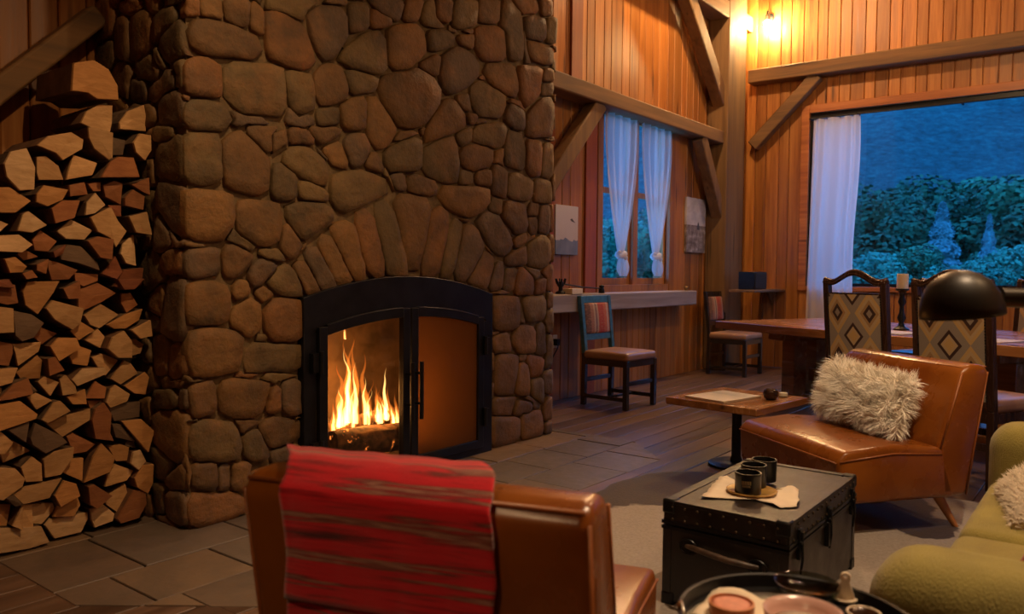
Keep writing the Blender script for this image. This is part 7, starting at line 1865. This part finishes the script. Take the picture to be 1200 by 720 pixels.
def kilim_chair(loc, rz, label, group=None):
    """faces local +y; origin on the floor under the backrest"""
    t = thing('kilim_dining_chair', loc, rz, label, 'chair', group)
    D = MAT['darkwood']
    hw = 0.222
    for x in (-hw, hw):
        q = 0.021
        m = MB()
        prof = [(0.03, 0.0), (0.02, 0.45), (-0.045, 1.165)]
        for (ya, za), (yb, zb) in zip(prof[:-1], prof[1:]):
            m.extr([(x-q, ya-q, za), (x+q, ya-q, za), (x+q, ya+q, za), (x-q, ya+q, za)], (0, yb-ya, zb-za))
        m.build('leg', D, t, bevel=0.004)
        MB().box(x-0.022, x+0.022, 0.46, 0.504, 0, 0.43).build('leg', D, t, bevel=0.004)
        MB().box(x-0.012, x+0.012, 0.05, 0.47, 0.16, 0.20).build('stretcher', D, t)
    for y in (0.03, 0.48): MB().box(-hw, hw, y-0.012, y+0.012, 0.22, 0.26).build('stretcher', D, t)
    m = MB()
    m.box(-hw, hw, 0.47, 0.5, 0.38, 0.435); m.box(-hw, hw, 0.005, 0.035, 0.38, 0.435)
    m.box(-hw-0.015, -hw+0.015, 0.03, 0.48, 0.38, 0.435); m.box(hw-0.015, hw+0.015, 0.03, 0.48, 0.38, 0.435)
    m.build('seat_frame', D, t)
    def yb(z): return 0.02-(z-0.45)/0.715*0.065
    m = MB()                                  # camel-back crest rail
    for k in (0, 1):
        pts = []
        for i in range(25):
            u = -1+2*i/24
            b = math.exp(-(u/0.42)**2)
            z = (1.165 if k == 0 else 1.15)+0.058*b-0.016*math.exp(-((abs(u)-0.72)/0.22)**2)+0.008*abs(u)
            pts.append((u*(hw+0.02), yb(z)+(0 if k == 0 else -0.012), z))
        m.tube(pts, 0.017 if k == 0 else 0.011, 8)
    m.build('crest_rail', D, t, smooth=True)
    z0, z1 = 0.50, 1.075
    MB().grid(lambda u, v: (-0.2+0.4*u, yb(z0+(z1-z0)*v)-0.020-0.012*(1-(2*u-1)**2), z0+(z1-z0)*v), 10, 10).build('back_fabric', MAT['kilim'], t, smooth=True)
    MB().grid(lambda u, v: (0.2-0.4*u, yb(z0+(z1-z0)*v)+0.020+0.015*(1-(2*u-1)**2), z0+(z1-z0)*v), 10, 10).build('front_fabric', MAT['kilim'], t, smooth=True)
    for z in (z0-0.012, z1-0.004): MB().box(-0.202, 0.202, yb(z)-0.021, yb(z)+0.021, z-0.014, z+0.014).build('back_rail', D, t)
    m = MB()
    for x in (-0.205, 0.205):
        for i in range(34):
            z = z0+0.01+i*(z1-z0-0.02)/33
            m.lathe([(0.006, 0), (0.0045, 0.003), (0.0001, 0.0045)], n=6, mat=Matrix.Translation((x, yb(z)-0.021, z)) @ Matrix.Rotation(PI/2, 4, 'X'))
    setp(m.build('nail_head', MAT['iron'], t), kind='stuff')
    bm = rbox_bm(0.47, 0.46, 0.08, 0.03, 4, 3)
    o = bm_obj('seat', bm, MAT['seatleather'], t, fn=lambda c: (c.x, c.y, c.z+(0.014*(1-(c.x/0.24)**2)*(1-(c.y/0.23)**2) if c.z > 0 else 0)))
    o.location = (0, 0.255, 0.47)
    return t
tdir = Vector((0.43, 0.90)).normalized(); tn = Vector((0.90, -0.43)).normalized()
rz_near = math.atan2(tn.y, tn.x)-PI/2
kilim_chair((5.50, 1.37, 0), rz_near, 'diamond-patterned dining chair seen from behind, left of the black lamp')
kilim_chair((5.175, 0.765, 0), rz_near, 'diamond-patterned dining chair seen from behind, directly below the black lamp dome')
kilim_chair((4.86, 0.13, 0), rz_near, 'diamond-patterned dining chair cut by the right edge of the photo')
tbl = thing('dining_table', (7.15, 1.45, 0), math.atan2(tdir.y, tdir.x), 'long polished wooden dining table behind the diamond-patterned chairs', 'table')
TLX, TWY = 1.42, 0.72
lf = random.Random(2)
for i in range(5):                          # thick boards of the top
    a = -TWY+i*2*TWY/5; b = a+2*TWY/5
    MB().box(-TLX-lf.uniform(0, 0.01), TLX+lf.uniform(0, 0.01), a+0.001, b-0.001, 0.69, 0.76).build('table_board', MAT['tablewood'], tbl, bevel=0.006)
for x in (-1.0, 1.0):
    m = MB()
    m.box(x-0.07, x+0.07, -0.40, 0.40, 0.60, 0.69); m.box(x-0.07, x+0.07, -0.42, 0.42, 0.0, 0.09); m.box(x-0.075, x+0.075, -0.22, -0.06, 0.09, 0.60); m.box(x-0.075, x+0.075, 0.06, 0.22, 0.09, 0.60)
    m.build('trestle', MAT['tablewood'], tbl, bevel=0.008)
MB().box(-0.92, 0.92, -0.04, 0.04, 0.22, 0.34).build('stretcher', MAT['tablewood'], tbl, bevel=0.006)
for k, lb in ((0.35, 'far dining chair across the table, behind the ivory candle'), (-0.55, 'far dining chair across the table, behind the lamp dome')):
    p = Vector((7.15, 1.45))+tdir*k+tn*1.02
    kilim_chair((p.x, p.y, 0), rz_near+PI, lb)
# on the table
ch = thing('candle_holder', (7.02, 1.42, 0.76), 0, 'dark carved candlestick with a thick ivory candle on the dining table', 'candlestick')
MB().lathe([(0.06, 0), (0.06, 0.012), (0.03, 0.03), (0.018, 0.06), (0.034, 0.10), (0.02, 0.14), (0.016, 0.19), (0.032, 0.23), (0.018, 0.27), (0.028, 0.31), (0.052, 0.325), (0.052, 0.335)], n=20).build('stem', MAT['iron'], ch, smooth=True, angle=50)
MB().lathe([(0.043, 0.335), (0.043, 0.45), (0.040, 0.455), (0.0001, 0.452)], n=24).build('candle', MAT['wax'], ch, smooth=True, angle=50)
def cloth_mat():
    g = G('striped_runner')
    f = g.n('SeparateXYZ', {0: g.gen()}).outputs[0]
    w_ = g.n('TexWave', {'Vector': g.gen(), 'Scale': 4.0, 'Distortion': 0.2}).outputs[1]
    return g.fin(g.ramp(w_, [(0.4, (0.42, 0.38, 0.42)), (0.6, (0.60, 0.56, 0.58))]), 0.8)
MAT['runner'] = cloth_mat()
for k, (a, lb) in enumerate(((-0.25, 'pale striped place mat on the table beside the candlestick'), (-0.98, 'pale striped place mat on the table right of the lamp dome'))):
    p = Vector((7.15, 1.45))+tdir*a-tn*0.45
    o = setp(MB().box(-0.21, 0.21, -0.15, 0.15, 0, 0.006).build('place_mat', MAT['runner']), lb, 'place mat', 'place mats on the dining table')
    o.location = (p.x, p.y, 0.761); o.rotation_euler = (0, 0, math.atan2(tdir.y, tdir.x))

# ================================================================== CORNER SHELF AND BOX
cs = thing('corner_shelf', (9.78, 3.62, 0), 0, 'narrow wooden corner shelf in front of the timber pillar', 'shelf')
MB().box(-0.60, 0.468, -0.17, 0.15, 0.985, 1.015).build('shelf_board', MAT['timber_x'], cs, bevel=0.004)
MB().extr([(0.468, -0.02, 0.985), (0.468, -0.02, 0.80), (0.25, -0.02, 0.985)], (0, 0.03, 0)).build('bracket', MAT['timber_z'], cs)
bx_ = thing('speaker_box', (9.50, 3.60, 1.016), 0, 'dark grey speaker box standing on the corner shelf', 'speaker')
MAT['speaker'] = plain('dark_grey_cloth', (0.022, 0.020, 0.018), 0.95, var=0.2, sc=80)
MB().box(-0.20, 0.20, -0.10, 0.10, 0, 0.215).build('cabinet', MAT['iron'], bx_, bevel=0.006)
MB().box(-0.185, 0.185, -0.108, -0.10, 0.015, 0.20).build('grille', MAT['speaker'], bx_, bevel=0.003)
can = thing('votive_cup', (9.05, 4.08, 1.006), 0, 'tiny brass cup on the sill end by the pillar', 'cup')
MB().lathe([(0.02, 0), (0.028, 0.05), (0.025, 0.05), (0.018, 0.005), (0.0001, 0.004)], n=16).build('cup', MAT['brass'], can, smooth=True)
can.location = (8.62, 4.06, 1.006)

# ================================================================== SILL OBJECTS, POKER, OUTLET
fg = thing('iron_figure', (6.02, 4.07, 1.006), 0, 'small black iron figure with a long rod lying on the window sill', 'figure')
m = MB()
m.lathe([(0.05, 0), (0.045, 0.02), (0.02, 0.03), (0.018, 0.06), (0.035, 0.08), (0.03, 0.11), (0.0001, 0.12)], n=14)
for a in range(6):
    q = a*PI/3
    m.tube([(0, 0, 0.07), (0.05*math.cos(q), 0.03*math.sin(q), 0.10), (0.065*math.cos(q), 0.04*math.sin(q), 0.14)], [0.012, 0.010, 0.006], 6)
m.build('body', MAT['iron'], fg, smooth=True, angle=60)
MB().tube([(0.03, -0.02, 0.09), (0.30, -0.04, 0.06), (0.62, -0.06, 0.045)], 0.008, 6).build('rod', MAT['iron'], fg)
MB().lathe([(0.03, 0), (0.03, 0.03), (0.02, 0.05), (0.03, 0.07), (0.0001, 0.08)], cx=0.62, cy=-0.06, n=12).build('end_knob', MAT['iron'], fg, smooth=True)
wb_ = setp(MB().box(-0.09, 0.09, -0.05, 0.05, 0, 0.05).build('matchbox', MAT['paper'], bevel=0.003), 'cream box on the sill in front of the iron figure', 'box')
wb_.location = (6.12, 4.0, 1.006)
pk = thing('fire_poker', (4.93, 3.43, 0), 0, 'thin black iron poker hanging on the right edge of the fireplace', 'poker')
m = MB().tube([(0, 0, 0.72), (0.0, 0, 0.70), (0.0, 0, 1.30), (0.005, 0, 1.38), (0.012, -0.012, 1.40), (0.02, -0.02, 1.385), (0.022, -0.02, 1.35)], 0.006, 8)
m.build('shaft', MAT['iron'], pk, smooth=True)
MB().tube([(-0.10, 0.0, 1.33), (0.0, 0, 1.33)], 0.005, 6).build('hook', MAT['iron'], pk)
ou = thing('wall_outlet', (6.10, YW-0.012, 0.56), 0, 'white wall outlet with a black plug low beside the fireplace', 'outlet')
MB().box(-0.04, 0.04, -0.008, 0.012, -0.06, 0.06).build('plate', MAT['white'], ou, bevel=0.003)
m = MB().box(-0.03, 0.025, -0.05, -0.008, -0.035, 0.025)
m.tube([(0, -0.05, -0.01), (-0.05, -0.07, -0.06), (-0.12, -0.05, -0.16), (-0.16, -0.03, -0.5)], 0.006, 6)
m.build('plug', MAT['iron'], ou)

# ================================================================== PICTURES
def bird_mat():
    g = G('bird_photo')
    s = g.n('SeparateXYZ', {0: g.gen()})
    X, Z = s.outputs[0], s.outputs[2]
    n = g.noise(g.scale(g.gen(), (3, 1, 2)), 1, 4)
    sky = g.ramp(g.ma('ADD', Z, g.ma('MULTIPLY', g.ma('SUBTRACT', n, 0.5), 0.5)), [(0.2, (0.46, 0.42, 0.44)), (0.9, (0.56, 0.53, 0.55))])
    rid = g.ma('ADD', 0.30, g.ma('MULTIPLY', g.ma('SUBTRACT', g.noise(g.scale(g.gen(), (3.5, 0, 0.2)), 1, 4), 0.5), 0.32))
    mt = g.ramp(n, [(0.3, (0.10, 0.13, 0.22)), (0.7, (0.18, 0.22, 0.33))])
    col = g.mix(g.ma('LESS_THAN', Z, rid), sky, mt)
    return g.fin(col, 0.6)
def plain_mat():
    g = G('prairie_photo')
    s = g.n('SeparateXYZ', {0: g.gen()})
    Z = s.outputs[2]
    n = g.noise(g.scale(g.gen(), (6, 1, 9)), 1, 5)
    sky = g.ramp(g.noise(g.scale(g.gen(), (2, 1, 5)), 1, 4), [(0.35, (0.36, 0.34, 0.36)), (0.65, (0.58, 0.56, 0.56))])
    land = g.ramp(n, [(0.35, (0.10, 0.075, 0.06)), (0.55, (0.26, 0.22, 0.19)), (0.7, (0.48, 0.44, 0.40))])
    return g.fin(g.mix(g.ma('LESS_THAN', Z, 0.5), sky, land), 0.6)
MAT['birdphoto'], MAT['prairie'] = bird_mat(), plain_mat()
MAT['printdark'] = plain('print_ink', (0.05, 0.055, 0.07), 0.6)
p1 = thing('canvas_print', (6.26, YW-0.003, 1.60), 0, 'canvas print of a bird over blue mountains beside the fireplace', 'picture')
MB().box(-0.19, 0.19, -0.03, 0, -0.23, 0.23).build('canvas', MAT['birdphoto'], p1, bevel=0.002)
MB().extr([(0.05, -0.0305, 0.10), (0.08, -0.0305, 0.085), (0.14, -0.0305, 0.075), (0.10, -0.0305, 0.10), (0.08, -0.0305, 0.115)], (0, -0.0006, 0)).build('bird_image', MAT['printdark'], p1)
p2 = thing('canvas_print', (9.10, YW-0.003, 1.79), 0, 'tall canvas print of pale prairie under clouds right of the window', 'picture')
MB().box(-0.27, 0.27, -0.03, 0, -0.33, 0.33).build('canvas', MAT['prairie'], p2, bevel=0.002)
MB().extr([(0.02, -0.0305, -0.05), (0.09, -0.0305, -0.05), (0.075, -0.0305, 0.02), (0.055, -0.0305, 0.05), (0.035, -0.0305, 0.02)], (0, -0.0006, 0)).build('tree_image', MAT['printdark'], p2)

# ================================================================== CURTAINS
def tied(name, x0, x1, label):
    t = thing(name, ((x0+x1)/2, 4.13, 0), 0, label, 'curtain', 'knotted sheer curtains at the window')
    hw = (x1-x0)/2
    def fn(u, v):
        z = 2.80-1.38*v
        k = 1-0.86*(max(0, v-0.15)/0.85)**1.5
        s = (u-0.5)*2
        x = s*hw*k+0.10*v*v*hw*2*0.3
        y = 0.028*math.sin(s*15+0.7)*(1-0.35*v)+0.010*math.sin(s*34+v*3)
        return (x, y, z)
    MB().grid(fn, 90, 30).build('drop', MAT['sheer'], t, smooth=True)
    kx = 0.06*hw
    m = MB()
    for q in range(3):
        a = q*2.1
        m.tube([(kx+0.05*math.cos(a+s*0.55), 0.04*math.sin(a+s*0.55), 1.40+0.018*math.sin(s*1.3+q)-0.012*q) for s in range(8)], [0.014, 0.022, 0.026, 0.027, 0.027, 0.026, 0.022, 0.014], 10)
    m.build('knot', MAT['drape'], t, smooth=True)
    def tail(u, v):
        an = 2*PI*u
        r = 0.72*(0.05+0.055*math.sin(min(1, v*1.3)*PI*0.6))*(1+0.25*math.sin(an*5+v*2))*(1 if v < 0.75 else 1-(v-0.75)*1.6)
        return (kx+0.02+r*math.cos(an)+0.03*v, r*0.6*math.sin(an), 1.39-0.22*v)
    MB().grid(tail, 40, 10).build('tail', MAT['sheer'], t, smooth=True)
    return t
tied('sheer_curtain', 6.84, 7.56, 'knotted sheer white curtain over the left half of the window')
tied('sheer_curtain', 7.60, 8.34, 'knotted sheer white curtain over the right half of the window')
rd = thing('curtain_rod', (7.67, 4.15, 2.82), 0, 'thin iron curtain rod under the beam at the small window', 'curtain rod')
MB().tube([(-0.78, 0, 0), (0.78, 0, 0)], 0.008, 8).build('rod', MAT['iron'], rd)
for x in (-0.77, 0.77): MB().box(x-0.01, x+0.01, 0, 0.045, -0.015, 0.015).build('bracket', MAT['iron'], rd)
dc = thing('long_curtain', (10.14, 2.84, 0), 0, 'long white curtain gathered at the left side of the picture window', 'curtain')
def dfn(u, v):
    z = 3.12-3.04*v
    y0 = 0.30; y1 = -0.27-0.015*math.sin(v*9)+0.05*v-0.06*(v > 0.9)*0
    y0 = 0.27+0.06*v
    y = y0+(y1-y0)*u
    x = 0.022*math.sin(u*26+1.6*math.sin(u*7)+0.4*math.sin(v*3))*(1-0.45*v)+0.022*math.sin(u*9+v*3)*v
    return (x, y, z)
MB().grid(dfn, 120, 40).build('cloth', MAT['drape'], dc, smooth=True)
r2 = thing('curtain_rod', (10.14, 0.9, 3.13), 0, 'thin iron rod across the top of the picture window', 'curtain rod')
MB().tube([(0, 2.27, 0), (0, -2.8, 0)], 0.007, 8).build('rod', MAT['iron'], r2)
for y in (2.25, 0.6, -2.78): MB().box(0, 0.10, y-0.01, y+0.01, -0.012, 0.012).build('bracket', MAT['iron'], r2)
for i in range(8):
    y = 2.20-i*0.075
    MB().tube([(0.016*math.cos(a), y-0.0, 0.016*math.sin(a)-0.006) for a in [2*PI*k/12 for k in range(12)]], 0.003, 6, closed=True).build('ring', MAT['iron'], r2)

# ================================================================== WALL LAMP
sc = thing('wall_lamp', (10.12, 3.72, 4.40), 0, 'wall lamp with bare glowing bulb high beside the timber pillar', 'lamp')
MB().lathe([(0.05, 0), (0.05, 0.012), (0.02, 0.02), (0.012, 0.02)], n=20, mat=Matrix.Translation((0.125, 0, 0.10)) @ Matrix.Rotation(-PI/2, 4, 'Y')).build('wall_plate', MAT['iron'], sc, smooth=True, angle=50)
MB().tube([(0.12, 0, 0.10), (0.05, 0, 0.16), (0.0, 0, 0.15), (0, 0, 0.10)], 0.009, 8).build('arm', MAT['iron'], sc, smooth=True)
MB().lathe([(0.024, 0.03), (0.03, 0.035), (0.034, 0.08), (0.02, 0.11), (0.0001, 0.112)], n=20).build('socket', MAT['chrome'], sc, smooth=True, angle=50)
g = G('glowing_bulb')
g.t.nodes.remove(g.b)
em = g.n('Emission', {'Color': (1.0, 0.66, 0.28, 1), 'Strength': 3600.0})
g.t.links.new(em.outputs[0], g.o.inputs['Surface'])
MB().lathe([(0.0001, -0.055), (0.022, -0.048), (0.034, -0.025), (0.034, -0.005), (0.022, 0.02), (0.018, 0.034)], n=20).build('bulb', g.m, sc, smooth=True)
m = MB()
for i in range(6):
    a = i*PI/3
    m.tube([(0.032*math.cos(a), 0.032*math.sin(a), 0.06), (0.062*math.cos(a), 0.062*math.sin(a), 0.0), (0.055*math.cos(a), 0.055*math.sin(a), -0.05), (0.0, 0.0, -0.085)], 0.0025, 5)
m.build('wire_cage', MAT['iron'], sc)

# ================================================================== OUTSIDE
def ground_mat():
    g = G('meadow_and_scrub')
    p = g.pos()
    n1 = g.noise(p, 0.05, 5, 0.6); n2 = g.noise(p, 0.9, 6, 0.7)
    f = g.ma('ADD', g.ma('MULTIPLY', n1, 0.4), g.ma('MULTIPLY', n2, 0.6))
    g.bump(n2, 1.0, 1.5)
    return g.fin(g.ramp(f, [(0.38, (0.005, 0.045, 0.045)), (0.5, (0.014, 0.10, 0.10)), (0.62, (0.028, 0.18, 0.17))]), 0.95)
MAT['ground'] = ground_mat()
def terr(x, y):
    d = math.hypot(x, y)
    a = math.atan2(y, x)
    h = -1.0
    if d > 55:
        t = min(1, (d-55)/190)
        h += (t*t*(3-2*t))*(72+10*math.sin(a*5)+5*noise.noise(Vector((a*6, d*0.02, 0))))
        h += noise.fractal(Vector((x*0.05, y*0.05, 3)), 1.0, 2.0, 4)*2.2*t
    return h
m = MB()
NA, NR = 100, 60
rad = [12.5*(320/12.5)**(i/NR) for i in range(NR+1)]
vs = []
for r in rad:
    for k in range(NA+1):
        a = math.radians(-70+200*k/NA)
        x, y = r*math.cos(a), r*math.sin(a)
        vs.append((x, y, terr(x, y)))
m.add(vs, [(i*(NA+1)+k, (i+1)*(NA+1)+k, (i+1)*(NA+1)+k+1, i*(NA+1)+k+1) for i in range(NR) for k in range(NA)])
setp(m.build('hill', MAT['ground'], smooth=True), kind='structure')
MAT['leafa'] = plain('blue_green_leaves', (0.025, 0.14, 0.065), 0.8, var=0.45, sc=2)
MAT['leafb'] = plain('dark_green_leaves', (0.015, 0.085, 0.038), 0.8, var=0.45, sc=2)
MAT['leafc'] = plain('pale_teal_leaves', (0.04, 0.21, 0.13), 0.8, var=0.5, sc=2)
MAT['needle'] = plain('blue_spruce_needles', (0.10, 0.21, 0.21), 0.8, var=0.4, sc=2)
MAT['trunkwood'] = plain('tree_bark', (0.05, 0.04, 0.03), 0.9)
def leafcloud(name, mat, seed, n, kind):
    r = random.Random(seed)
    m = MB()
    blobs = []
    for i in range(20):
        a = r.random()*6.28; rr = r.random()**0.5*1.45
        z = r.uniform(1.2, 4.1)
        k = 1-((z-2.4)/2.6)**2
        blobs.append((rr*math.cos(a)*k, rr*math.sin(a)*k, z, r.uniform(0.5, 0.95)))
    for i in range(n):
        if kind == 'round':
            bx, by, bz, br = r.choice(blobs)
            d = Vector((r.gauss(0, 1), r.gauss(0, 1), r.gauss(0, 1)+0.2)).normalized()
            p = Vector((bx, by, bz))+d*br*r.uniform(0.8, 1.05)
            L = r.uniform(0.06, 0.13)
        else:
            t = r.random()**0.75
            z = 0.5+4.6*t
            tier = 0.62+0.38*abs(math.sin(z*4.2))
            rr = (1-t)*1.35*tier+0.04
            a = r.random()*6.28
            q = r.uniform(0.55, 1.0)
            p = Vector((rr*q*math.cos(a), rr*q*math.sin(a), z-0.3*q*rr))
            d = Vector((math.cos(a), math.sin(a), 0.7))
            L = r.uniform(0.06, 0.12)
        nr = (d+Vector((r.gauss(0, .45), r.gauss(0, .45), r.gauss(0, .45)))).normalized()
        s = nr.orthogonal().normalized()
        s.rotate(Matrix.Rotation(r.random()*6.28, 3, nr))
        u = nr.cross(s)
        m.add([p-s*L*0.6, p+u*L, p+s*L*0.6, p-u*L], [(0, 1, 2, 3)])
    return m.mesh(name, mat)
trk = MB().tube([(0, 0, -1.2), (0.03, 0, 1.0), (0.0, 0.02, 3.0)], [0.16, 0.12, 0.05], 8).mesh('trunk', MAT['trunkwood'])
PROTO = {'round': [leafcloud('foliage', MAT['leafa'], 1, 9000, 'round'), leafcloud('foliage', MAT['leafb'], 2, 9000, 'round'), leafcloud('foliage', MAT['leafc'], 3, 9000, 'round')],
         'spruce': [leafcloud('foliage', MAT['needle'], 4, 8000, 'cone')]}
def tree(px, d, topy, kind, i, label, width=1.0):
    """a tree in the direction of a pixel column at distance d whose top shows at pixel row topy"""
    q = _f+_r*((px-600)/933)-_u*((topy-360)/933)
    t = d/math.hypot(q.x, q.y)
    x, y, top = q.x*t, q.y*t, 1.2+q.z*t
    g0 = terr(x, y)
    H = top-g0
    s = H/(4.9 if kind == 'round' else 5.1)
    o = thing('leafy_tree' if kind == 'round' else 'spruce_tree', (x, y, g0), rng.random()*6.28, label, 'tree', 'trees beyond the picture window')
    o.scale = (s*width, s*width, s)
    setp(link('foliage', PROTO[kind][i % len(PROTO[kind])], o), kind='stuff')
    link('trunk', trk, o)
NAMES = [
 (1030, 56, 222, 'round', 1, 'dark tree nearest the long curtain, in the far row', 1.4),
 (1072, 62, 205, 'round', 1, 'tall dark tree in the far row, left of the blue spruce', 1.4),
 (1128, 66, 204, 'round', 0, 'tall blue-green tree in the far row, directly behind the blue spruce', 1.4),
 (1172, 60, 212, 'round', 1, 'dark tree in the far row, right of the blue spruce', 1.4),
 (1215, 58, 205, 'round', 0, 'blue-green tree in the far row at the right photo edge', 1.5),
 (1258, 56, 212, 'round', 1, 'dark tree beyond the right edge of the photo', 1.5),
 (985, 58, 215, 'round', 1, 'dark tree partly hidden behind the long white curtain', 1.4),
 (1105, 38, 238, 'spruce', 0, 'broad pale blue spruce in the middle of the window view', 1.25),
 (1160, 44, 252, 'spruce', 0, 'slender blue spruce standing right of the broad one', 0.8),
 (1022, 31, 292, 'round', 2, 'low pale bush nearest the long white curtain', 1.5),
 (1066, 33, 284, 'round', 0, 'low blue-green bush left of the broad spruce', 1.3),
 (1140, 30, 303, 'round', 2, 'low pale bush right below the broad blue spruce', 1.5),
 (1192, 31, 283, 'round', 2, 'pale leafy bush above the arm of the reading lamp', 1.2),
 (1240, 32, 280, 'round', 0, 'low bush just beyond the right edge of the photo', 1.3),
]
for a in NAMES: tree(*a)
BACKT = [(712, 34, 252, 'round', 2, 'pale tree seen through the left sash of the small window', 1.3), (745, 30, 262, 'round', 0, 'blue-green tree seen behind the middle post of the small window', 1.2),
         (772, 36, 240, 'round', 2, 'leafy tree seen through the right sash of the small window', 1.3)]
for a in BACKT: tree(*a)
q = _f+_r*((1166-600)/933)-_u*((312-360)/933)
t = 44/math.hypot(q.x, q.y)
shd = thing('garden_shed', (q.x*t, q.y*t, terr(q.x*t, q.y*t)), 0.6, 'small pale shed among the trees outside the picture window', 'shed')
MAT['shedwall'] = plain('pale_shed_wall', (0.55, 0.55, 0.55), 0.7)
MAT['shedroof'] = plain('pale_metal_roof', (0.75, 0.76, 0.78), 0.5)
MB().box(-0.8, 0.8, -0.7, 0.7, 0, 2.2).build('wall', MAT['shedwall'], shd)
MB().extr([(-1.0, -0.95, 2.15), (-1.0, 0.95, 2.15), (-1.0, 0, 2.75)], (2.0, 0, 0)).build('roof', MAT['shedroof'], shd)
